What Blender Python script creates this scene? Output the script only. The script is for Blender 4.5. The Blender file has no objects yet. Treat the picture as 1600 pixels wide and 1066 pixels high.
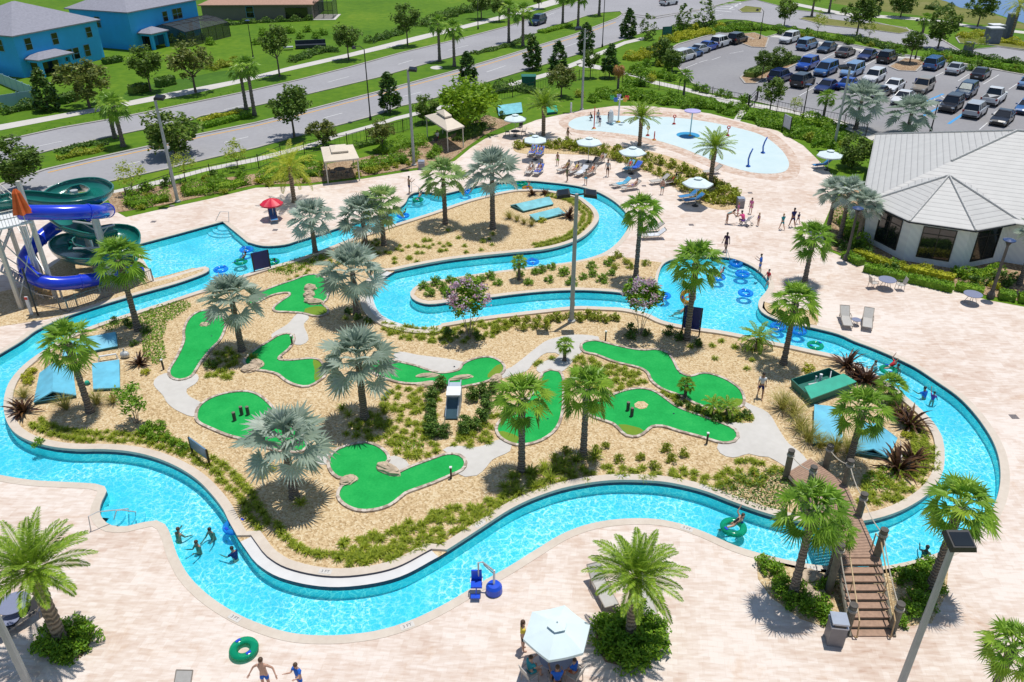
import bpy, math, random
import numpy as np
from mathutils import Vector, Matrix
from mathutils.geometry import delaunay_2d_cdt
scene = bpy.context.scene
COL = scene.collection
R = random.Random(11)
rad = math.radians
PI = math.pi

# ------------------------------------------------------------------ camera model (drone 26.5 m above the deck)
F = 1250.0; PITCH = rad(30.35); H = 26.5; CX = 805.0; CY = 533.0
cP, sP = math.cos(PITCH), math.sin(PITCH)
def G(x, y, z=0.0):
    """survey point: where the sight line of photo pixel (x, y) meets the level z"""
    u = (x - CX) / F; v = (y - CY) / F
    t = (z - H) / (-sP - v * cP)
    return Vector((u * t, (cP - v * sP) * t, z))
def prj(p):
    Z = p[2] - H; d = p[1] * cP - Z * sP; up = p[1] * sP + Z * cP
    return CX + F * p[0] / d, CY - F * up / d
def hgt(b, yt):
    lo, hi = 0.0, 26.0
    for _ in range(40):
        m = (lo + hi) / 2
        if prj((b[0], b[1], m))[1] > yt: lo = m
        else: hi = m
    return lo
def ppm(p):
    return F / (p[1] * cP - (p[2] - H) * sP)

cam = bpy.data.cameras.new('camera'); camo = bpy.data.objects.new('camera', cam); COL.objects.link(camo)
cam.sensor_width = 36; cam.lens = 36 * F / 1600; cam.clip_end = 8000; cam.clip_start = 0.5
cam.shift_x = -(CX - 800) / 1600
camo.location = (0, 0, H); camo.rotation_euler = (PI / 2 - PITCH, 0, 0)
scene.camera = camo

# ------------------------------------------------------------------ light
w = bpy.data.worlds.new('World'); scene.world = w; w.use_nodes = True
nt = w.node_tree; bg = nt.nodes['Background']
sky = nt.nodes.new('ShaderNodeTexSky'); sky.sky_type = 'NISHITA'; sky.sun_disc = False
sky.sun_elevation = rad(78); sky.sun_rotation = rad(45); sky.air_density = 1.0; sky.dust_density = 0.4
nt.links.new(sky.outputs[0], bg.inputs[0]); bg.inputs[1].default_value = 0.105
sl = bpy.data.lights.new('sun', 'SUN'); sl.energy = 4.2; sl.angle = rad(0.5); sl.color = (1.0, 0.965, 0.90)
so = bpy.data.objects.new('sun', sl); COL.objects.link(so)
so.rotation_euler = Vector((0.13, 0.15, 1.0)).to_track_quat('Z', 'Y').to_euler(); so.location = (0, 40, 60)
scene.view_settings.view_transform = 'Standard'; scene.view_settings.look = 'None'
scene.view_settings.exposure = -0.06; scene.view_settings.gamma = 1

# ------------------------------------------------------------------ materials
MT = {}
def newmat(name):
    m = bpy.data.materials.new(name); m.use_nodes = True
    n = m.node_tree.nodes; b = n['Principled BSDF']; MT[name] = m
    return m, n, m.node_tree.links, b
def ramp(n, stops):
    r = n.new('ShaderNodeValToRGB'); e = r.color_ramp.elements
    while len(e) < len(stops): e.new(0.5)
    for i, (p, c) in enumerate(stops): e[i].position = p; e[i].color = (*c, 1)
    return r
def M(name, col, rough=0.6, var=0.12, scale=4.0, bump=0.0, metal=0.0, spec=0.5, world=False, coat=0.0):
    m, n, l, b = newmat(name)
    tc = n.new('ShaderNodeNewGeometry' if world else 'ShaderNodeTexCoord')
    src = tc.outputs['Position' if world else 'Object']
    no = n.new('ShaderNodeTexNoise'); no.inputs['Scale'].default_value = scale; no.inputs['Detail'].default_value = 5
    l.new(src, no.inputs['Vector'])
    r = ramp(n, [(0.3, [c * (1 - var) for c in col]), (0.7, [min(1, c * (1 + var)) for c in col])])
    l.new(no.outputs[0], r.inputs[0]); l.new(r.outputs[0], b.inputs['Base Color'])
    b.inputs['Roughness'].default_value = rough; b.inputs['Metallic'].default_value = metal
    b.inputs['Specular IOR Level'].default_value = spec; b.inputs['Coat Weight'].default_value = coat
    if bump:
        bp = n.new('ShaderNodeBump'); bp.inputs['Strength'].default_value = bump; bp.inputs['Distance'].default_value = 0.05
        l.new(no.outputs[0], bp.inputs['Height']); l.new(bp.outputs[0], b.inputs['Normal'])
    return m
def leafmat(name, c1, c2, c3=None, trans=0.35, rough=0.55):
    if 'silver' not in name and 'red' not in name and 'dead' not in name: c1, c2, c3 = [None if c is None else (min(.6, c[0] * 1.75), min(.64, c[1] * 1.62), c[2] * 1.25) for c in (c1, c2, c3)]
    m, n, l, b = newmat(name)
    g = n.new('ShaderNodeNewGeometry'); oi = n.new('ShaderNodeObjectInfo')
    ad = n.new('ShaderNodeMath'); ad.operation = 'MULTIPLY_ADD'; ad.inputs[1].default_value = 0.82
    mu = n.new('ShaderNodeMath'); mu.operation = 'MULTIPLY'; mu.inputs[1].default_value = 0.18
    l.new(oi.outputs['Random'], mu.inputs[0]); l.new(mu.outputs[0], ad.inputs[2]); l.new(g.outputs['Random Per Island'], ad.inputs[0])
    st = [(0.0, c1), (0.85, c2)] if c3 is None else [(0.0, c1), (0.7, c2), (1.0, c3)]
    r = ramp(n, st); l.new(ad.outputs[0], r.inputs[0])
    l.new(r.outputs[0], b.inputs['Base Color']); b.inputs['Roughness'].default_value = rough; b.inputs['Specular IOR Level'].default_value = 0.35
    t = n.new('ShaderNodeBsdfTranslucent'); l.new(r.outputs[0], t.inputs[0])
    mx = n.new('ShaderNodeMixShader'); mx.inputs[0].default_value = trans
    l.new(b.outputs[0], mx.inputs[1]); l.new(t.outputs[0], mx.inputs[2])
    l.new(mx.outputs[0], n['Material Output'].inputs['Surface'])
    return m
def groundmat(name, stops, scales, rough=0.9, bump=0.0, vor=None):
    """noise (or pebble) mottled ground, world coordinates"""
    m, n, l, b = newmat(name)
    g = n.new('ShaderNodeNewGeometry')
    no = n.new('ShaderNodeTexNoise'); no.inputs['Scale'].default_value = scales[0]; no.inputs['Detail'].default_value = 8; no.inputs['Roughness'].default_value = 0.65
    l.new(g.outputs['Position'], no.inputs['Vector'])
    n2 = n.new('ShaderNodeTexNoise'); n2.inputs['Scale'].default_value = scales[1]; n2.inputs['Detail'].default_value = 4
    l.new(g.outputs['Position'], n2.inputs['Vector'])
    mx = n.new('ShaderNodeMix'); mx.data_type = 'FLOAT'; mx.inputs[0].default_value = 0.5
    if vor:
        vo = n.new('ShaderNodeTexVoronoi'); vo.inputs['Scale'].default_value = vor
        l.new(g.outputs['Position'], vo.inputs['Vector'])
        sx = n.new('ShaderNodeSeparateColor'); l.new(vo.outputs['Color'], sx.inputs[0])
        l.new(sx.outputs[0], mx.inputs[2]); mx.inputs[0].default_value = 0.35; l.new(n2.outputs[0], mx.inputs[3])
    else:
        l.new(no.outputs[0], mx.inputs[2]); l.new(n2.outputs[0], mx.inputs[3])
    r = ramp(n, stops); l.new(mx.outputs[0], r.inputs[0]); l.new(r.outputs[0], b.inputs['Base Color'])
    b.inputs['Roughness'].default_value = rough; b.inputs['Specular IOR Level'].default_value = 0.2
    if bump:
        bp = n.new('ShaderNodeBump'); bp.inputs['Strength'].default_value = bump; bp.inputs['Distance'].default_value = 0.06
        l.new(vo.outputs['Distance'] if vor else no.outputs[0], bp.inputs['Height']); l.new(bp.outputs[0], b.inputs['Normal'])
    return m

groundmat('lawn', [(0.3, (.035, .095, .004)), (0.42, (.065, .15, .006)), (0.55, (.10, .195, .008)), (0.7, (.17, .245, .018))], (0.7, 0.045), bump=0.4)
groundmat('verge', [(0.25, (.035, .09, .008)), (0.5, (.055, .135, .010)), (0.75, (.10, .21, .018))], (1.2, 0.1), bump=0.4)
groundmat('gravel', [(0.15, (.38, .255, .125)), (0.42, (.56, .405, .225)), (0.62, (.62, .47, .275)), (0.85, (.70, .58, .39))], (3, 0.5), vor=11.0, bump=0.7)
groundmat('mulch', [(0.2, (.20, .12, .07)), (0.5, (.36, .24, .14)), (0.85, (.50, .38, .25))], (3, 0.5), vor=9.0, bump=0.8)
groundmat('bank_scrub', [(0.25, (.09, .11, .02)), (0.5, (.16, .17, .04)), (0.75, (.26, .22, .10))], (0.7, 0.12), bump=0.5)
groundmat('asphalt', [(0.25, (.265, .26, .275)), (0.5, (.32, .315, .33)), (0.75, (.37, .365, .38))], (1.6, 0.12), rough=0.85, bump=0.1)
groundmat('lot_asphalt', [(0.25, (.215, .21, .22)), (0.5, (.265, .26, .27)), (0.75, (.315, .31, .315))], (2.0, 0.1), rough=0.85, bump=0.1)
groundmat('concrete', [(0.3, (.49, .465, .43)), (0.7, (.60, .575, .54))], (2.5, 0.4), rough=0.8, bump=0.1)
groundmat('kerb_concrete', [(0.3, (.32, .30, .275)), (0.7, (.46, .43, .40))], (2.5, 0.4), rough=0.85, bump=0.1)
groundmat('turf', [(0.25, (.006, .25, .045)), (0.5, (.012, .345, .07)), (0.75, (.035, .43, .095))], (9, 0.9), rough=0.9, bump=0.3)
groundmat('rough_turf', [(0.25, (.12, .22, .02)), (0.75, (.19, .28, .03))], (6, 0.6), rough=0.9)
groundmat('splash_surface', [(0.2, (.47, .61, .63)), (0.55, (.56, .675, .685)), (0.8, (.64, .71, .70))], (0.9, 0.25), rough=0.5)
groundmat('rim_paver', [(0.25, (.50, .35, .265)), (0.5, (.57, .44, .355)), (0.75, (.63, .52, .44))], (2.5, 0.5), rough=0.75, vor=2.6)
groundmat('coping', [(0.3, (.52, .44, .36)), (0.7, (.65, .575, .49))], (4, 0.6), rough=0.7)
M('white_plaster', (.62, .61, .60), 0.5, 0.05, 1.5, world=True)
M('pool_wall', (.30, .90, .86), 0.5, 0.06, 1.2, world=True)
M('pool_plaster', (.46, .76, .82), 0.5, 0.07, 0.8, world=True)
M('tile_band', (.012, .016, .05), 0.35, 0.3, 6, world=True)
M('lane_white', (.6, .6, .6), 0.7, 0.10, 2, world=True)
M('lane_orange', (.6, .34, .09), 0.7, 0.10, 2, world=True)
M('bay_blue', (.05, .30, .62), 0.7, 0.10, 2, world=True)

def paver():
    m, n, l, b = newmat('travertine')
    g = n.new('ShaderNodeNewGeometry')
    mp = n.new('ShaderNodeMapping'); mp.inputs['Rotation'].default_value = (0, 0, rad(8)); l.new(g.outputs['Position'], mp.inputs[0])
    outs = []
    for sc, wd, hh, off in ((1.0, 0.40, 0.27, 0.5), (1.0, 0.93, 0.61, 0.37)):
        br = n.new('ShaderNodeTexBrick'); br.offset = off; br.inputs['Scale'].default_value = sc
        br.inputs['Brick Width'].default_value = wd; br.inputs['Row Height'].default_value = hh
        br.inputs['Mortar Size'].default_value = 0.008; br.inputs['Bias'].default_value = 0.0
        br.inputs['Color1'].default_value = (0, 0, 0, 1); br.inputs['Color2'].default_value = (1, 1, 1, 1); br.inputs['Mortar'].default_value = (0.5, 0.5, 0.5, 1)
        l.new(mp.outputs[0], br.inputs['Vector']); outs.append(br)
    no = n.new('ShaderNodeTexNoise'); no.inputs['Scale'].default_value = 0.16; no.inputs['Detail'].default_value = 7; l.new(g.outputs['Position'], no.inputs['Vector'])
    nf = n.new('ShaderNodeTexNoise'); nf.inputs['Scale'].default_value = 3.0; nf.inputs['Detail'].default_value = 6
    mp2 = n.new('ShaderNodeMapping'); mp2.inputs['Scale'].default_value = (0.5, 2.2, 1); mp2.inputs['Rotation'].default_value = (0, 0, rad(-8)); l.new(g.outputs['Position'], mp2.inputs[0]); l.new(mp2.outputs[0], nf.inputs['Vector'])
    def math_(op, a, bb):
        q = n.new('ShaderNodeMath'); q.operation = op
        for i, s in enumerate((a, bb)):
            if isinstance(s, (int, float)): q.inputs[i].default_value = s
            else: l.new(s, q.inputs[i])
        return q.outputs[0]
    s = math_('ADD', math_('MULTIPLY', outs[0].outputs[0], 0.11), math_('MULTIPLY', outs[1].outputs[0], 0.13))
    s = math_('ADD', s, math_('MULTIPLY', no.outputs[0], 0.56)); s = math_('ADD', s, math_('MULTIPLY', nf.outputs[0], 0.55))
    r = ramp(n, [(0.38, (.44, .29, .215)), (0.48, (.555, .42, .34)), (0.60, (.625, .51, .43)), (0.78, (.72, .635, .57))])
    l.new(s, r.inputs[0])
    dk = n.new('ShaderNodeMix'); dk.data_type = 'RGBA'; dk.blend_type = 'MULTIPLY'; dk.inputs[7].default_value = (.93, .91, .89, 1)
    l.new(outs[0].outputs['Fac'], dk.inputs[0]); l.new(r.outputs[0], dk.inputs[6]); ns = n.new('ShaderNodeTexNoise'); ns.inputs['Scale'].default_value = 0.30; ns.inputs['Detail'].default_value = 9; ns.inputs['Roughness'].default_value = .7; ns.inputs['Distortion'].default_value = 1.2; l.new(g.outputs['Position'], ns.inputs['Vector'])
    sr = ramp(n, [(0.56, (1, 1, 1)), (0.66, (.90, .80, .71)), (0.8, (.80, .68, .58))]); l.new(ns.outputs[0], sr.inputs[0])
    st = n.new('ShaderNodeMix'); st.data_type = 'RGBA'; st.blend_type = 'MULTIPLY'; st.inputs[0].default_value = .75; l.new(dk.outputs[2], st.inputs[6]); l.new(sr.outputs[0], st.inputs[7]); l.new(st.outputs[2], b.inputs['Base Color'])
    b.inputs['Roughness'].default_value = 0.75; b.inputs['Specular IOR Level'].default_value = 0.25
    bp = n.new('ShaderNodeBump'); bp.inputs['Strength'].default_value = 0.25; bp.inputs['Distance'].default_value = 0.02
    l.new(nf.outputs[0], bp.inputs['Height']); l.new(bp.outputs[0], b.inputs['Normal'])
paver()

def watermat(name, deep, light, scale=1.0):
    """clear rippled water: tinted transmission with a caustic light net painted into its colour, and a glossy skin"""
    m, n, l, b = newmat(name); n.remove(b)
    g = n.new('ShaderNodeNewGeometry')
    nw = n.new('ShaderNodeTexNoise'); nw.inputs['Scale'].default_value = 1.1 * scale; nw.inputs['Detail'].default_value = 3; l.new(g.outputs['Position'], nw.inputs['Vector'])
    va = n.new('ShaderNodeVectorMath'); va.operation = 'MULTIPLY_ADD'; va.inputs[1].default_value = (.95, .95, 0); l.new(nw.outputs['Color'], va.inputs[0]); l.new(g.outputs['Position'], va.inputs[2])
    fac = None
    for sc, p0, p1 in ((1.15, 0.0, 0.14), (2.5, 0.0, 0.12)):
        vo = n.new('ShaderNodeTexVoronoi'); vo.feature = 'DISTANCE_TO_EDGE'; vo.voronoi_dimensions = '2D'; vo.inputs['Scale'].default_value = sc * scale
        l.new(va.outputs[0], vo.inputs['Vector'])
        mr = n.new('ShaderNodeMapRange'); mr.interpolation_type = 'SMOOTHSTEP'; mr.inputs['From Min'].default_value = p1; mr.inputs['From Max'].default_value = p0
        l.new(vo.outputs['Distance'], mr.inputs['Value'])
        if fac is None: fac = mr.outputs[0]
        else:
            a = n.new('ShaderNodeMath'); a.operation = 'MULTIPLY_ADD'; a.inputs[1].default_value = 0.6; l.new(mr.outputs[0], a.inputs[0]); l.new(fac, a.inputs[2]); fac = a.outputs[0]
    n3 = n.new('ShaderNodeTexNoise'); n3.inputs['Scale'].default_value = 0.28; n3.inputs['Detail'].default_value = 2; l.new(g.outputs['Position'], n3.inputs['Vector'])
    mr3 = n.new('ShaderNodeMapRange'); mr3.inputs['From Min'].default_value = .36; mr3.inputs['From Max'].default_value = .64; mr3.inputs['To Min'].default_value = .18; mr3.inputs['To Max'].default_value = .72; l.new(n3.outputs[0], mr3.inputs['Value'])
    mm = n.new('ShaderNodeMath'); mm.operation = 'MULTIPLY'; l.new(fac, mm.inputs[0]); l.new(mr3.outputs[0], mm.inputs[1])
    r = ramp(n, [(0.0, deep), (0.22, [d * .62 + q * .38 for d, q in zip(deep, light)]), (0.62, light)]); l.new(mm.outputs[0], r.inputs[0])  # pale net in the tint stands for sunlight focused by ripples
    t = n.new('ShaderNodeBsdfTransparent'); l.new(r.outputs[0], t.inputs[0])
    gl = n.new('ShaderNodeBsdfGlossy'); gl.inputs['Roughness'].default_value = 0.04
    bp = n.new('ShaderNodeBump'); bp.inputs['Strength'].default_value = 0.5; bp.inputs['Distance'].default_value = 0.06; l.new(nw.outputs[0], bp.inputs['Height'])
    l.new(bp.outputs[0], gl.inputs['Normal'])
    fr = n.new('ShaderNodeFresnel'); fr.inputs[0].default_value = 1.33; l.new(bp.outputs[0], fr.inputs['Normal'])
    mx = n.new('ShaderNodeMixShader'); l.new(fr.outputs[0], mx.inputs[0]); l.new(t.outputs[0], mx.inputs[1]); l.new(gl.outputs[0], mx.inputs[2])
    l.new(mx.outputs[0], n['Material Output'].inputs['Surface'])
watermat('water', (.27, .775, .885), (1.0, 1.0, 1.0), 1.9)
watermat('pool_water', (.13, .77, .92), (.40, .92, .98), 1.1)
m, n, l, b = newmat('pond_water'); b.inputs['Base Color'].default_value = (.005, .10, .36, 1); b.inputs['Roughness'].default_value = 0.12

# ------------------------------------------------------------------ mesh builder
class MB:
    def __init__(s): s.v = []; s.f = []; s.m = []
    def add(s, vs, fs, mi=0, X=None):
        o = len(s.v)
        s.v += [tuple(X @ Vector(p)) for p in vs] if X is not None else [tuple(p) for p in vs]
        s.f += [tuple(i + o for i in f) for f in fs]; s.m += [mi] * len(fs); return s
    def box(s, c, d, mi=0, rz=0.0, X=None, tp=1.0):
        x, y, z = d[0] / 2, d[1] / 2, d[2] / 2; ca, sa = math.cos(rz), math.sin(rz); vs = []
        for k in (-1, 1):
            q = tp if k > 0 else 1.0
            for a, b_ in ((-1, -1), (1, -1), (1, 1), (-1, 1)):
                px, py = a * x * q, b_ * y * q
                vs.append((c[0] + px * ca - py * sa, c[1] + px * sa + py * ca, c[2] + k * z))
        return s.add(vs, [(0, 3, 2, 1), (4, 5, 6, 7), (0, 1, 5, 4), (1, 2, 6, 5), (2, 3, 7, 6), (3, 0, 4, 7)], mi, X)
    def tube(s, pts, r, n=8, mi=0, caps=True, X=None):
        pts = [Vector(p) for p in pts]; k = len(pts); rs = r if isinstance(r, (list, tuple)) else [r] * k
        vs = []; up = Vector((0, 0, 1)); prev = None
        for i, p in enumerate(pts):
            t = (pts[min(i + 1, k - 1)] - pts[max(i - 1, 0)])
            t = t.normalized() if t.length > 1e-9 else Vector((0, 0, 1))
            a = prev if prev is not None else (Vector((1, 0, 0)) if abs(t.z) > 0.9 else up.cross(t))
            a = a - t * a.dot(t)
            if a.length < 1e-5: a = t.orthogonal()
            a.normalize(); prev = a; b_ = t.cross(a)
            for j in range(n):
                th = 2 * PI * j / n; vs.append(p + (a * math.cos(th) + b_ * math.sin(th)) * rs[i])
        fs = [(i * n + j, i * n + (j + 1) % n, (i + 1) * n + (j + 1) % n, (i + 1) * n + j) for i in range(k - 1) for j in range(n)]
        if caps: fs += [tuple(range(n - 1, -1, -1)), tuple((k - 1) * n + j for j in range(n))]
        return s.add(vs, fs, mi, X)
    def lathe(s, prof, n=16, mi=0, c=(0, 0, 0), X=None, ph=0.0):
        vs = [(c[0] + r * math.cos(2 * PI * j / n + ph), c[1] + r * math.sin(2 * PI * j / n + ph), c[2] + z) for r, z in prof for j in range(n)]
        fs = [(i * n + j, i * n + (j + 1) % n, (i + 1) * n + (j + 1) % n, (i + 1) * n + j) for i in range(len(prof) - 1) for j in range(n)]
        return s.add(vs, fs, mi, X)
    def torus(s, c, R_, r, n=28, k=12, mi=0, X=None, sq=1.0):
        vs = [(c[0] + (R_ + r * math.cos(b_)) * math.cos(a), c[1] + (R_ + r * math.cos(b_)) * math.sin(a), c[2] + r * sq * math.sin(b_))
              for a in [2 * PI * i / n for i in range(n)] for b_ in [2 * PI * j / k for j in range(k)]]
        fs = [(i * k + j, ((i + 1) % n) * k + j, ((i + 1) % n) * k + (j + 1) % k, i * k + (j + 1) % k) for i in range(n) for j in range(k)]
        return s.add(vs, fs, mi, X)
    def ball(s, c, r, n=10, k=7, mi=0, X=None):
        rx, ry, rz_ = r if isinstance(r, (tuple, list)) else (r, r, r)
        vs = [(c[0] + rx * math.sin(PI * i / k) * math.cos(2 * PI * j / n), c[1] + ry * math.sin(PI * i / k) * math.sin(2 * PI * j / n), c[2] + rz_ * math.cos(PI * i / k)) for i in range(k + 1) for j in range(n)]
        fs = [(i * n + j, (i + 1) * n + j, (i + 1) * n + (j + 1) % n, i * n + (j + 1) % n) for i in range(k) for j in range(n)]
        return s.add(vs, fs, mi, X)
    def prism(s, poly, z0, z1, mi=0, X=None):
        k = len(poly); vs = [(p[0], p[1], z0) for p in poly] + [(p[0], p[1], z1) for p in poly]
        return s.add(vs, [tuple(range(k - 1, -1, -1)), tuple(range(k, 2 * k))] + [(i, (i + 1) % k, k + (i + 1) % k, k + i) for i in range(k)], mi, X)
    def quad(s, a, b_, c, d, mi=0): return s.add([a, b_, c, d], [(0, 1, 2, 3)], mi)
    def slab(s, a, b_, c, d, t=0.06, mi=0):
        a, b_, c, d = map(Vector, (a, b_, c, d)); nn = (b_ - a).cross(d - a).normalized() * t
        return s.add([a, b_, c, d, a - nn, b_ - nn, c - nn, d - nn], [(0, 1, 2, 3), (7, 6, 5, 4), (0, 4, 5, 1), (1, 5, 6, 2), (2, 6, 7, 3), (3, 7, 4, 0)], mi)
    def build(s, name, mats, parent=None, smooth=False, loc=None):
        me = bpy.data.meshes.new(name); me.from_pydata(s.v, [], s.f)
        if not isinstance(mats, (list, tuple)): mats = [mats]
        for m_ in mats: me.materials.append(MT[m_] if isinstance(m_, str) else m_)
        if len(mats) > 1: me.polygons.foreach_set('material_index', s.m)
        if smooth: me.polygons.foreach_set('use_smooth', [True] * len(s.f))
        me.update()
        o = bpy.data.objects.new(name, me); COL.objects.link(o)
        if parent is not None: o.parent = parent
        if loc is not None: o.location = loc
        return o
def tag(o, label=None, cat=None, group=None, kind=None):
    if label: o['label'] = label
    if cat: o['category'] = cat
    if group: o['group'] = group
    if kind: o['kind'] = kind
    return o
def thing(name, label, cat, loc=(0, 0, 0), rz=0.0, group=None, sc=None):
    o = bpy.data.objects.new(name, None); o.empty_display_size = 0.2; COL.objects.link(o)
    o.location = loc; o.rotation_euler = (0, 0, rz)
    if sc: o.scale = (sc, sc, sc) if isinstance(sc, (int, float)) else sc
    return tag(o, label, cat, group)
def dup(root, loc, rz=0.0, label=None, group=None, sc=None):
    r = root.copy(); COL.objects.link(r); r.location = loc; r.rotation_euler = (0, 0, rz)
    if sc: r.scale = (sc, sc, sc) if isinstance(sc, (int, float)) else sc
    tag(r, label, None, group)
    for ch in KIDS(root):
        c = ch.copy(); COL.objects.link(c); c.parent = r
        for g_ in KIDS(ch):
            d = g_.copy(); COL.objects.link(d); d.parent = c
    return r
_kid = {}
def KIDS(o):
    if o.name not in _kid: _kid[o.name] = list(o.children)
    return _kid[o.name]
def setmat(o, m_, i=0):
    sl_ = o.material_slots[i]; sl_.link = 'OBJECT'; sl_.material = MT[m_] if isinstance(m_, str) else m_
def struct(name, mb, mats, **k):
    return tag(mb.build(name, mats, **k), kind='structure')

# ------------------------------------------------------------------ outlines
def spline(px, closed=True, step=0.35, z=0.0):
    """smooth curve through surveyed points; a third value 1 marks a sharp corner"""
    P = [G(p[0], p[1], z).to_2d() for p in px]; cr = [len(p) > 2 for p in px]; k = len(P); out = []
    for i in range(k if closed else k - 1):
        a, b_ = P[i], P[(i + 1) % k]
        p0 = P[i - 1] if (closed or i > 0) else a; p3 = P[(i + 2) % k] if (closed or i + 2 < k) else b_
        L = (b_ - a).length
        def tan(pm, p, pn, c, seg):
            if c: return seg
            t = pn - pm
            return t.normalized() * L if t.length > 1e-6 else seg
        t0 = tan(p0, a, b_, cr[i], b_ - a); t1 = tan(a, b_, p3, cr[(i + 1) % k], b_ - a)
        ns = max(1, int(L / step))
        for j in range(ns):
            t = j / ns; t2, t3 = t * t, t ** 3
            out.append(a * (2 * t3 - 3 * t2 + 1) + t0 * (t3 - 2 * t2 + t) + b_ * (3 * t2 - 2 * t3) + t1 * (t3 - t2))
    if not closed: out.append(P[-1])
    return out
def poly(px, z=0.0): return [G(p[0], p[1], z).to_2d() for p in px]
def area(p): return 0.5 * sum(p[i][0] * p[(i + 1) % len(p)][1] - p[(i + 1) % len(p)][0] * p[i][1] for i in range(len(p)))
def inside(pts, pg):
    pts = np.asarray(pts, float); pg = np.asarray([tuple(q) for q in pg], float)
    x, y = pts[:, 0:1], pts[:, 1:2]; x0, y0 = pg[:, 0], pg[:, 1]; x1, y1 = np.roll(x0, -1), np.roll(y0, -1)
    c = ((y0 > y) != (y1 > y)) & (x < (x1 - x0) * (y - y0) / np.where(y1 == y0, 1e-12, y1 - y0) + x0)
    return c.sum(1) % 2 == 1
def sheet(mb, outer, holes=(), z=0.0, mi=0, extra=()):
    vs = []; es = []
    for lp in [outer] + list(holes):
        o = len(vs); vs += [Vector((p[0], p[1])) for p in lp]; es += [(o + i, o + (i + 1) % len(lp)) for i in range(len(lp))]
    vs += [Vector(p) for p in extra]
    rv, _, rf, _, _, _ = delaunay_2d_cdt(vs, es, [], 0, 1e-5)
    tri = [f for f in rf if len(f) == 3]
    cen = np.array([[(rv[f[0]].x + rv[f[1]].x + rv[f[2]].x) / 3, (rv[f[0]].y + rv[f[1]].y + rv[f[2]].y) / 3] for f in tri])
    ok = inside(cen, outer)
    for h in holes: ok &= ~inside(cen, h)
    fs = []
    for f, k in zip(tri, ok):
        if k:
            a, b_, c = (rv[i] for i in f)
            fs.append(f if (b_ - a).cross(c - a) > 0 else f[::-1])
    mb.add([(p.x, p.y, z) for p in rv], fs, mi); return mb
def normals(p, closed=True):
    k = len(p); out = []
    for i in range(k):
        a = p[i - 1] if (closed or i) else p[i]; b_ = p[(i + 1) % k] if (closed or i < k - 1) else p[i]
        t = (b_ - a); t = t.normalized() if t.length > 1e-9 else Vector((1, 0)); out.append(Vector((t.y, -t.x)))
    return out
def band(mb, p, o0, o1, z0, z1, mi=0, closed=True, thick=None):
    """strip along outline p between offsets o0 and o1 (right-hand side positive)"""
    nn = normals(p, closed); k = len(p); f0 = o0 if callable(o0) else (lambda i: o0); f1 = o1 if callable(o1) else (lambda i: o1)
    A = [(p[i].x + nn[i].x * f0(i), p[i].y + nn[i].y * f0(i)) for i in range(k)]
    B = [(p[i].x + nn[i].x * f1(i), p[i].y + nn[i].y * f1(i)) for i in range(k)]
    rg = range(k if closed else k - 1)
    vs = [(a[0], a[1], z0) for a in A] + [(b_[0], b_[1], z1) for b_ in B]; fs = [(i, (i + 1) % k, k + (i + 1) % k, k + i) for i in rg]
    mb.add(vs, fs, mi)
    if thick:
        mb.add([(a[0], a[1], z0) for a in A] + [(a[0], a[1], z0 - thick) for a in A], [(i, k + i, k + (i + 1) % k, (i + 1) % k) for i in rg], mi)
        mb.add([(a[0], a[1], z1) for a in B] + [(a[0], a[1], z1 - thick) for a in B], [(i, (i + 1) % k, k + (i + 1) % k, k + i) for i in rg], mi)
    return mb
def wall(mb, p, z0, z1, mi=0, closed=True, off=0.0):
    nn = normals(p, closed); k = len(p)
    q = [(p[i].x + nn[i].x * off, p[i].y + nn[i].y * off) for i in range(k)]
    return mb.add([(a[0], a[1], z0) for a in q] + [(a[0], a[1], z1) for a in q], [(i, (i + 1) % k, k + (i + 1) % k, k + i) for i in range(k if closed else k - 1)], mi)
def scatter(pg, step, rng, jit=0.45, keep=1.0):
    xs = [p[0] for p in pg]; ys = [p[1] for p in pg]; out = []; y = min(ys); r = 0
    while y < max(ys):
        x = min(xs) + (step / 2 if r % 2 else 0)
        while x < max(xs):
            out.append((x + rng.uniform(-jit, jit) * step, y + rng.uniform(-jit, jit) * step)); x += step
        y += step * 0.87; r += 1
    if not out: return []
    k = inside(out, pg)
    return [p for p, q in zip(out, k) if q and rng.random() < keep]
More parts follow.
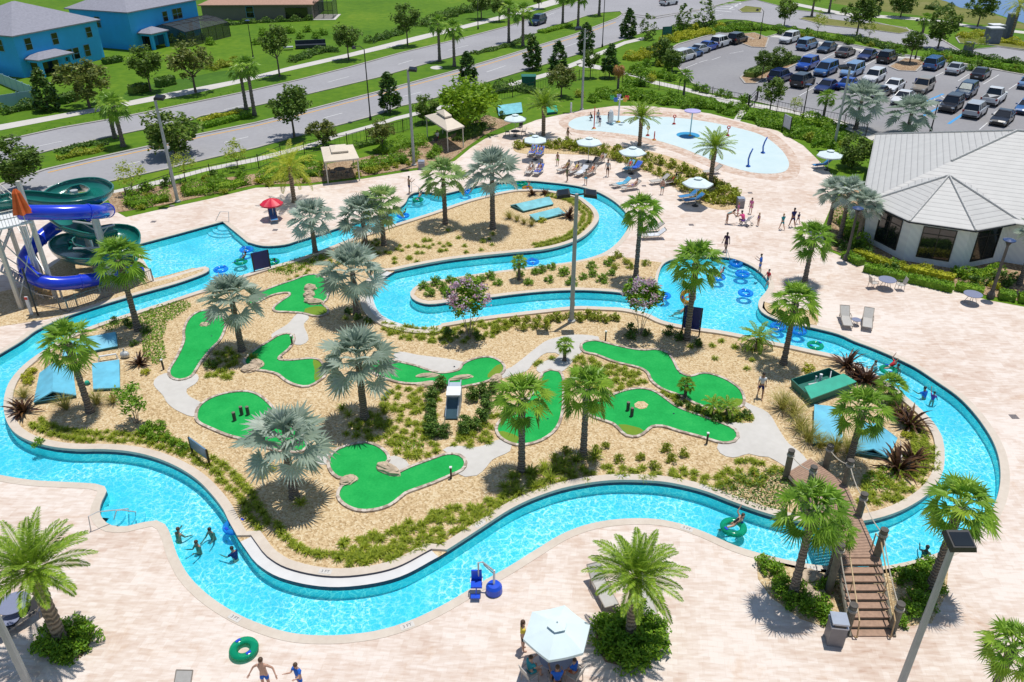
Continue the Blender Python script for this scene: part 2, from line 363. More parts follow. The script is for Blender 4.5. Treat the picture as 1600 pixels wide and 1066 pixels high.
# ================================================================== THE SETTING
POOL = [(-60,590),(0,554),(35,533),(57,517),(100,497),(160,477),(225,458),(275,444),(315,430),(326,424),(327,420),(321,417),(300,422),(262,433),(243,438,1),(211,384,1),
 (275,367),(348,347,1),(387,379,1),(412,385),(445,383),(465,377),(485,371),(525,358),(570,344),(618,328),(633,318),(640,306),(652,301),(670,301),(690,304),(737,293),(770,287),(800,284),(825,283),(862,286),(900,291),
 (930,299),(955,312),(972,326),(981,339),(982,352),(975,367),(960,384),(940,397),(907,407),(862,414),(797,422),(750,428),(700,436),(662,442),(645,452),(641,462),(650,471),(670,476),(700,473),(762,466),(800,461),
 (850,456),(900,454),(950,456),(990,460),(1027,461,1),(1027,446),(1030,427),(1037,413),(1052,406),(1090,402),(1135,403),(1155,408),(1175,417),(1192,430),(1201,445),(1197,456),(1187,468),(1185,480),(1195,492),(1225,504),
 (1270,513),(1310,523),(1335,534),(1362,544),(1395,558),(1430,575),(1462,596),(1495,619),(1520,644),(1542,674),(1555,699),(1562,726),(1562,759),(1553,790),(1535,820),(1487,855),(1450,870),(1412,880),(1375,886),(1300,886),
 (1255,881),(1197,868),(1150,854),(1100,832),(1062,819),(1025,812),(987,811),(950,814),(912,822),(875,837),(837,860),(797,885),(750,912),(700,942),(650,967),(600,984),(550,992),(500,994),(450,989),(397,972),
 (362,955),(325,930),(295,900),(277,867),(267,837),(258,820),(245,814),(225,817),(200,823),(175,822),(161,812),(156,798),(160,783),(167,768),(164,761),(150,757),(100,754),(50,751),(0,743),(-60,730),(-100,690),(-100,635)]
ISLE = [(71,549),(37,574),(15,601),(7,629),(9,654),(21,676),(45,691),(82,701),(120,705),(160,705),(200,708),(237,716),(275,731),(307,751),(332,776),(350,800),(357,815),(371,840,1),(386,862),(402,882),(437,903),(500,917),(560,916),
 (625,902),(685,871,1),(712,854),(755,826),(797,799),(837,780),(887,764),(950,754),(1012,754),(1050,758),(1100,770),(1150,789),(1200,806),(1252,818),(1300,822),(1355,816),(1385,809),(1417,796),(1450,774),(1470,746),(1475,719),
 (1472,689),(1462,669),(1445,649),(1425,631),(1395,606),(1362,584),(1340,571),(1307,558),(1262,548),(1230,541),(1200,535),(1157,525),(1125,519),(1075,512),(1037,504),(1010,492),(975,484),(940,482),(900,481),(850,486),(797,492),
 (750,498),(690,508,1),(662,512),(625,506),(597,493),(585,474),(583,457),(592,441),(617,424,1),(650,417),(700,408),(750,402),(800,397),(850,392),(887,383),(912,371),(930,354),(936,342),(931,329),(920,319),(905,309),(875,302),
 (837,298),(800,299),(745,311),(712,321),(675,334),(615,353),(560,371),(500,394),(457,409),(422,419),(375,434),(332,451),(310,457),(250,477),(200,493),(155,508),(110,526)]
def ccw(p): return p if area(p) > 0 else p[::-1]
POOLC = ccw(spline(POOL)); ISLEC = ccw(spline(ISLE))
DECK = [(-400,1500),(2000,1500),(2000,760),(1800,520),(1610,482),(1545,470),(1470,449),(1400,426),(1340,411),(1292,392),(1283,360),(1300,320),(1312,290),(1290,262),(1255,228),(1215,205),(1157,190),(1110,178),(1070,172),(1012,166),(960,166),
 (907,173),(874,180),(838,188),(815,197),(790,207),(760,216),(735,232),(711,252),(655,266),(567,280),(480,291),(400,294),(325,312),(250,328),(197,340),(165,322),(100,312),(20,330),(-80,360),(-300,440)]
DECKC = ccw(poly(DECK))
WZ, FZ = -0.17, -0.70
mb = MB(); sheet(mb, [Vector(p) for p in ((-3000, -300), (3000, -300), (3000, 4000), (-3000, 4000))], [DECKC], 0.0)
struct('lawn', mb, 'lawn')
mb = MB(); sheet(mb, DECKC, [POOLC], 0.03); wall(mb, DECKC, -0.2, 0.03)
struct('pool_deck', mb, 'travertine')
mb = MB(); band(mb, POOLC, 0.0, 0.42, 0.048, 0.048, thick=0.07); struct('pool_deck_coping', mb, 'coping')
mb = MB(); sheet(mb, POOLC, [ISLEC], FZ); wall(mb, POOLC, FZ, -0.20, 2); wall(mb, ISLEC[::-1], FZ, -0.20, 2)
wall(mb, POOLC, -0.20, -0.02, 1); wall(mb, ISLEC[::-1], -0.20, -0.02, 1)
struct('pool_basin', mb, ['pool_plaster', 'tile_band', 'pool_wall'])
# slide pool is split off so that its stiller, deeper water can differ
SP = poly([(211,384),(275,367),(348,347),(387,379),(395,402),(327,420),(321,417),(300,422),(262,433),(243,438)])
SPx = ccw(SP)
mb = MB(); sheet(mb, POOLC, [ISLEC], WZ); struct('river_water', mb, 'water')

# island ground with raised coping; three recessed ledges on its rim
def in_arc(p, px):
    q = prj((p.x, p.y, 0)); return px[0] <= q[0] <= px[1] and px[2] <= q[1] <= px[3]
REC = [in_arc(p, (371, 686, 838, 925)) or in_arc(p, (560, 690, 424, 520)) and (prj((p.x, p.y, 0))[0] < 620 or prj((p.x, p.y, 0))[1] > 490) for p in ISLEC]
ow = lambda i: -0.52 if REC[i] else 0.0
oi = lambda i: -0.97 if REC[i] else -0.45
mb = MB(); inner = [Vector((p.x - n_.x * (1.1 if r_ else .3), p.y - n_.y * (1.1 if r_ else .3))) for p, n_, r_ in zip(ISLEC, normals(ISLEC), REC)]
sheet(mb, ISLEC, [], 0.02); struct('island_gravel', mb, 'gravel')
mb = MB(); band(mb, ISLEC, oi, ow, 0.14, 0.14, thick=0.18); struct('island_coping', mb, 'coping')
led = tag(None, None) if False else None
mb = MB(); k = len(ISLEC); nn = normals(ISLEC)
for i in range(k):
    if REC[i] and REC[(i + 1) % k]:
        j = (i + 1) % k; a, b_ = ISLEC[i], ISLEC[j]
        mb.quad((a.x - nn[i].x * .52, a.y - nn[i].y * .52, .032), (b_.x - nn[j].x * .52, b_.y - nn[j].y * .52, .032), (b_.x, b_.y, .032), (a.x, a.y, .032))
        mb.quad((a.x, a.y, -.02), (b_.x, b_.y, -.02), (b_.x, b_.y, .032), (a.x, a.y, .032), 1)
        q0, q1 = a - nn[i] * .513, b_ - nn[j] * .513
        mb.quad((q0.x, q0.y, .034), (q1.x, q1.y, .034), (q1.x, q1.y, .125), (q0.x, q0.y, .125), 1)
struct('water_ledge', mb, ['white_plaster', 'tile_band'])
# entry steps: pale treads under water, cut to the basin
mb = MB()
for ctr, r0 in (((1160, 408), .5), ((352, 350), .3), ((646, 305), .3), ((168, 803), .3)):
    c = G(*ctr)
    for s_ in range(3):
        rr = r0 + .42 * (3 - s_); z = -.57 + .14 * s_
        mb.lathe([(rr, FZ), (rr, z)], 40, 0, (c.x, c.y, 0)); mb.lathe([(rr, z), (rr - .42 if s_ < 2 else .01, z)], 40, 0, (c.x, c.y, 0))
cen = np.array([np.mean([mb.v[i][:2] for i in f], axis=0) for f in mb.f]); ok = inside(cen, POOLC) & ~inside(cen, ISLEC)
mb.f = [f for f, q in zip(mb.f, ok) if q]; mb.m = [0] * len(mb.f)
struct('pool_steps', mb, 'pool_plaster')

# ground patches on top of the deck or lawn
def patch(name, px, mat, z, spl=False, edge=None):
    p = ccw(spline(px, step=0.6)) if spl else ccw(poly(px))
    mb = MB(); sheet(mb, p, (), z); wall(mb, p, -0.02, z)
    struct(name, mb, mat); return p
FINGER = patch('garden_gravel', [(948,400),(912,409),(862,417),(797,425),(750,431),(700,439),(665,446),(651,453),(647,461),(654,467),(670,471),(700,468),(762,462),(800,457),(850,452),(900,450),(950,452),(985,455),(1020,456),(1022,440),(1026,424),(1034,411),(1010,408),(985,404)], 'gravel', 0.052)
SLIDEBED = patch('slide_gravel', [(-60,470),(40,448),(130,380),(205,372),(238,436),(262,431),(300,420),(322,419),(313,427),(275,440),(225,454),(160,473),(100,493),(72,500),(-60,520)], 'gravel', 0.046)
patch('palm_gravel', [(1205,476),(1193,472),(1191,482),(1200,491),(1228,501),(1262,508),(1276,509),(1272,487),(1240,484)], 'gravel', 0.048, True)
BRBED = patch('bridge_gravel', [(1182,872),(1200,876),(1255,888),(1310,893),(1375,892),(1412,886),(1450,876),(1470,872),(1482,884),(1478,930),(1455,975),(1400,982),(1320,982),(1300,985),(1250,968),(1205,935),(1184,905)], 'gravel', 0.048)
HEDGEBED = patch('hedge_bed', [(802,230),(815,222),(850,220),(930,227),(1000,234),(1060,250),(1110,272),(1150,300),(1158,322),(1120,328),(1075,308),(1040,284),(1000,264),(940,246),(870,241),(812,240)], 'gravel', 0.044, True)
patch('palm_bed', [(958,962),(1008,962),(1032,990),(1020,1030),(985,1045),(945,1035),(928,1005),(935,978)], 'mulch', 0.046, True)
patch('palm_bed', [(75,985),(120,980),(145,1000),(128,1028),(90,1036),(65,1020)], 'mulch', 0.046, True)
BLDBED = patch('building_bed', [(1610,474),(1545,463),(1470,443),(1400,421),(1345,407),(1298,390),(1290,360),(1306,325),(1318,295),(1345,290),(1400,330),(1700,400),(1700,490)], 'mulch', 0.05)
NORTHBED = patch('planting_bed', [(180,333),(250,322),(325,306),(400,289),(480,287),(567,276),(655,262),(705,250),(730,230),(755,212),(800,192),(760,180),(700,215),(640,230),(560,248),(480,262),(400,272),(300,285),(210,296),(165,305)], 'mulch', 0.036)
SPLASH = [(888,195),(900,185),(925,181),(985,182),(1050,184),(1100,190),(1150,200),(1190,212),(1218,232),(1231,250),(1232,262),(1222,270),(1195,272),(1165,268),(1120,254),(1060,230),(1000,214),(940,206),(900,203)]
patch('splash_rim', [(873,192),(890,180),(925,174),(985,173),(1055,175),(1110,182),(1165,194),(1205,207),(1232,228),(1246,248),(1250,264),(1240,280),(1215,283),(1190,280),(1160,276),(1110,262),(1060,240),(1000,223),(940,213),(895,207)], 'rim_paver', 0.036, True)
SPC = patch('splash_pad', SPLASH, 'splash_surface', 0.042, True)
mb = MB(); c = G(1075, 212)
mb.lathe([(1.35, .03), (1.35, .05), (.01, .05)], 24, 0, (c.x, c.y, 0)); struct('splash_pad_ring', mb, M('ring_blue', (.02, .26, .48)))

# roads
ROADFAR = [(-400,310),(0,222),(100,200),(187,185),(275,167),(362,149),(400,141),(470,125),(550,105),(625,84),(725,60),(797,41),(862,17),(920,-2),(1000,-30),(1100,-70),(1250,-70),(1150,0),(1085,18),(1020,30),(975,24),(970,18),(940,20),(912,26),(850,47),(797,66),(742,81),(675,97),(587,122),(482,147),(402,165),(382,169),(312,182),(292,190),(212,205),(160,216),(75,236),(0,255),(-400,360)]
ROADNEAR = [(-400,420),(0,290),(72,266),(150,248),(237,229),(312,211),(400,193),(485,172),(600,142),(717,110),(797,86),(900,54),(965,29),(976,21),(1020,27),(1090,16),(1180,0),(1240,16),(1320,25),(1360,34),(1415,46),(1470,62),(1500,80),(1560,74),(1700,96),(1700,114),(1600,97),(1495,82),(1415,71),(1337,57),(1200,38),(1168,32),(1130,30),(1080,38),(1045,45),(1012,48),(975,61),(912,82),(882,91),(797,117),(687,151),(650,161),(625,166),(580,182),(520,198),(462,213),(400,231),(330,247),(260,264),(160,286),(60,314),(-400,440)]
def road(name, px, mat='asphalt', z=0.012, kerb=True):
    p = ccw(poly(px)); mb = MB(); sheet(mb, p, (), z); struct(name, mb, mat)
    if kerb:
        mb = MB(); band(mb, p, -0.05, 0.32, 0.11, 0.11, thick=0.13); struct('kerb', mb, 'kerb_concrete')
    return p
road('road', ROADFAR); road('road', ROADNEAR, z=0.016)
road('parking_lot', [(1062,106),(1044,80),(1060,70),(1100,58),(1140,48),(1178,62),(1205,57),(1225,50),(1330,70),(1412,86),(1490,98),(1600,118),(1780,155),(1780,250),(1400,222),(1360,207),(1317,190),(1250,175),(1200,163),(1170,156),(1110,145),(1080,128)], 'lot_asphalt', 0.014)
def ways(name, rows, mat='concrete', z=0.022):
    mb = MB()
    for px in rows: sheet(mb, ccw(poly(px)), (), z)
    return struct(name, mb, mat)
ways('sidewalk', [[(-300,258),(0,195),(142,170),(197,159),(270,144),(375,124),(400,118),(455,104),(535,86),(575,76),(650,57),(722,40),(785,24),(827,10),(867,-2),(880,4),(835,17),(786,30),(725,45),(675,58),(625,71),(535,92),(447,112),(400,124),(377,130),(300,147),(200,166),(125,180),(0,204),(-300,270)]])
ways('sidewalk', [[(-300,440),(60,335),(160,302),(260,279),(320,263),(397,247),(490,223),(525,210),(580,195),(617,183),(650,175),(700,162),(770,139),(800,129),(857,113),(900,96),(975,65),(1005,58),(1008,62),(978,69),(905,101),(862,118),(804,134),(774,144),(704,167),(652,180),(619,188),(582,200),(527,216),(492,229),(400,253),(322,268),(262,285),(160,310),(60,345),(-300,450)],
 [(900,100),(915,98),(960,108),(1002,117),(1022,126),(1064,135),(1110,148),(1168,160),(1240,172),(1310,190),(1360,208),(1390,222),(1380,228),(1350,214),(1305,196),(1236,177),(1168,167),(1162,171),(1166,176),(1156,190),(1146,188),(1156,172),(1106,152),(1060,140),(1018,131),(998,122),(955,112),(905,104)]])
ways('sidewalk', [[(1240,4),(1320,20),(1450,29),(1520,40),(1600,49),(1700,60),(1700,64),(1600,53),(1520,44),(1450,33),(1320,25),(1238,8)], [(1205,55),(1240,58),(1340,76),(1400,88),(1500,97),(1600,115),(1600,118),(1500,100),(1400,91),(1340,79),(1240,61),(1203,58)]])
PARKISLE = [(1390,105),(1414,92),(1442,95),(1442,100),(1430,112),(1405,111)]
for px in (PARKISLE, [(1158,122),(1168,114),(1190,104),(1215,95),(1240,94),(1250,97),(1225,110),(1200,120),(1180,131),(1165,131)], [(1140,56),(1178,52),(1200,60),(1195,75),(1175,74),(1150,65)]):
    p = patch('parking_island', px, 'mulch', 0.10); mb = MB(); band(mb, p, -.02, .25, .13, .13, thick=.14); struct('kerb', mb, 'kerb_concrete')
for px in ([(1250,30),(1262,26),(1330,35),(1370,38),(1415,44),(1421,50),(1405,53),(1360,47),(1290,40)], [(1495,60),(1510,52),(1540,52),(1600,66),(1700,80),(1700,90),(1600,78),(1540,70),(1500,68)], [(1155,16),(1165,10),(1190,13),(1188,20),(1160,20)]):
    p = patch('road_median', px, 'bank_scrub', 0.10); mb = MB(); band(mb, p, -.02, .25, .13, .13, thick=.14); struct('kerb', mb, 'kerb_concrete')
ways('pond_bank', [[(1330,-25),(1500,2),(1590,36),(1700,48),(1700,58),(1600,46),(1520,37),(1450,26),(1380,18),(1300,5)]], 'bank_scrub', 0.006)
ways('pond_bank', [[(185,160),(260,150),(380,124),(378,108),(340,112),(260,128),(200,140)]], 'verge', 0.005)
ways('pond', [[(1430,-10),(1478,2),(1500,12),(1545,18),(1575,28),(1605,38),(1800,60),(2200,60),(2200,-60),(1500,-60)]], 'pond_water', 0.012)
# paint
mb = MB()
def stripe(a, b_, wd=0.13, mi=0, z=0.024):
    a, b_ = G(*a), G(*b_); t = (b_ - a).to_2d().normalized(); nx, ny = -t.y * wd / 2, t.x * wd / 2
    mb.quad((a.x + nx, a.y + ny, z), (a.x - nx, a.y - ny, z), (b_.x - nx, b_.y - ny, z), (b_.x + nx, b_.y + ny, z), mi)
for a, b_ in (((55,230),(97,221)),((512,129),(545,120)),((622,101),(645,94)),((700,79),(732,71)),((840,30),(868,20)),((240,203),(290,192)),((350,172),(385,164))): stripe(a, b_, .16)
for a, b_ in (((505,185),(535,177)),((630,151),(658,144)),((350,223),(388,214)),((760,113),(790,103)),((880,75),(905,66)),((200,257),(240,248)),((60,296),(110,283))): stripe(a, b_, .16)
P_ = [(75,270),(150,252),(237,233),(312,215),(400,197),(485,176),(600,146),(717,114),(797,90),(900,58),(962,35)]
for i in range(len(P_) - 1): stripe(P_[i], P_[i + 1], .28, 1)
for i in range(5): stripe((1112 + i * 6, 16 - i * 3.2), (1143 + i * 5, 19 - i * 4), .5)
stripe((1140, 14), (1158, 5), .4); stripe((1088, 33), (1130, 22), .15)
for a, b_ in (((1255,86),(1272,80)),((1285,93),(1303,84)),((1318,97),(1338,88)),((1351,103),(1367,94)),((1390,104),(1408,93)),((1459,121),(1474,113)),((1497,127),(1514,116)),((1536,132),(1561,117)),((1576,140),(1593,129)),
 ((1249,150),(1272,137)),((1070,107),(1090,99)),((1092,98),(1106,94)),((1112,94),(1126,89)),((1140,84),(1162,80)),((1330,150),(1350,137)),((1389,155),(1405,144)),((1530,203),(1543,192)),((1225,100),(1243,92)),((1550,180),(1560,172))): stripe(a, b_, .13)
for a, b_ in (((1430,166),(1474,147)),((1441,182),(1490,157)),((1482,194),(1505,178))): stripe(a, b_, .35, 2)
for i in range(4): stripe((1436 + i * 11, 163 + i * 0 - i * 4.5), (1450 + i * 11, 172 - i * 4.6), .18)
struct('road_marking', mb, ['lane_white', 'lane_orange', 'bay_blue'])
for px in ((681,106),): 
    p = patch('median_sand', [(672,106),(683,103),(692,106),(683,109)], 'concrete', 0.03, True)

# ------------------------------------------------------------------ mini golf
GREENS = [
 ('long tongue-shaped putting green beside the upper left river bank', [(290,519),(295,504),(307,492),(325,487),(340,491),(350,503),(350,514),(341,534),(330,545),(312,567),(302,583),(296,590),(282,594),(270,590),(267,581),(280,558),(290,534)], None),
 ('putting green with a row of tan boulders below the upper left bank', [(392,476),(400,464),(425,452),(462,439),(482,432),(497,432),(509,441),(510,467),(502,477),(509,483),(510,491),(497,495),(475,490),(450,488),(432,487),(430,482),(442,472),(455,463),(452,458),(432,460),(415,466)], [(475,490),(497,495),(511,491),(509,482),(495,480),(477,484)]),
 ('bent putting green with two tan stones left of the central silver palm', [(384,567),(388,560),(400,549),(425,534),(434,528),(448,524),(457,526),(457,534),(450,546),(433,563),(450,566),(487,563),(498,566),(507,580),(505,590),(497,596),(482,604),(467,603),(450,596),(435,585),(415,580),(395,577)], [(490,563),(498,566),(507,580),(505,590),(494,598),(492,580)]),
 ('narrow putting green with log-like stones just above the small ramp', [(572,571),(582,565),(602,563),(625,569),(650,575),(670,582),(690,586),(718,581),(726,571),(745,563),(765,561),(782,569),(786,579),(776,589),(755,598),(732,603),(712,606),(690,602),(676,597),(650,600),(625,598),(605,592),(587,584)], [(786,577),(776,589),(762,592),(770,578),(783,570)]),
 ('rounded putting green at the left with three dark stump posts', [(310,646),(317,634),(335,623),(362,616),(387,615),(402,620),(415,630),(430,646),(448,664),(470,684),(480,697),(472,705),(452,706),(420,700),(380,686),(360,681),(335,671),(312,659)], None),
 ('three-lobed putting green nearest the lower river, a boulder in its waist', [(516,726),(517,717),(530,705),(550,698),(570,695),(588,700),(601,710),(605,720),(598,728),(592,733),(602,742),(618,744),(640,734),(675,721),(700,713),(717,715),(725,725),(720,735),(705,742),(675,755),(632,771),(622,779),(607,790),(582,797),(560,797),(540,788),(531,776),(536,763),(549,752),(530,746),(520,737)], None),
 ('upright putting green behind two sabal palm trunks', [(850,585),(860,581),(872,583),(878,596),(878,616),(876,646),(867,670),(850,685),(830,693),(807,695),(786,686),(778,672),(784,660),(797,654),(815,643),(832,620),(845,602)], [(778,676),(786,686),(807,695),(812,686),(795,678)]),
 ('long winding putting green at the upper right', [(910,544),(913,538),(930,535),(955,541),(987,548),(1007,550),(1025,549),(1040,553),(1050,566),(1057,580),(1067,588),(1080,591),(1100,586),(1122,591),(1142,601),(1155,612),(1160,626),(1157,635),(1150,638),(1142,636),(1120,640),(1090,632),(1062,618),(1037,609),(1020,596),(1014,584),(1002,576),(962,566),(930,554),(915,551)], [(1160,626),(1162,634),(1151,639),(1143,635),(1150,624)]),
 ('broad putting green with two dark stumps and a small sand pit', [(919,642),(925,634),(950,624),(975,614),(1000,610),(1020,614),(1037,625),(1057,639),(1087,650),(1130,666),(1146,674),(1150,684),(1145,690),(1128,692),(1100,684),(1062,674),(1035,666),(1017,667),(1007,675),(995,682),(980,681),(970,672),(960,663),(940,656),(922,649)], [(966,665),(971,672),(981,681),(995,682),(1006,675),(990,668)]),
]
GRC = []
for lb, px, rp in GREENS:
    p = ccw(spline(px, step=0.25)); GRC.append(p)
    c = sum((q for q in p), Vector((0, 0))) / len(p); lp = [q - c for q in p]
    t = thing('putting_green', lb, 'putting green', (c.x, c.y, 0), group='mini golf greens')
    mb = MB(); sheet(mb, lp, (), 0.075); mb.build('turf', 'turf', t)
    mb = MB(); band(mb, lp, 0.015, 0.185, 0.12, 0.12, thick=0.13); mb.build('stone_border', 'edge_stone' if 'edge_stone' in MT else groundmat('edge_stone', [(0.3, (.30, .235, .185)), (0.55, (.48, .40, .335)), (0.8, (.60, .53, .46))], (8, 3), vor=5.0), t)
    if rp:
        mb = MB(); sheet(mb, [q - c for q in ccw(spline(rp, step=0.3))], (), 0.079); mb.build('rough_patch', 'rough_turf', t)
    mb = MB(); rr = R.random(); q = lp[int(len(lp) * .62)] * 0.55
    mb.lathe([(.055, 0), (.055, .004), (.001, .004)], 10, 0, (q.x, q.y, .076)); mb.build('cup', 'tile_band', t)
PATHS = [
 [(240,601),(247,589),(267,583),(285,593),(302,584),(311,591),(305,601),(292,609),(295,619),(318,634),(309,651),(280,644),(262,631),(255,619)],
 [(470,489),(483,497),(475,507),(482,532),(470,540),(457,537),(452,525),(430,530),(424,524),(450,507)],
 [(618,552),(650,555),(732,569),(722,580),(690,586),(652,576),(625,569)],
 [(775,588),(786,580),(800,574),(845,539),(857,532),(895,524),(935,527),(937,533),(912,540),(910,550),(900,558),(892,569),(875,583),(850,585),(838,579),(847,567),(875,556),(855,552),(833,569),(822,581),(800,587),(785,592)],
 [(692,704),(712,698),(750,699),(780,688),(800,696),(797,706),(770,719),(760,731),(745,744),(727,746),(712,740),(722,728),(712,714)],
 [(602,715),(617,713),(635,721),(642,731),(620,742),(604,734),(598,726)],
 [(482,700),(515,713),(514,727),(490,722),(476,708)],
 [(1158,628),(1175,634),(1200,646),(1215,669),(1232,694),(1248,706),(1262,722),(1262,742),(1240,740),(1225,729),(1200,715),(1187,714),(1170,710),(1145,716),(1125,709),(1122,694),(1147,690),(1150,682),(1134,667),(1150,661),(1175,662),(1177,649)]]
mb = MB()
PTC = []
for px in PATHS:
    p = ccw(spline(px, step=.3)); PTC.append(p); sheet(mb, p, (), 0.050); wall(mb, p, 0.0, 0.050)
struct('garden_path', mb, 'concrete')
# ================================================================== VEGETATION
leafmat('silver_frond', (.25, .33, .255), (.45, .53, .44), (.66, .71, .63), trans=0.38, rough=0.5)
leafmat('green_frond', (.07, .155, .025), (.16, .29, .04), (.29, .39, .07), trans=0.3, rough=0.42)
leafmat('blue_green_frond', (.10, .185, .085), (.20, .30, .13), (.32, .38, .16), trans=0.25)
leafmat('feather_frond', (.08, .155, .018), (.17, .275, .03), (.30, .38, .06), trans=0.35, rough=0.42)
leafmat('yellow_frond', (.13, .19, .016), (.27, .32, .03), (.36, .37, .055), trans=0.35)
leafmat('dead_frond', (.30, .15, .04), (.46, .25, .07), trans=0.2)
leafmat('oak_leaf', (.030, .07, .012), (.085, .15, .024), (.17, .23, .05), trans=0.25)
leafmat('brown_oak_leaf', (.045, .07, .016), (.12, .155, .036), (.21, .22, .07), trans=0.25)
leafmat('magnolia_leaf', (.014, .05, .012), (.045, .105, .02), (.12, .16, .04), trans=0.15, rough=0.35)
leafmat('lime_leaf', (.08, .165, .010), (.17, .29, .016), (.26, .37, .03), trans=0.4)
leafmat('sparse_leaf', (.12, .18, .02), (.25, .31, .05), (.36, .38, .10), trans=0.4)
leafmat('shrub_leaf', (.045, .12, .010), (.12, .24, .016), (.215, .32, .028), trans=0.3)
leafmat('olive_shrub_leaf', (.10, .145, .016), (.21, .26, .028), (.32, .35, .05), trans=0.3)
leafmat('dark_shrub_leaf', (.022, .065, .012), (.065, .135, .022), (.14, .20, .04), trans=0.2)
leafmat('yellow_shrub_leaf', (.15, .19, .012), (.29, .32, .024), (.38, .38, .04), trans=0.3)
leafmat('tuft_blade', (.10, .155, .014), (.205, .265, .022), (.30, .34, .045), trans=0.3)
leafmat('red_blade', (.035, .018, .012), (.10, .045, .022), (.20, .105, .035), trans=0.25, rough=0.35)
leafmat('grass_plume', (.12, .13, .03), (.22, .22, .06), (.33, .31, .12), trans=0.3)
leafmat('pink_flower', (.42, .16, .30), (.62, .28, .46), (.70, .42, .56), trans=0.3)
leafmat('red_flower', (.40, .06, .05), (.62, .16, .12), trans=0.3)
def trunkmat(name, c, sc=9.0):
    m, n, l, b = newmat(name); tc = n.new('ShaderNodeTexCoord')
    wv = n.new('ShaderNodeTexWave'); wv.bands_direction = 'Z'; wv.inputs['Scale'].default_value = sc; wv.inputs['Distortion'].default_value = 5; wv.inputs['Detail'].default_value = 3
    l.new(tc.outputs['Object'], wv.inputs['Vector'])
    r = ramp(n, [(0.1, [q * .55 for q in c]), (0.6, c), (1.0, [min(1, q * 1.35) for q in c])]); l.new(wv.outputs[1], r.inputs[0]); l.new(r.outputs[0], b.inputs['Base Color'])
    b.inputs['Roughness'].default_value = 0.9
    bp = n.new('ShaderNodeBump'); bp.inputs['Strength'].default_value = 0.7; bp.inputs['Distance'].default_value = 0.04; l.new(wv.outputs[1], bp.inputs['Height']); l.new(bp.outputs[0], b.inputs['Normal'])
trunkmat('palm_trunk', (.20, .165, .135)); trunkmat('date_trunk', (.26, .20, .14), 5.0); trunkmat('bark', (.17, .13, .10), 3.0); trunkmat('pale_bark', (.38, .30, .24), 2.0)

def frame(d, roll=0.0):
    d = d.normalized(); s = Vector((0, 0, 1)).cross(d)
    s = s.normalized() if s.length > 1e-4 else Vector((1, 0, 0)); u = d.cross(s)
    if roll: s, u = s * math.cos(roll) + u * math.sin(roll), u * math.cos(roll) - s * math.sin(roll)
    return d, s, u
def fan_crown(rng, n, pet, rf, segs, droop, elo, ehi, spread=2.45, split=0.5, tipdroop=0.2, az0=0):
    """crown of pleated, split fan leaves on arching stalks; origin at the bud"""
    mb = MB()
    for i in range(n):
        f = i / (n - 1); az = i * 2.39996 + rng.uniform(-.2, .2); el = ehi + (elo - ehi) * (f ** 1.15) + rng.uniform(-.12, .12)
        L = pet * rng.uniform(.8, 1.1) * (0.75 + 0.25 * f); rr = rf * rng.uniform(.85, 1.08) * (0.8 + .2 * min(1, f * 3))
        h = Vector((math.cos(az), math.sin(az), 0)); d0 = h * math.cos(el) + Vector((0, 0, math.sin(el)))
        pts = []; p = Vector((h.x * .1, h.y * .1, -.25 * f)); d = d0.copy()
        for j in range(4):
            pts.append(p.copy()); p = p + d * (L / 3); d = (d - Vector((0, 0, droop * .22))).normalized()
        hub = pts[-1]; d, s, u = frame(d, rng.uniform(-.35, .35))
        for j in range(3):
            w_ = .035; mb.add([pts[j] + s * w_, pts[j] - s * w_, pts[j + 1] - s * w_ * .8, pts[j + 1] + s * w_ * .8], [(0, 1, 2, 3)], 0)
        # fan: tilted so that the blade plane is partly facing up
        tl = rng.uniform(-.1, .35); d2 = (d * math.cos(tl) - u * math.sin(tl)); u2 = s.cross(d2) * -1 if s.cross(d2).z < 0 else s.cross(d2)
        ring = []; tips = []
        for k in range(segs + 1):
            th = -spread + 2 * spread * k / segs
            dr = d2 * math.cos(th) + s * math.sin(th)
            cup = .14 * abs(math.sin(th)) + (.05 if k % 2 else -.05)
            ring.append(hub + dr * rr * split * (.75 + .25 * math.cos(th * .5)) + u2 * cup * rr)
        for k in range(segs):
            th = -spread + 2 * spread * (k + .5) / segs + rng.uniform(-.03, .03)
            dr = d2 * math.cos(th) + s * math.sin(th); ln = rr * (.72 + .28 * math.cos(th * .55)) * rng.uniform(.92, 1.05)
            tips.append(hub + dr * ln + u2 * (.16 * abs(math.sin(th))) * rr - Vector((0, 0, tipdroop * rr * rng.uniform(.6, 1.4))))
        vs = [hub] + ring + tips; fs = []
        for k in range(segs):
            fs += [(0, 1 + k, 2 + k), (1 + k, 2 + segs + k, 2 + k)]
        mb.add(vs, fs, 0)
    return mb
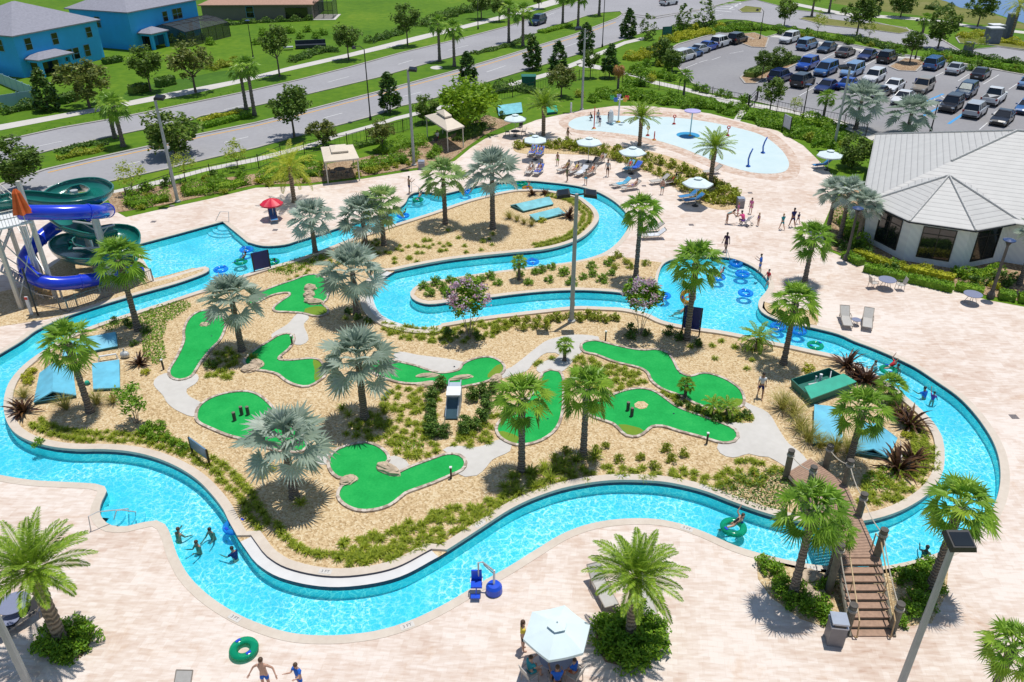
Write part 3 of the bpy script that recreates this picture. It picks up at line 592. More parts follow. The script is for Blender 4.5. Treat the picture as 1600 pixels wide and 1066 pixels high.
def feather_crown(rng, n, L, elo, ehi, leaf, pairs=22, curve=1.1, stiff=0.5):
    mb = MB()
    for i in range(n):
        f = i / (n - 1); az = i * 2.39996 + rng.uniform(-.2, .2); el = ehi + (elo - ehi) * f ** .9 + rng.uniform(-.1, .1); ll = L * rng.uniform(.85, 1.08)
        h = Vector((math.cos(az), math.sin(az), 0)); sd = Vector((-h.y, h.x, 0)); p = Vector((h.x * .12, h.y * .12, -.1 * f)); pts = [p.copy()]; e = el
        for j in range(10):
            p = p + (h * math.cos(e) + Vector((0, 0, math.sin(e)))) * ll / 10; pts.append(p.copy()); e -= curve / 10 * (.5 + j * .1)
        for j in range(10):
            a, b_ = pts[j], pts[j + 1]; w_ = .035 * (1 - j / 12); mb.add([a + sd * w_, a - sd * w_, b_ - sd * w_ * .9, b_ + sd * w_ * .9], [(0, 1, 2, 3)], 0)
        for k in range(pairs):
            t = .12 + .88 * k / (pairs - 1); x = t * 9.999; j = int(x); q = pts[j].lerp(pts[j + 1], x - j); dr = (pts[j + 1] - pts[j]).normalized(); up = sd.cross(dr)
            if up.z < 0: up = -up
            l_ = leaf * math.sin(PI * min(1, .18 + t * .78)) ** .7 * rng.uniform(.85, 1.1)
            for sg in (-1, 1):
                v = (dr * .75 + sd * sg * .85 + up * rng.uniform(.05, .4)).normalized(); m_ = q + v * l_ * .5; tp_ = q + v * l_ - Vector((0, 0, l_ * .28 * (1.2 - stiff)))
                wd = dr.cross(v).cross(v).normalized() * .031
                mb.add([q, m_ + wd, tp_, m_ - wd], [(0, 1, 2, 3)], 0)
    return mb
def palm_trunk(rng, r0, r1, boots=0.0, bulge=0.3):
    """unit-height trunk with leaf-base scars; scaled to height on use"""
    mb = MB(); n, k = 12, 26; vs = []
    for i in range(k + 1):
        t = i / k; r = r0 + (r1 - r0) * min(1, t * 1.15) + r0 * bulge * max(0, 1 - t * 7) + (.018 if i % 2 else -.012) + (boots * max(0, (t - .62) / .38))
        for j in range(n):
            a = 2 * PI * j / n + (PI / n if i % 2 else 0); q = r * (1 + rng.uniform(-.06, .06)); vs.append((q * math.cos(a), q * math.sin(a), t))
    fs = [(i * n + j, i * n + (j + 1) % n, (i + 1) * n + (j + 1) % n, (i + 1) * n + j) for i in range(k) for j in range(n)] + [tuple(k * n + j for j in range(n))]
    mb.add(vs, fs)
    return mb
LIB = {}
def lib(kind, crowns, trunk, cmat, tmat):
    """hidden-free prototype meshes: crown variants and a trunk"""
    cm = []
    for c in crowns:
        o = c.build('crown', cmat); cm.append(o.data); bpy.data.objects.remove(o)
    o = trunk.build('trunk', tmat, smooth=False); tm = o.data; bpy.data.objects.remove(o); LIB[kind] = (cm, tm)
rg = random.Random(3)
lib('silver', [fan_crown(rg, 30, 1.6, 1.3, 22, .25, -.6, 1.5, tipdroop=.09, split=.52, spread=2.1) for _ in range(3)], palm_trunk(rg, .24, .19), 'silver_frond', 'palm_trunk')
lib('bluegreen', [fan_crown(rg, 28, 1.5, 1.08, 20, .32, -.65, 1.45, tipdroop=.12, split=.48, spread=2.1) for _ in range(2)], palm_trunk(rg, .22, .18), 'blue_green_frond', 'palm_trunk')
lib('sabal', [fan_crown(rg, 36, 1.2, .95, 20, .35, -.8, 1.5, tipdroop=.20, split=.40, spread=2.0) for _ in range(3)], palm_trunk(rg, .21, .15, boots=.10), 'green_frond', 'palm_trunk')
lib('date', [feather_crown(rg, 44, 2.7, -.05, 1.42, .50, 38, curve=.85) for _ in range(2)], palm_trunk(rg, .24, .24, boots=.05, bulge=.15), 'feather_frond', 'date_trunk')
lib('yellowdate', [feather_crown(rg, 34, 2.7, -.5, 1.3, .48, 24)], palm_trunk(rg, .2, .18), 'yellow_frond', 'date_trunk')
lib('tall', [fan_crown(rg, 28, .95, .9, 16, .35, -.8, 1.5, tipdroop=.18, split=.45, spread=2.0) for _ in range(2)], palm_trunk(rg, .24, .18, boots=.03), 'green_frond', 'palm_trunk')
lib('dead', [fan_crown(rg, 18, .7, .8, 12, 1.1, -1.1, .9, tipdroop=.5, split=.4)], palm_trunk(rg, .2, .16), 'dead_frond', 'palm_trunk')
lib('pygmy', [feather_crown(rg, 24, 1.15, -.35, 1.2, .27, 16, curve=1.3)], palm_trunk(rg, .09, .08), 'feather_frond', 'date_trunk')
CR = {'silver': 2.8, 'bluegreen': 2.55, 'sabal': 2.05, 'date': 2.35, 'yellowdate': 2.3, 'tall': 1.75, 'dead': 1.4, 'pygmy': .95}
def tree_obj(name, label, cat, base, group, trunk_me, trunk_sc, crown_me, crown_z, crown_sc, rz, lean=(0, 0)):
    t = thing(name, label, cat, base, rz, group)
    a = bpy.data.objects.new('trunk', trunk_me); COL.objects.link(a); a.parent = t; a.scale = trunk_sc
    b_ = bpy.data.objects.new('crown', crown_me); COL.objects.link(b_); b_.parent = t; b_.location = (0, 0, crown_z); b_.scale = crown_sc
    return t
VI = [0]
def palm(kind, bx, by, cy, rpx, label, group, name='palm_tree', fat=1.0, z0=0.02):
    b = G(bx, by, z0); cm, tm = LIB[kind]; h = max(.5, hgt(b, cy)); VI[0] += 1
    sc = rpx / ppm((b.x, b.y, h)) / CR[kind]
    tree_obj(name, label, 'palm tree', b, group, tm, (fat * sc ** .5, fat * sc ** .5, h - .12), cm[VI[0] % len(cm)], h, (sc, sc, sc), VI[0] * 1.7)
    return b
SG = 'silver fan palms on the golf island'
for r_ in [
 ('silver', 460, 777, 690, 80, 'large silver fan palm in the gravel beside the three-lobed green', SG),
 ('silver', 570, 655, 562, 70, 'silver fan palm in the middle of the island above the tuft bed', SG),
 ('silver', 558, 492, 425, 62, 'silver fan palm beside the curved white ledge of the river bend', SG),
 ('silver', 378, 548, 468, 57, 'silver fan palm between the long tongue-shaped green and the upper bank', SG),
 ('silver', 493, 396, 340, 42, 'silver fan palm standing on the upper bank left of a clump', SG),
 ('silver', 572, 391, 338, 48, 'silver fan palm in front of a greener palm on the upper bank', SG),
 ('bluegreen', 600, 383, 318, 44, 'blue green fan palm behind a silver one on the upper bank', SG),
 ('bluegreen', 696, 350, 276, 44, 'blue green fan palm in bare gravel near the far entry steps', SG),
 ('silver', 770, 358, 268, 53, 'tall silver fan palm at the left of the turquoise roof hatches', SG),
 ('silver', 1337, 202, 157, 42, 'silver fan palm at the car park edge left of its twin', 'silver fan palms by the clubhouse'),
 ('silver', 1416, 212, 176, 42, 'silver fan palm behind the clubhouse roof eave', 'silver fan palms by the clubhouse'),
 ('silver', 1293, 362, 300, 36, 'silver fan palm at the clubhouse corner nearest the splash pad', 'silver fan palms by the clubhouse'),
 ('silver', 1312, 372, 300, 34, 'silver fan palm in the middle of the clubhouse corner group', 'silver fan palms by the clubhouse'),
 ('silver', 1338, 385, 318, 33, 'silver fan palm against the clubhouse wall behind a dark lamp post', 'silver fan palms by the clubhouse'),
 ('silver', 1592, 446, 362, 36, 'silver fan palm at the right end of the clubhouse windows', 'silver fan palms by the clubhouse')]:
    palm(*r_, name='fan_palm')
SB = 'sabal palms around the river'
for r_ in [
 ('sabal', 815, 737, 620, 56, 'sabal palm in front of the tall green, left of its pair', SB),
 ('sabal', 911, 715, 606, 53, 'sabal palm between the tall green and the broad green', SB),
 ('sabal', 141, 644, 535, 52, 'sabal palm between the blue roof hatches at the left bank', SB),
 ('sabal', 216, 516, 404, 51, 'sabal palm on the left bank opposite the slide exit', SB),
 ('sabal', 993, 436, 328, 38, 'sabal palm at the end of the gravel tongue beside the deck', SB),
 ('sabal', 1073, 530, 410, 50, 'sabal palm behind the navy board at the wide pool', SB),
 ('sabal', 1224, 569, 472, 46, 'sabal palm on the upper bank facing two grey loungers', SB),
 ('sabal', 1257, 441, 372, 38, 'sabal palm standing in the open deck near the clubhouse', SB),
 ('sabal', 1326, 726, 640, 52, 'sabal palm beside the bridge post over the turquoise hatch', SB),
 ('sabal', 1238, 932, 795, 68, 'big sabal palm at the left of the bridge steps', SB),
 ('sabal', 1293, 905, 832, 34, 'small leaning sabal palm touching the bridge steps', SB),
 ('sabal', 1453, 920, 790, 66, 'big sabal palm right of the bridge behind the light pole', SB),
 ('sabal', 1542, 1100, 1012, 58, 'sabal palm cut by the bottom right corner', SB),
 ('sabal', 1285, 192, 152, 17, 'small sabal palm in the hedge by the car park fence', 'small palms by the car park'),
 ('sabal', 1068, 150, 118, 15, 'small sabal palm in the bed beside the row of parked cars', 'small palms by the car park'),
 ('sabal', 882, 564, 538, 17, 'knee-high young palm where two golf paths meet', 'young palms'),
 ('sabal', 811, 438, 409, 16, 'young palm on the gravel tongue near a blue ring', 'young palms'),
 ('sabal', 1070, 622, 600, 16, 'young palm at the edge of the winding green', 'young palms'),
 ('pygmy', 1112, 648, 632, 15, 'low feathery palm in shrubs beside the winding green, the left one', 'young palms'),
 ('pygmy', 1134, 652, 634, 16, 'low feathery palm in shrubs beside the winding green, the right one', 'young palms'),
 ('pygmy', 1181, 548, 526, 25, 'low feathery palm on the bank below the wide pool', 'young palms'),
 ('sabal', 1388, 624, 603, 30, 'low fan palm on the right bank between dark red plants', 'young palms'),
 ('sabal', 1440, 60, 30, 14, 'small palm by the far road behind the car park', 'small palms by the car park')]:
    palm(*r_, name='palm_tree')
for r_ in [
 ('date', 97, 1003, 890, 78, 'feather palm in the bottom left planting ring', 'feather palms on the deck', 1.15),
 ('date', 984, 997, 900, 69, 'feather palm in the big round shrub bed beside the white parasol', 'feather palms on the deck', 1.0),
 ('date', 849, 212, 165, 28, 'feather palm left of the splash pad behind a white parasol', 'feather palms on the deck', 1.0),
 ('date', 999, 228, 184, 27, 'feather palm on the near rim of the splash pad', 'feather palms on the deck', 1.0),
 ('date', 1109, 293, 231, 31, 'feather palm in the hedge bed beside the right white parasol', 'feather palms on the deck', 1.0),
 ('yellowdate', 460, 316, 260, 43, 'yellow green feather palm on the deck left of the flat cabana', 'feather palms on the deck', 1.0)]:
    palm(*r_[:7], name='feather_palm', fat=r_[7])
TG = 'tall fan palms along the road'
for bx, by, cy, rp, lb in [(180, 216, 160, 25, 'tall fan palm in the median, left of the close pair'), (193, 229, 164, 27, 'tall fan palm in the median, right of the close pair'),
 (385, 171, 107, 22, 'tall fan palm in the median by the yellow flowers, left one'), (398, 180, 103, 23, 'tall fan palm in the median by the yellow flowers, right one'),
 (687, 96, 36, 20, 'tall fan palm in the median by the bare sand spot, left one'), (710, 104, 44, 20, 'tall fan palm in the median by the bare sand spot, right one'),
 (795, 67, 12, 19, 'tall fan palm in the median left of the dark passing car'), (817, 72, 18, 20, 'tall fan palm in the median just in front of the dark passing car'),
 (879, 39, -8, 17, 'tall fan palm in the far median, left of two cut by the top edge'), (903, 43, -6, 18, 'tall fan palm in the far median, right of two cut by the top edge'), (936, 24, -40, 16, 'tall fan palm at the tip of the median, crown above the picture')]:
    palm('tall', bx, by, cy, rp, lb, TG, name='tall_palm')
palm('dead', 965, 147, 106, 13, 'palm with orange dead fronds behind the splash pad', None, name='palm_tree')
palm('tall', 1268, 26, -10, 14, 'fan palm beyond the cross street, left one', 'tall fan palms beyond the cross street', name='tall_palm'); palm('tall', 1295, 20, -14, 14, 'fan palm beyond the cross street, right one', 'tall fan palms beyond the cross street', name='tall_palm')
palm('yellowdate', 1578, 62, 8, 22, 'yellowish palm beside the grey gate pillar', None, name='tall_palm')

# ---- broadleaf trees
def leaves(mb, pts, size, rng, flat=.35, mi=0):
    for p in pts:
        s = size * rng.uniform(.65, 1.25)
        a = Vector((rng.gauss(0, 1), rng.gauss(0, 1), rng.gauss(0, 1) * flat)).normalized()
        b_ = a.cross(Vector((rng.gauss(0, 1), rng.gauss(0, 1), rng.gauss(0, 1) + .8))).normalized()
        p = Vector(p); mb.add([p - a * s, p - b_ * s * .45, p + a * s, p + b_ * s * .45], [(0, 1, 2, 3)], mi)
def clump_pts(rng, shape, nclump, per, cr):
    out = []
    for _ in range(nclump):
        c = shape(rng); q = cr * rng.uniform(.6, 1.45)
        for _ in range(per):
            d = Vector((rng.gauss(0, 1), rng.gauss(0, 1), rng.gauss(0, .8))); d = d.normalized() * q * rng.random() ** .45; out.append(c + d)
    return out
def sph(rx, rz, inner=.35):
    def f(rng):
        d = Vector((rng.gauss(0, 1), rng.gauss(0, 1), rng.gauss(0, 1))).normalized(); q = inner + (1 - inner) * rng.random() ** .6
        return Vector((d.x * rx * q, d.y * rx * q, d.z * rz * q))
    return f
def cone(rx, h):
    def f(rng):
        t = rng.random() ** 1.3; a = rng.uniform(0, 2 * PI); r = rx * (math.sin(PI * min(1, .28 + .72 * t)) ** .8) * (.5 + .5 * rng.random() ** .5)
        return Vector((r * math.cos(a), r * math.sin(a), h * (t - .5)))
    return f
def wood(rng, h, r, spread, crown_r, n=6, multi=False):
    """trunk with limbs, unit: metres, fork at height h"""
    mb = MB()
    if not multi: mb.tube([(0, 0, 0), (.02, .01, h * .5), (0.0, -.02, h)], [r * 1.25, r, r * .85], 8)
    for i in range(n):
        a = 2 * PI * i / n + rng.uniform(-.3, .3); o = Vector((math.cos(a), math.sin(a), 0)); e = crown_r * rng.uniform(.55, .85)
        b0 = Vector((0, 0, h * (rng.uniform(.85, 1) if not multi else 0))) + (o * .08 if multi else Vector())
        z1 = h + crown_r * rng.uniform(.2, .9)
        mb.tube([b0, b0.lerp(Vector((o.x * e * .5, o.y * e * .5, z1 * .8 + .1)), .6), (o.x * e, o.y * e, z1)], [r * .6, r * .4, r * .14], 6, caps=False)
    return mb
def libtree(kind, crowns, trunks, cm, tm): LIB[kind] = ([keep(c, 'crown', cm) for c in crowns], [keep(t, 'trunk', tm) for t in trunks])
def keep(mb, name, mats, smooth=False):
    o = mb.build(name, mats, smooth=smooth); me = o.data; bpy.data.objects.remove(o); return me
def crown(rng, shape, nc, per, cr, size, flat=.35):
    mb = MB(); leaves(mb, clump_pts(rng, shape, nc, per, cr), size, rng, flat); return mb
libtree('oak', [crown(rg, sph(2.05, 1.8), 50, 52, .52, .205) for _ in range(3)], [wood(rg, 1.7, .11, 1, 2.0) for _ in range(2)], 'oak_leaf', 'bark')
libtree('brownoak', [crown(rg, sph(2.15, 1.75), 46, 52, .5, .205) for _ in range(2)], [wood(rg, 1.7, .12, 1, 2.0)], 'brown_oak_leaf', 'bark')
libtree('magnolia', [crown(rg, cone(1.35, 4.4), 64, 38, .42, .24) for _ in range(2)], [wood(rg, .9, .10, 1, 1.2)], 'magnolia_leaf', 'bark')
libtree('lime', [crown(rg, sph(2.2, 1.7, .2), 70, 50, .5, .17)], [wood(rg, 1.0, .12, 1, 2.0)], 'lime_leaf', 'bark')
libtree('sparse', [crown(rg, sph(1.9, 1.6, .3), 30, 20, .5, .17) for _ in range(2)], [wood(rg, 1.3, .06, 1, 1.9, 8)], 'sparse_leaf', 'bark')
libtree('thin', [crown(rg, cone(1.3, 4.0), 34, 18, .42, .2)], [wood(rg, 1.2, .07, 1, 1.2, 6)], 'oak_leaf', 'bark')
def tree(kind, bx, by, cy, rpx, label, group=None, name='shade_tree', tall=1.0):
    b = G(bx, by); VI[0] += 1; cm, tm = LIB[kind]; h = max(.8, hgt(b, cy)); s = rpx / ppm((b.x, b.y, h)) / {'magnolia': 1.45, 'thin': 1.4}.get(kind, 2.25)
    th = (h - .3 * s) / {'magnolia': 2.2, 'thin': 2.4}.get(kind, 2.9)
    tree_obj(name, label, 'tree', b, group, tm[VI[0] % len(tm)], (s, s, max(.35, th)), cm[VI[0] % len(cm)], h, (s, s, s * tall), VI[0] * 2.1)
OG = 'oak trees along the road'
for r_ in [('brownoak', 140, 168, 124, 38, 'brownish oak in front of the nearest blue house', OG), ('brownoak', 306, 145, 94, 33, 'brownish oak by the pool cage of the second blue house', OG),
 ('oak', 236, 143, 97, 27, 'dark oak on the lawn between the two blue houses', OG), ('oak', 460, 215, 162, 34, 'dark oak on the near verge above the flat cabana', OG), ('oak', 275, 243, 203, 42, 'wide dark oak in the median beside a light pole', OG),
 ('oak', 36, 300, 252, 42, 'wide dark oak at the left edge above the slide tower', OG), ('brownoak', 505, 229, 205, 23, 'small brownish oak inside the fence behind the flat cabana', OG), ('brownoak', 598, 236, 205, 21, 'small round oak between the two cabanas', OG),
 ('oak', 667, 192, 168, 21, 'small dark oak left of the lime green tree', OG), ('oak', 437, 120, 62, 26, 'dark oak on the far sidewalk beside the grey house hedge', OG), ('oak', 545, 94, 55, 22, 'dark oak on the far sidewalk right of the garden furniture', OG),
 ('oak', 637, 72, 28, 23, 'dark oak on the far sidewalk left of the tall palm pair', OG), ('oak', 752, 30, 0, 20, 'dark oak cut by the top edge near the street lamp', OG), ('oak', 780, 34, 8, 15, 'dark oak by the far sidewalk left of the passing car', OG), ('oak', 842, 14, -8, 14, 'small dark oak at the far sidewalk end', OG),
 ('lime', 731, 205, 160, 50, 'big lime green tree beside the pointed cabana', None), ('brownoak', 877, 152, 121, 23, 'brownish oak left of the tall pole by the splash pad', OG), ('oak', 922, 122, 92, 15, 'small dark oak on the lawn strip behind the splash pad', OG),
 ('oak', 1030, 100, 76, 20, 'dark oak beside the parked white van', OG), ('oak', 1050, 112, 90, 18, 'dark oak in the bed at the car park corner', OG), ('oak', 1214, 122, 90, 18, 'oak on the planted car park island', OG), ('oak', 1202, 178, 140, 22, 'oak in front of the black car with open boot', OG), ('oak', 1190, 125, 90, 16, 'oak at the left end of the car park island', OG),
 ('oak', 1225, 41, 14, 17, 'oak beyond the car park left of the street', OG), ('oak', 1338, 57, 16, 27, 'big oak on the strip behind the upper car row', OG), ('oak', 1407, 27, 2, 21, 'oak near the pond cut by the top edge', OG), ('oak', 1465, 76, 38, 27, 'big oak by the far street above the silver saloon', OG), ('oak', 1527, 42, 8, 23, 'oak on the pond bank left of the gate pillar', OG),
 ('oak', 1421, 99, 62, 19, 'oak on the small car park island', OG), ('oak', 1331, 262, 235, 29, 'dark round tree left of the clubhouse roof', None)]: tree(*r_, name='oak_tree')
for r_ in [('magnolia', 610, 176, 141, 17, 'dark narrow magnolia on the near verge between lamp and pole'), ('magnolia', 832, 109, 80, 15, 'dark narrow magnolia on the near verge right of the lime tree'), ('magnolia', 872, 108, 88, 14, 'dark narrow magnolia on the verge left of the tall splash pad pole'), ('magnolia', 915, 84, 58, 13, 'dark narrow magnolia hidden behind the tall splash pad pole'),
 ('magnolia', 952, 122, 92, 14, 'dark narrow magnolia right of the tall splash pad pole'), ('magnolia', 981, 59, 36, 13, 'dark narrow magnolia near the end of the median'), ('magnolia', 731, 126, 104, 14, 'dark narrow magnolia behind the lime green tree'), ('magnolia', 76, 173, 140, 20, 'dark narrow magnolia at the white fence corner'), ('magnolia', 1362, 24, 4, 13, 'dark narrow magnolia beyond the cross street')]:
    tree(*r_, group='magnolias along the road', name='magnolia_tree')
for r_ in [('sparse', 208, 302, 270, 27, 'thin yellow green tree behind the slide, left one'), ('sparse', 290, 282, 252, 24, 'thin yellow green tree beside the left light pole'), ('sparse', 372, 262, 236, 26, 'thin yellow green tree above the yellow feather palm'), ('thin', 1012, 62, 38, 14, 'thin upright tree at the street corner, left one'), ('thin', 1068, 50, 22, 15, 'thin upright tree at the street corner, middle one'), ('thin', 1098, 44, 16, 16, 'thin upright tree at the street corner, right one'),
 ('sparse', 1277, 52, 30, 17, 'thin pale tree behind the upper car row, left one'), ('sparse', 1357, 62, 42, 14, 'thin pale tree behind the upper car row, right one'), ('sparse', 1518, 88, 62, 20, 'thin pale tree over the yellow shrubs by the gate'), ('sparse', 1240, 185, 160, 14, 'thin pale tree by the fence near the black car')]:
    tree(*r_, group='thin young trees', name='young_tree')
def bigpart(name, mb, mat, parent): return mb.build(name, mat, parent)
for bx, by, cy, rpx, lb in ((733, 527, 464, 38, 'pink flowering crape myrtle in front of the gravel tongue'), (1000, 523, 460, 35, 'pink flowering crape myrtle left of the navy board')):
    b = G(bx, by); h = hgt(b, cy); s = rpx / ppm((b.x, b.y, h)) / 1.5; t = thing('crape_myrtle', lb, 'flowering tree', b, group='crape myrtles')
    rr = random.Random(bx); wood(rr, h * .55 / s, .05, 1, 1.3, 5, True).build('trunk', 'pale_bark', t).scale = (s, s, s)
    o = crown(rr, sph(1.2, 1.1, .2), 44, 40, .38, .15).build('crown', 'shrub_leaf', t); o.location = (0, 0, h); o.scale = (s, s, s)
    mb = MB(); leaves(mb, clump_pts(rr, lambda r: (lambda d: Vector((d.x * 1.3, d.y * 1.3, abs(d.z) * 1.3 - .25)))(Vector((r.gauss(0, 1), r.gauss(0, 1), r.gauss(0, 1))).normalized()), 46, 26, .24), .085, rr)
    o = mb.build('blossom', 'pink_flower', t); o.location = (0, 0, h); o.scale = (s, s, s)
b = G(214, 662); t = thing('small_tree', 'small bushy green tree in the gravel near the left blue hatches', 'tree', b); h = hgt(b, 622); rr = random.Random(5)
wood(rr, h * .5, .05, 1, .8, 5, True).build('trunk', 'pale_bark', t); o = crown(rr, sph(.85, .75, .2), 26, 26, .32, .11).build('crown', 'shrub_leaf', t); o.location = (0, 0, h)

# ---- shrubs, tufts, hedges
def shrubmesh(rng, rx, rz, n, size, mat, clumps=14):
    mb = MB(); pts = clump_pts(rng, lambda r: (lambda d: Vector((d.x * rx * .75, d.y * rx * .75, abs(d.z) * rz * .7 + rz * .15)))(Vector((r.gauss(0, 1), r.gauss(0, 1), r.gauss(0, 1))).normalized()), clumps, n // clumps, rx * .38)
    leaves(mb, [(p.x, p.y, max(.03, p.z)) for p in pts], size, rng, .6)
    for i in range(0, len(pts), 9): mb.tube([(0, 0, 0), (pts[i].x, pts[i].y, max(.03, pts[i].z))], .012, 3, caps=False)
    return keep(mb, 'shrub', mat)
def bladesmesh(rng, n, L, wd, elo, ehi, droop, mat, name='tuft', seg=3):
    mb = MB()
    for i in range(n):
        az = rng.uniform(0, 2 * PI); e = rng.uniform(elo, ehi); l_ = L * rng.uniform(.7, 1.15); h = Vector((math.cos(az), math.sin(az), 0)); sd = Vector((-h.y, h.x, 0)); p = h * rng.uniform(0, L * .12); vs = []
        for j in range(seg + 1):
            w_ = wd * (math.sin(PI * (.25 + .75 * j / seg)) if j < seg else .0); w_ = max(w_, .001); vs += [p + sd * w_, p - sd * w_]
            p = p + (h * math.cos(e) + Vector((0, 0, math.sin(e)))) * l_ / seg; e -= droop / seg * (j + 1)
        mb.add(vs, [(2 * j, 2 * j + 1, 2 * j + 3, 2 * j + 2) for j in range(seg)])
    return keep(mb, name, mat)
SH = {'green': [shrubmesh(rg, .6, .75, 380, .095, 'shrub_leaf') for _ in range(2)], 'olive': [shrubmesh(rg, .5, .62, 340, .085, 'olive_shrub_leaf') for _ in range(2)], 'dark': [shrubmesh(rg, .5, .8, 380, .085, 'dark_shrub_leaf') for _ in range(2)],
 'yellow': [shrubmesh(rg, .55, .6, 340, .085, 'yellow_shrub_leaf')], 'tuft': [bladesmesh(rg, 70, .34, .015, .3, 1.45, 1.3, 'tuft_blade') for _ in range(3)], 'bigtuft': [bladesmesh(rg, 60, .62, .02, .5, 1.45, 1.1, 'tuft_blade') for _ in range(2)],
 'cordyline': [bladesmesh(rg, 44, 1.25, .075, .3, 1.45, .55, 'red_blade', 'cordyline', 4) for _ in range(2)], 'plume': [bladesmesh(rg, 150, 1.15, .012, .8, 1.5, .8, 'grass_plume', 'grass') for _ in range(2)],
 'redmat': [shrubmesh(rg, .45, .4, 200, .06, 'shrub_leaf')], 'roundhedge': [shrubmesh(rg, .5, .9, 560, .075, 'dark_shrub_leaf', 28)]}
ORG = {k_: k_ for k_ in SH}
def plant(kind, x, y, label, cat, group, sc=1.0, name='shrub', szv=1.0):
    me = SH[kind][R.randrange(len(SH[kind]))]; o = bpy.data.objects.new(name, me); COL.objects.link(o)
    o.location = (x, y, .02); o.rotation_euler = (0, 0, R.uniform(0, 6.28)); s = sc * R.uniform(.82, 1.18); o.scale = (s, s, s * szv)
    return tag(o, label, cat, group)
def plant_px(kind, x, y, *a, **k): p = G(x, y); return plant(kind, p.x, p.y, *a, **k)
OBST = GRC + PTC
def free(pts, marg=None):
    if not len(pts): return []
    ok = np.ones(len(pts), bool)
    for g_ in OBST: ok &= ~inside(pts, g_)
    return [p for p, q in zip(pts, ok) if q]
rs = random.Random(21)
tufts = []
def strip_in(pl, o0, o1, step, x0, x1, y0, y1, keep=1.0):
    out = []; nn = normals(pl); acc = 0
    for i in range(len(pl)):
        acc += (pl[i] - pl[i - 1]).length
        if acc < step * .5: continue
        acc = 0; q = prj((pl[i].x, pl[i].y, 0))
        if x0 <= q[0] <= x1 and y0 <= q[1] <= y1:
            o = o0
            while o < o1:
                if rs.random() < keep: out.append((pl[i].x - nn[i].x * (o + rs.uniform(-.12, .12)), pl[i].y - nn[i].y * (o + rs.uniform(-.12, .12))))
                o += step
    return out
TB = []   # (points, label)
TB.append((strip_in(ISLEC, .95, 1.7, .55, 20, 372, 640, 860), 'low grassy tuft lining the lower left river bank'))
TB.append((strip_in(ISLEC, 1.75, 2.3, .55, 372, 640, 830, 925), 'low grassy tuft behind the long white ledge'))
TB.append((scatter(poly([(535,846),(630,822),(690,795),(720,790),(796,775),(806,782),(755,815),(690,850),(610,882),(540,885),(520,870)]), .44, rs), 'low grassy tuft in the dense bed above the long white ledge'))
TB.append((scatter(poly([(600,604),(690,612),(672,690),(700,697),(690,705),(650,722),(605,706),(600,695),(535,690),(545,660),(590,640)]), .5, rs, keep=.95), 'low grassy tuft in the bed left of the boxwood ring'))
TB.append((scatter(poly([(700,690),(790,640),(778,690),(740,698),(700,700)]), .5, rs), 'low grassy tuft between the boxwood ring and the tall green'))
TB.append((scatter(poly([(780,790),(800,745),(900,725),(1000,732),(1100,735),(1150,720),(1180,716),(1225,740),(1190,760),(1120,770),(1050,752),(950,748),(860,765)]), .52, rs, keep=.9), 'low grassy tuft on the bank above the lower river'))
TB.append((scatter(poly([(1345,745),(1400,720),(1440,690),(1462,700),(1466,735),(1445,765),(1400,790),(1365,797),(1340,790)]), .5, rs, keep=.95), 'low grassy tuft on the bank right of the bridge'))
TB.append((strip_in(ISLEC, .9, 1.5, .55, 1420, 1480, 600, 760), 'low grassy tuft lining the right river bank'))
TB.append((scatter(poly([(600,506),(690,514),(800,497),(810,505),(760,532),(690,540),(625,530),(590,515)]), .48, rs, keep=.95), 'low grassy tuft on the bank below the river bend'))
TB.append((strip_in(ISLEC, .8, 1.9, .55, 840, 945, 300, 400), 'low grassy tuft lining the inside of the far river bend'))
TB.append((scatter(poly([(318,590),(325,560),(355,545),(372,560),(360,595)]), .5, rs), 'low grassy tuft beside the long tongue-shaped green'))
TB.append((scatter(poly([(600,395),(650,375),(760,370),(790,385),(700,402),(610,418)]), .8, rs, keep=.6), 'low grassy tuft in the dry upper gravel'))
TB.append((scatter(poly([(830,570),(880,556),(920,560),(1000,580),(1015,600),(985,607),(940,618),(895,600),(890,575),(845,582)]), .48, rs), 'low grassy tuft between the winding green and the broad green'))
TB.append((scatter(poly([(1020,608),(1060,622),(1100,640),(1150,640),(1175,648),(1172,662),(1135,664),(1080,645)]), .42, rs), 'low grassy tuft between the winding green and the concrete path'))
TB.append((scatter(poly([(1060,470+60),(1110,520),(1180,535),(1215,560),(1170,600),(1120,565),(1080,545)]), .9, rs, keep=.5), 'low grassy tuft in the gravel near the navy board'))
TB.append((scatter(poly([(430,398+25),(500,400),(560,380),(600,372),(580,400),(500,425),(450,445)]), .7, rs, keep=.75), 'low grassy tuft on the upper left bank'))
allt = [(p, lb) for pts, lb in TB for p in free(pts)]
allt = [t_ for t_, q in zip(allt, inside([t_[0] for t_ in allt], ISLEC)) if q]
allt.sort(key=lambda t_: t_[0][1])
for (p, lb) in allt[:300]:
    plant('tuft', p[0], p[1], lb, 'grass tuft', 'low grassy tufts on the golf island', 1.08, 'grass_tuft')
mb = MB()
tv = [([tuple(v.co) for v in me.vertices], [tuple(f.vertices) for f in me.polygons]) for me in SH['tuft']]
for p, lb in allt[300:]:
    v_, f_ = tv[rs.randrange(3)]; s = rs.uniform(.85, 1.2); a = rs.uniform(0, 6.28)
    mb.add(v_, f_, 0, Matrix.Translation((p[0], p[1], .02)) @ Matrix.Rotation(a, 4, 'Z') @ Matrix.Scale(s, 4))
tag(mb.build('ground_cover', 'tuft_blade'), kind='stuff')
print('TUFTS', len(allt))
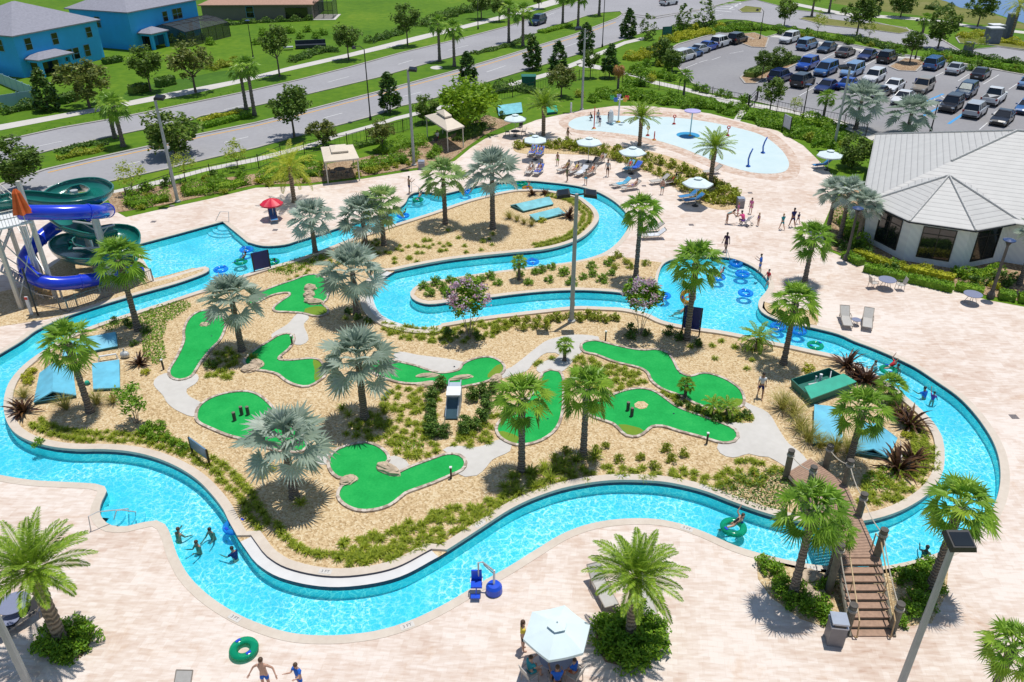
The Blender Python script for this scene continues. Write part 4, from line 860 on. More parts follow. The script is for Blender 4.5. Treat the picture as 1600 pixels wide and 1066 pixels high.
# creeping green mats
def matcover(px_list, size, dens, mat, name='ground_cover', h=.18):
    mb = MB()
    for px in px_list:
        pg = poly(px); pts = [(p[0], p[1], rs.uniform(.04, h)) for p in scatter(pg, dens, rs, .6)]
        leaves(mb, pts, size, rs, .5)
    return tag(mb.build(name, mat), kind='stuff')
matcover([[(205,500),(245,480),(290,470),(300,478),(285,490),(262,505),(255,530),(262,560),(245,572),(225,560),(222,525)]], .10, .11, 'shrub_leaf')
matcover([[(1110,770),(1150,745),(1200,735),(1225,740),(1240,765),(1225,800),(1190,800),(1140,782)]], .085, .10, 'dark_shrub_leaf', h=.28)
matcover([[(1345,745),(1380,735),(1402,750),(1385,770),(1350,772)]], .085, .10, 'shrub_leaf', h=.28)
matcover([[(1150,750),(1195,742),(1215,755),(1205,775),(1165,775)]], .05, .26, 'red_flower', 'flower_cover', h=.32)
matcover([[(415,425),(455,408),(500,397),(520,400),(500,412),(450,432)], [(625,690),(672,690),(660,706),(630,704)], [(150,510),(200,496),(215,505),(170,520)]], .09, .13, 'shrub_leaf')
matcover([[(0,205+8),(0,222),(100,201),(260,170),(370,147),(370,141),(200,175)]], .12, .6, 'shrub_leaf', h=.1)

PG = {}
def plants(kind, pxs, label, cat, group, sc=1.0, name='shrub', szv=1.0):
    for x, y in pxs: plant_px(kind, x, y, label, cat, group, sc, name, szv)
plants('cordyline', [(1322,573)], 'dark red spiky plant at the top of the right bank', 'spiky plant', 'dark red spiky plants', .95, 'cordyline')
plants('cordyline', [(1353,598)], 'dark red spiky plant left of the low fan palm, behind the open box', 'spiky plant', 'dark red spiky plants', .9, 'cordyline')
plants('cordyline', [(1337,592)], 'dark red spiky plant closest to the open green box', 'spiky plant', 'dark red spiky plants', .9, 'cordyline')
plants('cordyline', [(1420,666)], 'dark red spiky plant where the right bank bulges', 'spiky plant', 'dark red spiky plants', 1.0, 'cordyline')
plants('cordyline', [(1408,650)], 'dark red spiky plant behind the one on the bank bulge', 'spiky plant', 'dark red spiky plants', .9, 'cordyline')
plants('cordyline', [(1402,735)], 'big dark red spiky plant beside the turquoise hatch frame', 'spiky plant', 'dark red spiky plants', 1.15, 'cordyline')
plants('cordyline', [(1425,722)], 'big dark red spiky plant right of the turquoise hatch', 'spiky plant', 'dark red spiky plants', 1.1, 'cordyline')
plants('cordyline', [(832,305)], 'thin spiky plant behind the far turquoise hatch, left one', 'spiky plant', 'dark red spiky plants', .75, 'cordyline')
plants('cordyline', [(851,304)], 'thin spiky plant behind the far turquoise hatch, right one', 'spiky plant', 'dark red spiky plants', .75, 'cordyline')
plants('cordyline', [(888,340)], 'dark spiky plant left of the twin floodlight pole', 'spiky plant', 'dark red spiky plants', 1.0, 'cordyline')
plants('cordyline', [(37,645)], 'spiky plant at the far left tip of the island', 'spiky plant', 'dark red spiky plants', .9, 'cordyline')
plants('cordyline', [(218,570)], 'thin spiky plant right of the blue roof hatches', 'spiky plant', 'dark red spiky plants', .8, 'cordyline')
GPL = 'clumps of tall grass beside the hatches'
plants('plume', [(1240,650),(1250,672),(1262,690),(1280,700),(1305,706),(1325,710)], 'tall bushy grass clump along the front of the turquoise hatches', 'grass clump', GPL, 1.0, 'tall_grass')
plants('plume', [(1222,640)], 'tall bushy grass clump left of the open green box', 'grass clump', GPL, 1.05, 'tall_grass')
plants('plume', [(38,622),(104,640),(152,632),(178,630)], 'tall bushy grass clump around the left blue hatches', 'grass clump', GPL, .85, 'tall_grass')
plants('plume', [(796,342),(808,346),(819,350),(831,353)], 'tall bushy grass clump in a row left of the far hatches', 'grass clump', GPL, .7, 'tall_grass')
HB = [(810,232),(822,229),(833,228),(846,229),(860,231),(874,232),(888,234),(902,236),(916,239),(930,242),(944,245),(958,249),(972,252),(986,256),(1000,261),(1014,267),(1028,274),(1042,281),(1056,289),(1070,297),(1084,305),(1098,312),(1112,317),(1128,320),(1145,318),
 (1012,252),(1030,257),(1048,263),(1066,270),(1082,278),(1098,285),(1116,290),(1130,298),(1142,308),(1100,300),(1120,306),(885,228),(905,230),(925,232),(945,236),(965,240),(985,245)]
plants('olive', HB, 'rounded olive green shrub in the curved hedge bed by the splash pad', 'shrub', 'hedge bed shrubs', 1.4, 'hedge_shrub', 1.15)
plants('green', [(662,452),(672,462),(680,445),(690,452),(697,461),(705,441),(716,447),(731,440),(750,441),(765,436),(778,445),(845,425),(862,421),(858,441),(880,430),(893,445),(910,436),(925,420),(925,432),(940,441),(812,433),(827,445),(838,428),(950,415),(955,430)], 'small round shrub on the gravel tongue', 'shrub', 'gravel tongue shrubs', .75, 'round_shrub')
plants('olive', [(955,408),(965,402),(978,412),(1010,415),(985,420),(962,420)], 'pale shrub at the deck end of the gravel tongue', 'shrub', 'gravel tongue shrubs', .8, 'round_shrub')
plants('olive', [(805,505),(822,503),(840,502),(858,503),(872,500),(890,497),(905,500),(918,497),(932,499),(945,502),(815,515),(835,512),(852,512),(790,512),(775,520),(960,500)], 'leafy olive shrub on the bank below the tall light pole', 'shrub', 'bank shrubs', .85, 'round_shrub')
plants('dark', [(1010,525),(985,520),(1045,522),(1060,530),(1090,540),(700,525),(745,530),(985,530)], 'dark leafy shrub around the pink trees on the bank', 'shrub', 'bank shrubs', .8, 'round_shrub')
plants('olive', [(968,722),(1000,718),(1042,706),(1068,712),(1050,722),(1022,732),(885,708),(932,706),(868,720),(945,700)], 'separate leafy tuft in the gravel below the broad green', 'shrub', 'bank shrubs', .6, 'round_shrub', 1.2)
plants('yellow', [(1264,580),(1415,684),(228,585),(50,584),(42,592),(848,347),(46,600)], 'bright yellow green shrub in island gravel', 'shrub', 'yellow shrubs', .7, 'round_shrub')
plants('roundhedge', [(675,625),(674,640),(673,655),(672,668),(674,680),(684,682),(697,680),(724,678),(726,668),(743,672),(752,660),(758,645),(762,632),(738,625),(690,608),(755,618),(772,612)], 'clipped dark boxwood in the ring around the small ramp', 'shrub', 'boxwood ring', .85, 'boxwood', 1.1)
plants('green', [(60,695),(240,688),(255,680),(262,690),(275,695),(235,672),(250,668),(285,705),(228,678)], 'leafy green shrub on the lower left bank', 'shrub', 'bank shrubs', .6, 'round_shrub')
plants('dark', [(1060,635),(1075,640),(1090,646),(1105,652),(1120,660),(1140,658),(1155,655),(1165,652)], 'dark shrub in the strip under the low feathery palms', 'shrub', 'bank shrubs', .62, 'round_shrub')
plants('dark', [(230,520),(200,512),(180,505),(210,540),(330,575),(560,500),(545,490),(575,505)], 'dark shaggy shrub in the shade of the left palms', 'shrub', 'bank shrubs', .7, 'round_shrub')
plants('green', [(960,985),(945,1000),(950,1020),(970,1033),(990,1038),(1010,1030),(1022,1012),(1026,992),(1015,975),(1000,966),(978,966),(970,1005),(1000,1010),(985,1020),(945,982),(1012,995)], 'lush green shrub in the round bed under the middle feather palm', 'shrub', 'palm bed shrubs', .95, 'round_shrub')
plants('green', [(80,995),(92,1020),(110,1025),(128,1015),(140,1000),(130,988),(112,985),(75,1012),(100,1028)], 'lush green shrub in the bed under the bottom left feather palm', 'shrub', 'palm bed shrubs', .8, 'round_shrub')
plants('green', [(1195,885),(1208,900),(1222,915),(1235,945),(1255,940),(1272,925),(1285,945),(1265,955),(1280,960),(1290,970),(1250,925),(1218,930),(1290,918)], 'leafy shrub in the bed left of the bridge steps', 'shrub', 'bridge bed shrubs', .75, 'round_shrub')
plants('green', [(1405,905),(1420,900),(1435,895),(1455,890),(1440,925),(1425,940),(1445,950),(1420,960),(1405,975),(1465,925),(1455,905),(1432,912)], 'leafy shrub in the bed right of the bridge steps', 'shrub', 'bridge bed shrubs', .7, 'round_shrub')
def hedge(pts, h, wd, mat, label, group=None, name='hedge', dens=150, size=.10, z=0.0):
    """clipped hedge along surveyed points"""
    P3 = [G(*p) for p in pts]; c = P3[0]; mb = MB(); o = thing if False else None
    for a, b_ in zip(P3[:-1], P3[1:]):
        d = b_ - a; L = d.length; nr = Vector((-d.y, d.x, 0)).normalized(); n = int(L * dens * (wd + h))
        pp = []; loose = 'clipped' not in label and 'tipped' not in label; q1, q2, q3 = rs.uniform(0, 6), rs.uniform(0, 6), rs.uniform(.9, 1.6)
        for _ in range(n):
            t = rs.random(); s_ = rs.uniform(-.5, .5) * wd; zz = rs.random() * h
            if rs.random() < .62:
                if rs.random() < .5: zz = h * rs.uniform(.9, 1.06)
                else: s_ = math.copysign(wd * rs.uniform(.44, .54), s_)
            if loose: hl = .72 + .2 * math.sin(t * L / q3 * 2 + q1) + .16 * math.sin(t * L * 2.1 + q2); zz *= hl * (1 - .55 * abs(2 * s_ / wd) ** 2.2) * 1.25; s_ *= 1 + .35 * math.sin(t * L * 1.3 + q2)
            q = a + d * t + nr * s_ - c; pp.append((q.x, q.y, zz))
        leaves(mb, pp, size, rs, .6)
        q = [a - c - nr * wd * .4, b_ - c - nr * wd * .4, b_ - c + nr * wd * .4, a - c + nr * wd * .4]
        mb.prism([(c_.x * (.7 if loose else 1) + m_.x * (.3 if loose else 0), c_.y * (.7 if loose else 1) + m_.y * (.3 if loose else 0)) for m_ in [sum(q, Vector()) / 4] for c_ in q], .02, h * (.42 if loose else .86))
    ob = mb.build(name, mat, loc=(c.x, c.y, z)); return tag(ob, label, 'hedge', group)
CH = 'clipped hedges around the clubhouse'
hedge([(1318,402),(1345,416)], .6, .8, 'shrub_leaf', 'low clipped hedge left of the garden lamp box by the clubhouse', CH)
hedge([(1350,423),(1400,436),(1445,446),(1488,456)], .6, .9, 'shrub_leaf', 'long clipped hedge behind the table with two chairs', CH)
hedge([(1492,452),(1535,462)], .6, .9, 'shrub_leaf', 'short clipped hedge left of the lamp post base', CH)
hedge([(1559,465),(1585,469)], .6, .9, 'shrub_leaf', 'short clipped hedge right of the lamp post base', CH)
hedge([(1590,470),(1640,478)], .6, .9, 'shrub_leaf', 'clipped hedge at the right picture edge', CH)
hedge([(1335,398),(1380,415),(1420,428)], .55, .7, 'yellow_shrub_leaf', 'yellow tipped hedge under the left clubhouse window', CH)
hedge([(1420,424),(1490,440)], .5, .8, 'yellow_shrub_leaf', 'yellow tipped hedge under the middle clubhouse window', CH)
hedge([(1505,440),(1560,425)], .9, 1.2, 'shrub_leaf', 'dense shrubs under the right clubhouse window', CH)
plants('dark', [(1325,395),(1340,390),(1355,400),(1380,425),(1395,428),(1540,445),(1560,440),(1575,450),(1520,447),(1310,385),(1325,375)], 'dark shrub in the clubhouse bed', 'shrub', 'clubhouse bed shrubs', 1.0, 'round_shrub')
plants('green', [(1393,418),(1500,435)], 'low spiky shrub against the clubhouse wall', 'shrub', 'clubhouse bed shrubs', 1.0, 'round_shrub')
hedge([(1315,345),(1330,370),(1345,392)], 1.6, 1.6, 'shrub_leaf', 'tall mixed greenery at the clubhouse corner', CH)
NS = 'shrub beds behind the deck'
hedge([(200,325),(235,318),(268,312)], 1.0, 1.6, 'shrub_leaf', 'leafy shrub bank behind the slide', NS)
hedge([(285,306),(330,298),(390,286)], 1.0, 2.0, 'shrub_leaf', 'leafy shrub bank between the light pole and the yellow palm', NS)
hedge([(402,284),(450,276),(505,272)], 1.0, 2.2, 'shrub_leaf', 'leafy shrub bank left of the flat cabana', NS)
hedge([(562,268),(590,258),(635,252)], .9, 2.0, 'shrub_leaf', 'leafy shrub bank right of the flat cabana', NS)
hedge([(590,242),(630,228),(668,225)], 1.1, 2.2, 'shrub_leaf', 'leafy shrub bank left of the pointed cabana', NS)
hedge([(715,222),(760,195)], 1.1, 2.0, 'dark_shrub_leaf', 'dark shrubs behind the pointed cabana', NS)
hedge([(555,232),(600,222)], .8, .9, 'dark_shrub_leaf', 'low dark hedge inside the fence', NS)
hedge([(810,140),(832,146),(850,150)], 1.0, 1.6, 'dark_shrub_leaf', 'dark hedge beside the green cabinet', NS)
SPH = 'hedges around the splash pad'
hedge([(930,150),(990,152),(1050,160)], 1.0, 3.2, 'shrub_leaf', 'broad bright hedge behind the splash pad', SPH, size=.16, dens=90)
hedge([(975,135),(1012,134)], 1.7, 2.0, 'shrub_leaf', 'taller hedge block behind the splash pad', SPH, size=.16, dens=90)
hedge([(1050,158),(1100,165),(1158,178)], .9, 3.0, 'shrub_leaf', 'broad bright hedge along the fence by the gate', SPH, size=.16, dens=90)
hedge([(1172,182),(1210,194),(1260,212),(1300,228)], 1.1, 3.6, 'shrub_leaf', 'broad bright hedge behind the notice board', SPH, size=.16, dens=90)
hedge([(1255,188),(1310,204)], 1.1, 2.6, 'shrub_leaf', 'bright hedge below the car park fence', SPH, size=.16, dens=90)
plants('green', [(1090,142),(1102,145),(1125,151),(1136,153)], 'small standard shrub trimmed round at the car park fence', 'shrub', 'fence shrubs', 1.3, 'round_shrub'); plants('green', [(1161,165)], 'round green shrub by the dark gate', 'shrub', None, 1.7, 'round_shrub')
LH = 'hedges by the road and car park'
for pts, h, wd, mt, lb in [([(0,178),(70,166)],1.2,2,'dark_shrub_leaf','dark hedge below the white fence'), ([(95,163),(122,155)],1.1,1.4,'dark_shrub_leaf','dark clipped block right of the narrow magnolia'), ([(205,147),(230,141)],1.1,1.4,'dark_shrub_leaf','dark clipped block left of the lawn oak'), ([(247,137),(272,131)],1.2,1.4,'dark_shrub_leaf','dark clipped block right of the lawn oak'), ([(163,101),(190,96)],.9,1.3,'dark_shrub_leaf','dark clipped block at the corner of the nearest blue house'),
 ([(90,240),(150,224),(165,228)],.5,1.2,'dark_shrub_leaf','low dark hedge in the median, left'), ([(90,250),(165,233)],.6,1.2,'olive_shrub_leaf','low olive hedge in the median'), ([(312,190),(345,182)],.45,1.0,'yellow_shrub_leaf','yellow flower hedge in the median'), ([(348,181),(378,175)],.45,1.0,'yellow_shrub_leaf','yellow flower hedge between the palm pair'), ([(318,200),(390,182)],.55,1.2,'shrub_leaf','green clipped hedge in front of the yellow flowers'), ([(350,40),(400,36),(490,32)],.9,1.4,'dark_shrub_leaf','hedge along the grey brown house'),
 ([(455,98),(500,82),(530,80)],1.0,1.6,'dark_shrub_leaf','dark hedge in front of the garden furniture'), ([(575,68),(628,52)],1.0,1.6,'dark_shrub_leaf','dark hedge along the far sidewalk'), ([(655,42),(715,22),(765,12)],1.4,2.4,'dark_shrub_leaf','thick dark hedge by the far street lamp'), ([(740,85),(797,72),(830,56)],.5,1.4,'dark_shrub_leaf','low hedge in the median by the dark car'), ([(845,52),(890,40)],.5,1.8,'shrub_leaf','low clipped hedge in the median ahead of the dark car'),
 ([(980,95),(1010,88),(1030,80)],1.2,2.4,'yellow_shrub_leaf','yellow shrubs behind the parked white van'), ([(985,112),(1015,120),(1040,122)],1.0,2.2,'shrub_leaf','green shrubs at the car park corner'), ([(1040,66),(1075,58),(1108,52)],1.1,2.6,'yellow_shrub_leaf','yellow green shrubs behind the left car row'), ([(1050,46),(1120,42),(1170,40)],.9,2.2,'dark_shrub_leaf','dark hedge at the street corner'), ([(1120,50),(1180,46),(1200,48)],1.2,2.2,'shrub_leaf','bright hedge above the left car row'),
 ([(1205,46),(1260,56),(1330,68)],1.0,1.8,'shrub_leaf','hedge behind the upper car row, left half'), ([(1335,62),(1400,80),(1412,84)],1.0,1.8,'dark_shrub_leaf','hedge behind the upper car row, middle'), ([(1450,86),(1500,96),(1610,116)],1.0,1.8,'shrub_leaf','hedge behind the upper car row, right half'), ([(1480,82),(1600,102)],.8,1.4,'dark_shrub_leaf','low hedge along the cross street'), ([(1170,122),(1200,108),(1245,96)],.9,1.8,'dark_shrub_leaf','clipped hedge on the car park island'), ([(1445,14),(1490,18)],1.4,2,'dark_shrub_leaf','dark hedge at the pond'), ([(1500,60),(1540,56)],1.0,2.6,'yellow_shrub_leaf','yellow flowering hedge by the gate building'), ([(1560,66),(1620,74)],1.0,2.4,'yellow_shrub_leaf','yellow flowering hedge right of the gate pillar'), ([(765,148),(800,138)],1.3,2.2,'dark_shrub_leaf','red speckled shrubs above the turquoise cabinet'), ([(325,110),(372,100)],1.0,2.0,'olive_shrub_leaf','wild olive shrubs at the far sidewalk')]:
    hedge(pts, h, wd, mt, lb, LH, size=.17, dens=70)
plants('green', [(268,66),(282,62),(300,64),(315,62),(330,70),(480,50),(495,60),(505,55),(470,60),(455,52),(440,60),(412,55),(400,70),(425,75)], 'bright garden shrub near the pool cage or hedge of the houses', 'shrub', 'garden shrubs', 1.7, 'garden_shrub')
plants('olive', [(478,285),(560,276),(575,270),(590,268),(605,266),(620,262),(600,262),(612,256),(640,258),(650,252),(580,262),(420,290),(350,303),(220,328)], 'small shrub at the mulch edge of the back deck', 'shrub', 'deck edge shrubs', .9, 'round_shrub')

def bushes(px, step, kinds, label, group, sc, name='shrub', keep_=.8):
    for x, y in scatter(poly(px), step, rs, .45, keep_): plant(kinds[R.randrange(len(kinds))], x, y, label, 'shrub', group, sc, name)
bushes([(190,326),(260,312),(390,288),(390,270),(300,282),(220,296),(180,312)], 2.1, ('green', 'olive', 'green', 'dark'), 'loose garden shrub in the mulch bed left of the yellow palm', 'shrubs in the back planting beds', 1.15)
bushes([(400,287),(505,275),(505,255),(420,266)], 2.1, ('green', 'olive', 'yellow', 'green'), 'loose garden shrub in the mulch bed left of the flat cabana', 'shrubs in the back planting beds', 1.15)
bushes([(562,276),(650,258),(700,246),(672,232),(640,234),(565,252)], 2.0, ('green', 'olive', 'green', 'dark'), 'loose garden shrub in the mulch bed between the cabanas', 'shrubs in the back planting beds', 1.15)
bushes([(728,226),(760,205),(800,188),(775,182),(735,205)], 2.0, ('green', 'dark', 'olive'), 'loose garden shrub in the bed right of the pointed cabana', 'shrubs in the back planting beds', 1.15)
bushes([(975,122),(1020,130),(1055,128),(1062,112),(1040,84),(1010,88),(985,100)], 2.6, ('green', 'yellow', 'green', 'olive'), 'garden shrub in the bed beside the left car row', 'shrubs around the car park', 1.5)
bushes([(1030,68),(1095,54),(1140,46),(1190,52),(1190,44),(1110,40),(1040,52)], 3.2, ('green', 'yellow', 'green', 'dark'), 'garden shrub in the bed at the street corner', 'shrubs around the car park', 1.7)
bushes([(1210,56),(1330,76),(1410,90),(1420,84),(1340,66),(1215,48)], 3.2, ('green', 'dark', 'olive'), 'garden shrub behind the upper car row', 'shrubs around the car park', 1.5)
bushes([(1440,100),(1500,108),(1600,124),(1600,112),(1500,94),(1450,90)], 3.2, ('green', 'olive', 'dark'), 'garden shrub behind the right end of the upper car row', 'shrubs around the car park', 1.5)
bushes([(1265,222),(1310,250),(1330,225),(1345,212),(1300,198),(1265,200)], 2.2, ('green', 'green', 'olive'), 'bright garden shrub below the car park fence near the tall pole', 'shrubs around the car park', 1.4)
bushes([(905,165),(930,160),(940,168),(1000,160),(1150,182),(1160,176),(1050,152),(930,140),(900,150)], 2.6, ('green', 'olive', 'green'), 'bright garden shrub behind the splash pad', 'shrubs around the car park', 1.4)
bushes([(1300,390),(1350,404),(1420,424),(1540,458),(1600,462),(1600,440),(1540,432),(1420,418),(1350,396),(1300,372)], 1.5, ('green', 'dark', 'olive', 'yellow'), 'mixed garden shrub under the clubhouse windows', 'clubhouse bed shrubs', .95)

plants('bigtuft', [(830,742),(850,736),(880,727),(900,722),(928,717),(800,748),(788,764),(812,772),(836,764),(860,752),(890,742),(870,735)], 'shaggy dark green tuft around the two sabal trunks', 'grass tuft', 'shaggy tufts', 1.0, 'grass_tuft')
plants('bigtuft', [(600,640),(545,650),(590,668),(560,672),(535,640),(425,735),(470,790),(410,745),(575,505),(540,500),(395,560),(360,552),(770,368),(700,362),(590,398)], 'shaggy tuft in the shade of a silver fan palm', 'grass tuft', 'shaggy tufts', .8, 'grass_tuft')
# ================================================================== STRUCTURES
M('white_paint', (.70, .71, .72), .5, .05, 3); M('cream_metal', (.62, .58, .50), .5, .06, 3); M('galv', (.50, .51, .51), .45, .10, 3, metal=.3); M('grey_pole', (.36, .37, .36), .55, .08, 2)
M('black_metal', (.018, .018, .02), .4, .2, 3); M('dark_navy', (.008, .022, .17), .45, .15, 2); M('lamp_blue', (.03, .06, .16), .35, .2, 2)
M('slide_green', (.008, .155, .125), .22, .10, 1.2, coat=.4); M('slide_blue', (.012, .045, .62), .2, .08, 1.0, coat=.5); M('orange_cloth', (.62, .12, .025), .8, .12, 3); M('cream_cloth', (.66, .57, .46), .8, .05, 2)
M('white_cloth', (.64, .74, .75), .8, .04, 1.5); M('red_cloth', (.62, .012, .045), .5, .15, 2); M('teal_box', (.16, .47, .53), .55, .18, 2.0, bump=.1); M('sky_box', (.13, .46, .62), .5, .16, 1.6, bump=.1); M('teal_dark', (.015, .10, .10), .6, .15, 2); M('pump_green', (.02, .36, .24), .5, .12, 2); M('pump_dark', (.008, .13, .10), .6, .2, 2)
M('board_wood', (.34, .215, .15), .75, .16, 7, bump=.2); M('post_wood', (.17, .155, .12), .85, .25, 5, bump=.4); M('rope', (.48, .43, .36), .9, .1, 20); M('brass_rail', (.48, .33, .17), .4, .1, 4); M('glass_dark', (.012, .016, .018), .06, .2, 1.5, spec=.8)
M('house_blue', (.035, .43, .86), .7, .06, .4); M('house_teal', (.04, .22, .36), .7, .06, .4); M('house_taupe', (.20, .17, .14), .8, .06, .5); M('slate_roof', (.255, .255, .30), .85, .12, 3.0, bump=.2); M('tan_roof', (.42, .25, .18), .85, .10, 3); M('trim_blue', (.16, .38, .52), .6, .05, 1); M('vinyl', (.30, .48, .55), .55, .05, 1); M('boulder', (.50, .39, .28), .9, .22, 4, bump=.6)
M('lift_blue', (.008, .075, .60), .35, .1, 3); M('bin_grey', (.20, .19, .20), .5, .1, 3); M('lid_steel', (.42, .46, .54), .35, .08, 3, metal=.5); M('taupe_metal', (.24, .21, .18), .5, .1, 3); M('stone_dark', (.10, .09, .08), .9, .3, 4, bump=.4); M('drain', (.16, .14, .14), .8, .3, 20)
def meshmat(name, col, a):
    m, n, l, b = newmat(name); b.inputs['Base Color'].default_value = (*col, 1); b.inputs['Alpha'].default_value = a; b.inputs['Roughness'].default_value = .7; return m
meshmat('screen_mesh', (.03, .035, .04), .62)
def roofmat():
    m, n, l, b = newmat('club_roof'); tc = n.new('ShaderNodeTexCoord'); sx = n.new('ShaderNodeSeparateXYZ'); l.new(tc.outputs['Object'], sx.inputs[0])
    a = n.new('ShaderNodeMath'); a.operation = 'MULTIPLY'; a.inputs[1].default_value = 5.4; l.new(sx.outputs[2], a.inputs[0])
    f = n.new('ShaderNodeMath'); f.operation = 'FRACT'; l.new(a.outputs[0], f.inputs[0])
    no = n.new('ShaderNodeTexNoise'); no.inputs['Scale'].default_value = 1.3; no.inputs['Detail'].default_value = 6; l.new(tc.outputs['Object'], no.inputs[0])
    r = ramp(n, [(0.0, (.27, .265, .26)), (0.10, (.50, .49, .48)), (0.2, (.58, .57, .55)), (1.0, (.60, .59, .57))]); l.new(f.outputs[0], r.inputs[0])
    mx = n.new('ShaderNodeMix'); mx.data_type = 'RGBA'; mx.blend_type = 'MULTIPLY'; mx.inputs[0].default_value = .22; l.new(r.outputs[0], mx.inputs[6]); l.new(no.outputs[0], mx.inputs[7]); l.new(mx.outputs[2], b.inputs['Base Color'])
    b.inputs['Roughness'].default_value = .6; bp = n.new('ShaderNodeBump'); bp.inputs['Strength'].default_value = .8; bp.inputs['Distance'].default_value = .05; l.new(f.outputs[0], bp.inputs['Height']); l.new(bp.outputs[0], b.inputs['Normal'])
    m, n, l, b = newmat('club_wall'); tc = n.new('ShaderNodeTexCoord'); wv = n.new('ShaderNodeTexWave'); wv.inputs['Scale'].default_value = 1.1; wv.bands_direction = 'DIAGONAL'; l.new(tc.outputs['Object'], wv.inputs[0])
    r = ramp(n, [(0, (.70, .72, .76)), (1, (.76, .78, .81))]); l.new(wv.outputs[1], r.inputs[0]); l.new(r.outputs[0], b.inputs['Base Color']); b.inputs['Roughness'].default_value = .6
roofmat()

# ---- clubhouse
def window(par, c, t, w_, h, z0, fm='black_metal', pm='glass_dark', mull=1, trans=.78, dep=.08, out=None):
    """frame with pane; c wall point, t direction along the wall (unit 2d), out = outward normal"""
    o_ = out; q = thing('window', None, None) if False else None
    def P(u, z, d): return (c[0] + t[0] * u + o_[0] * d, c[1] + t[1] * u + o_[1] * d, z)
    mb = MB(); ft = .07 if h > 1.8 else .06
    def bar(u0, u1, za, zb, d=dep):
        mb.add([P(u0, za, -.03), P(u1, za, -.03), P(u1, zb, -.03), P(u0, zb, -.03), P(u0, za, d), P(u1, za, d), P(u1, zb, d), P(u0, zb, d)], [(0, 1, 2, 3), (7, 6, 5, 4), (0, 4, 5, 1), (1, 5, 6, 2), (2, 6, 7, 3), (3, 7, 4, 0)])
    bar(-w_ / 2, -w_ / 2 + ft, z0, z0 + h); bar(w_ / 2 - ft, w_ / 2, z0, z0 + h); bar(-w_ / 2 + ft, w_ / 2 - ft, z0, z0 + ft); bar(-w_ / 2 + ft, w_ / 2 - ft, z0 + h - ft, z0 + h)
    for i in range(mull): u = -w_ / 2 + w_ * (i + 1) / (mull + 1); bar(u - .03, u + .03, z0 + ft, z0 + h - ft, dep * .8)
    if trans: bar(-w_ / 2 + ft, w_ / 2 - ft, z0 + h * trans - .03, z0 + h * trans + .03, dep * .7)
    f = mb.build('window', fm, par)
    MB().quad(P(-w_ / 2 + ft, z0 + ft, .025), P(w_ / 2 - ft, z0 + ft, .025), P(w_ / 2 - ft, z0 + h - ft, .025), P(-w_ / 2 + ft, z0 + h - ft, .025)).build('pane', pm, f)
    return f
T = thing('clubhouse', 'white clubhouse with a pale tiled hip roof and an eight-sided corner bay', 'building', (34.44, 61.45, 0), rad(-24))
ez = 3.5; sl_ = .404
def oct_(r): return [(r / math.cos(PI / 8) * math.cos(PI / 8 + PI / 4 * i), r / math.cos(PI / 8) * math.sin(PI / 8 + PI / 4 * i)) for i in range(8)]
mb = MB(); mb.prism(oct_(4.9), -.1, ez + .25); mb.prism([(-5.2, -2), (29, -2), (29, 18), (-5.2, 18)], -.1, ez + .2); mb.build('wall', 'club_wall', T)
x0, x1, y0, y1 = -5.9, 30, -2.7, 18.7; hh = 10.7 * sl_; ra, rb = (x0 + 10.7, 8, ez + hh), (x1 - 10.7, 8, ez + hh)
mb = MB(); e = [(x0, y0, ez), (x1, y0, ez), (x1, y1, ez), (x0, y1, ez)]
mb.add(e + [ra, rb], [(0, 1, 5, 4), (1, 2, 5), (2, 3, 4, 5), (3, 0, 4)]); mb.add([(p[0], p[1], p[2] - .12) for p in e] + e, [(0, 1, 5, 4), (1, 2, 6, 5), (2, 3, 7, 6), (3, 0, 4, 7), (3, 2, 1, 0)])
rf = mb.build('roof', 'club_roof', T)
mb = MB(); oc = oct_(5.5); mb.add([(p[0], p[1], ez + .012) for p in oc] + [(0, 0, ez + 5.5 * sl_ + .012)], [(i, (i + 1) % 8, 8) for i in range(8)]); mb.prism(oc, ez - .12, ez + .01); mb.build('bay_roof', 'club_roof', T)
mb = MB()
for i in range(4, 8):
    p = oc[i]; mb.tube([(p[0], p[1], ez + .05), (0, 0, ez + 5.5 * sl_ + .06)], .085, 6)
for a, b_ in ((tuple(Vector(e[0]).lerp(Vector(ra), .57)), ra), (e[3], ra), (ra, rb)): mb.tube([(a[0], a[1], a[2] + .03), (b_[0], b_[1], b_[2] + .03)], .10, 6)
mb.build('ridge_cap', 'club_roof', T)
mb = MB(); 
for i in range(8): mb.tube([(oc[i][0], oc[i][1], ez - .07), (oc[(i + 1) % 8][0], oc[(i + 1) % 8][1], ez - .07)], .06, 6)
mb.build('gutter', 'black_metal', T)
for k_ in (4, 5, 6):
    a = oct_(4.9)[k_]; b_ = oct_(4.9)[(k_ + 1) % 8]; c = ((a[0] + b_[0]) / 2, (a[1] + b_[1]) / 2); t = Vector((b_[0] - a[0], b_[1] - a[1])).normalized(); window(T, c, t, 2.35, 2.55, .55, out=(t.y, -t.x))
for x in (8.5, 13.5): window(T, (x, -2), (1, 0), 2.2, 2.3, .6, out=(0, -1))
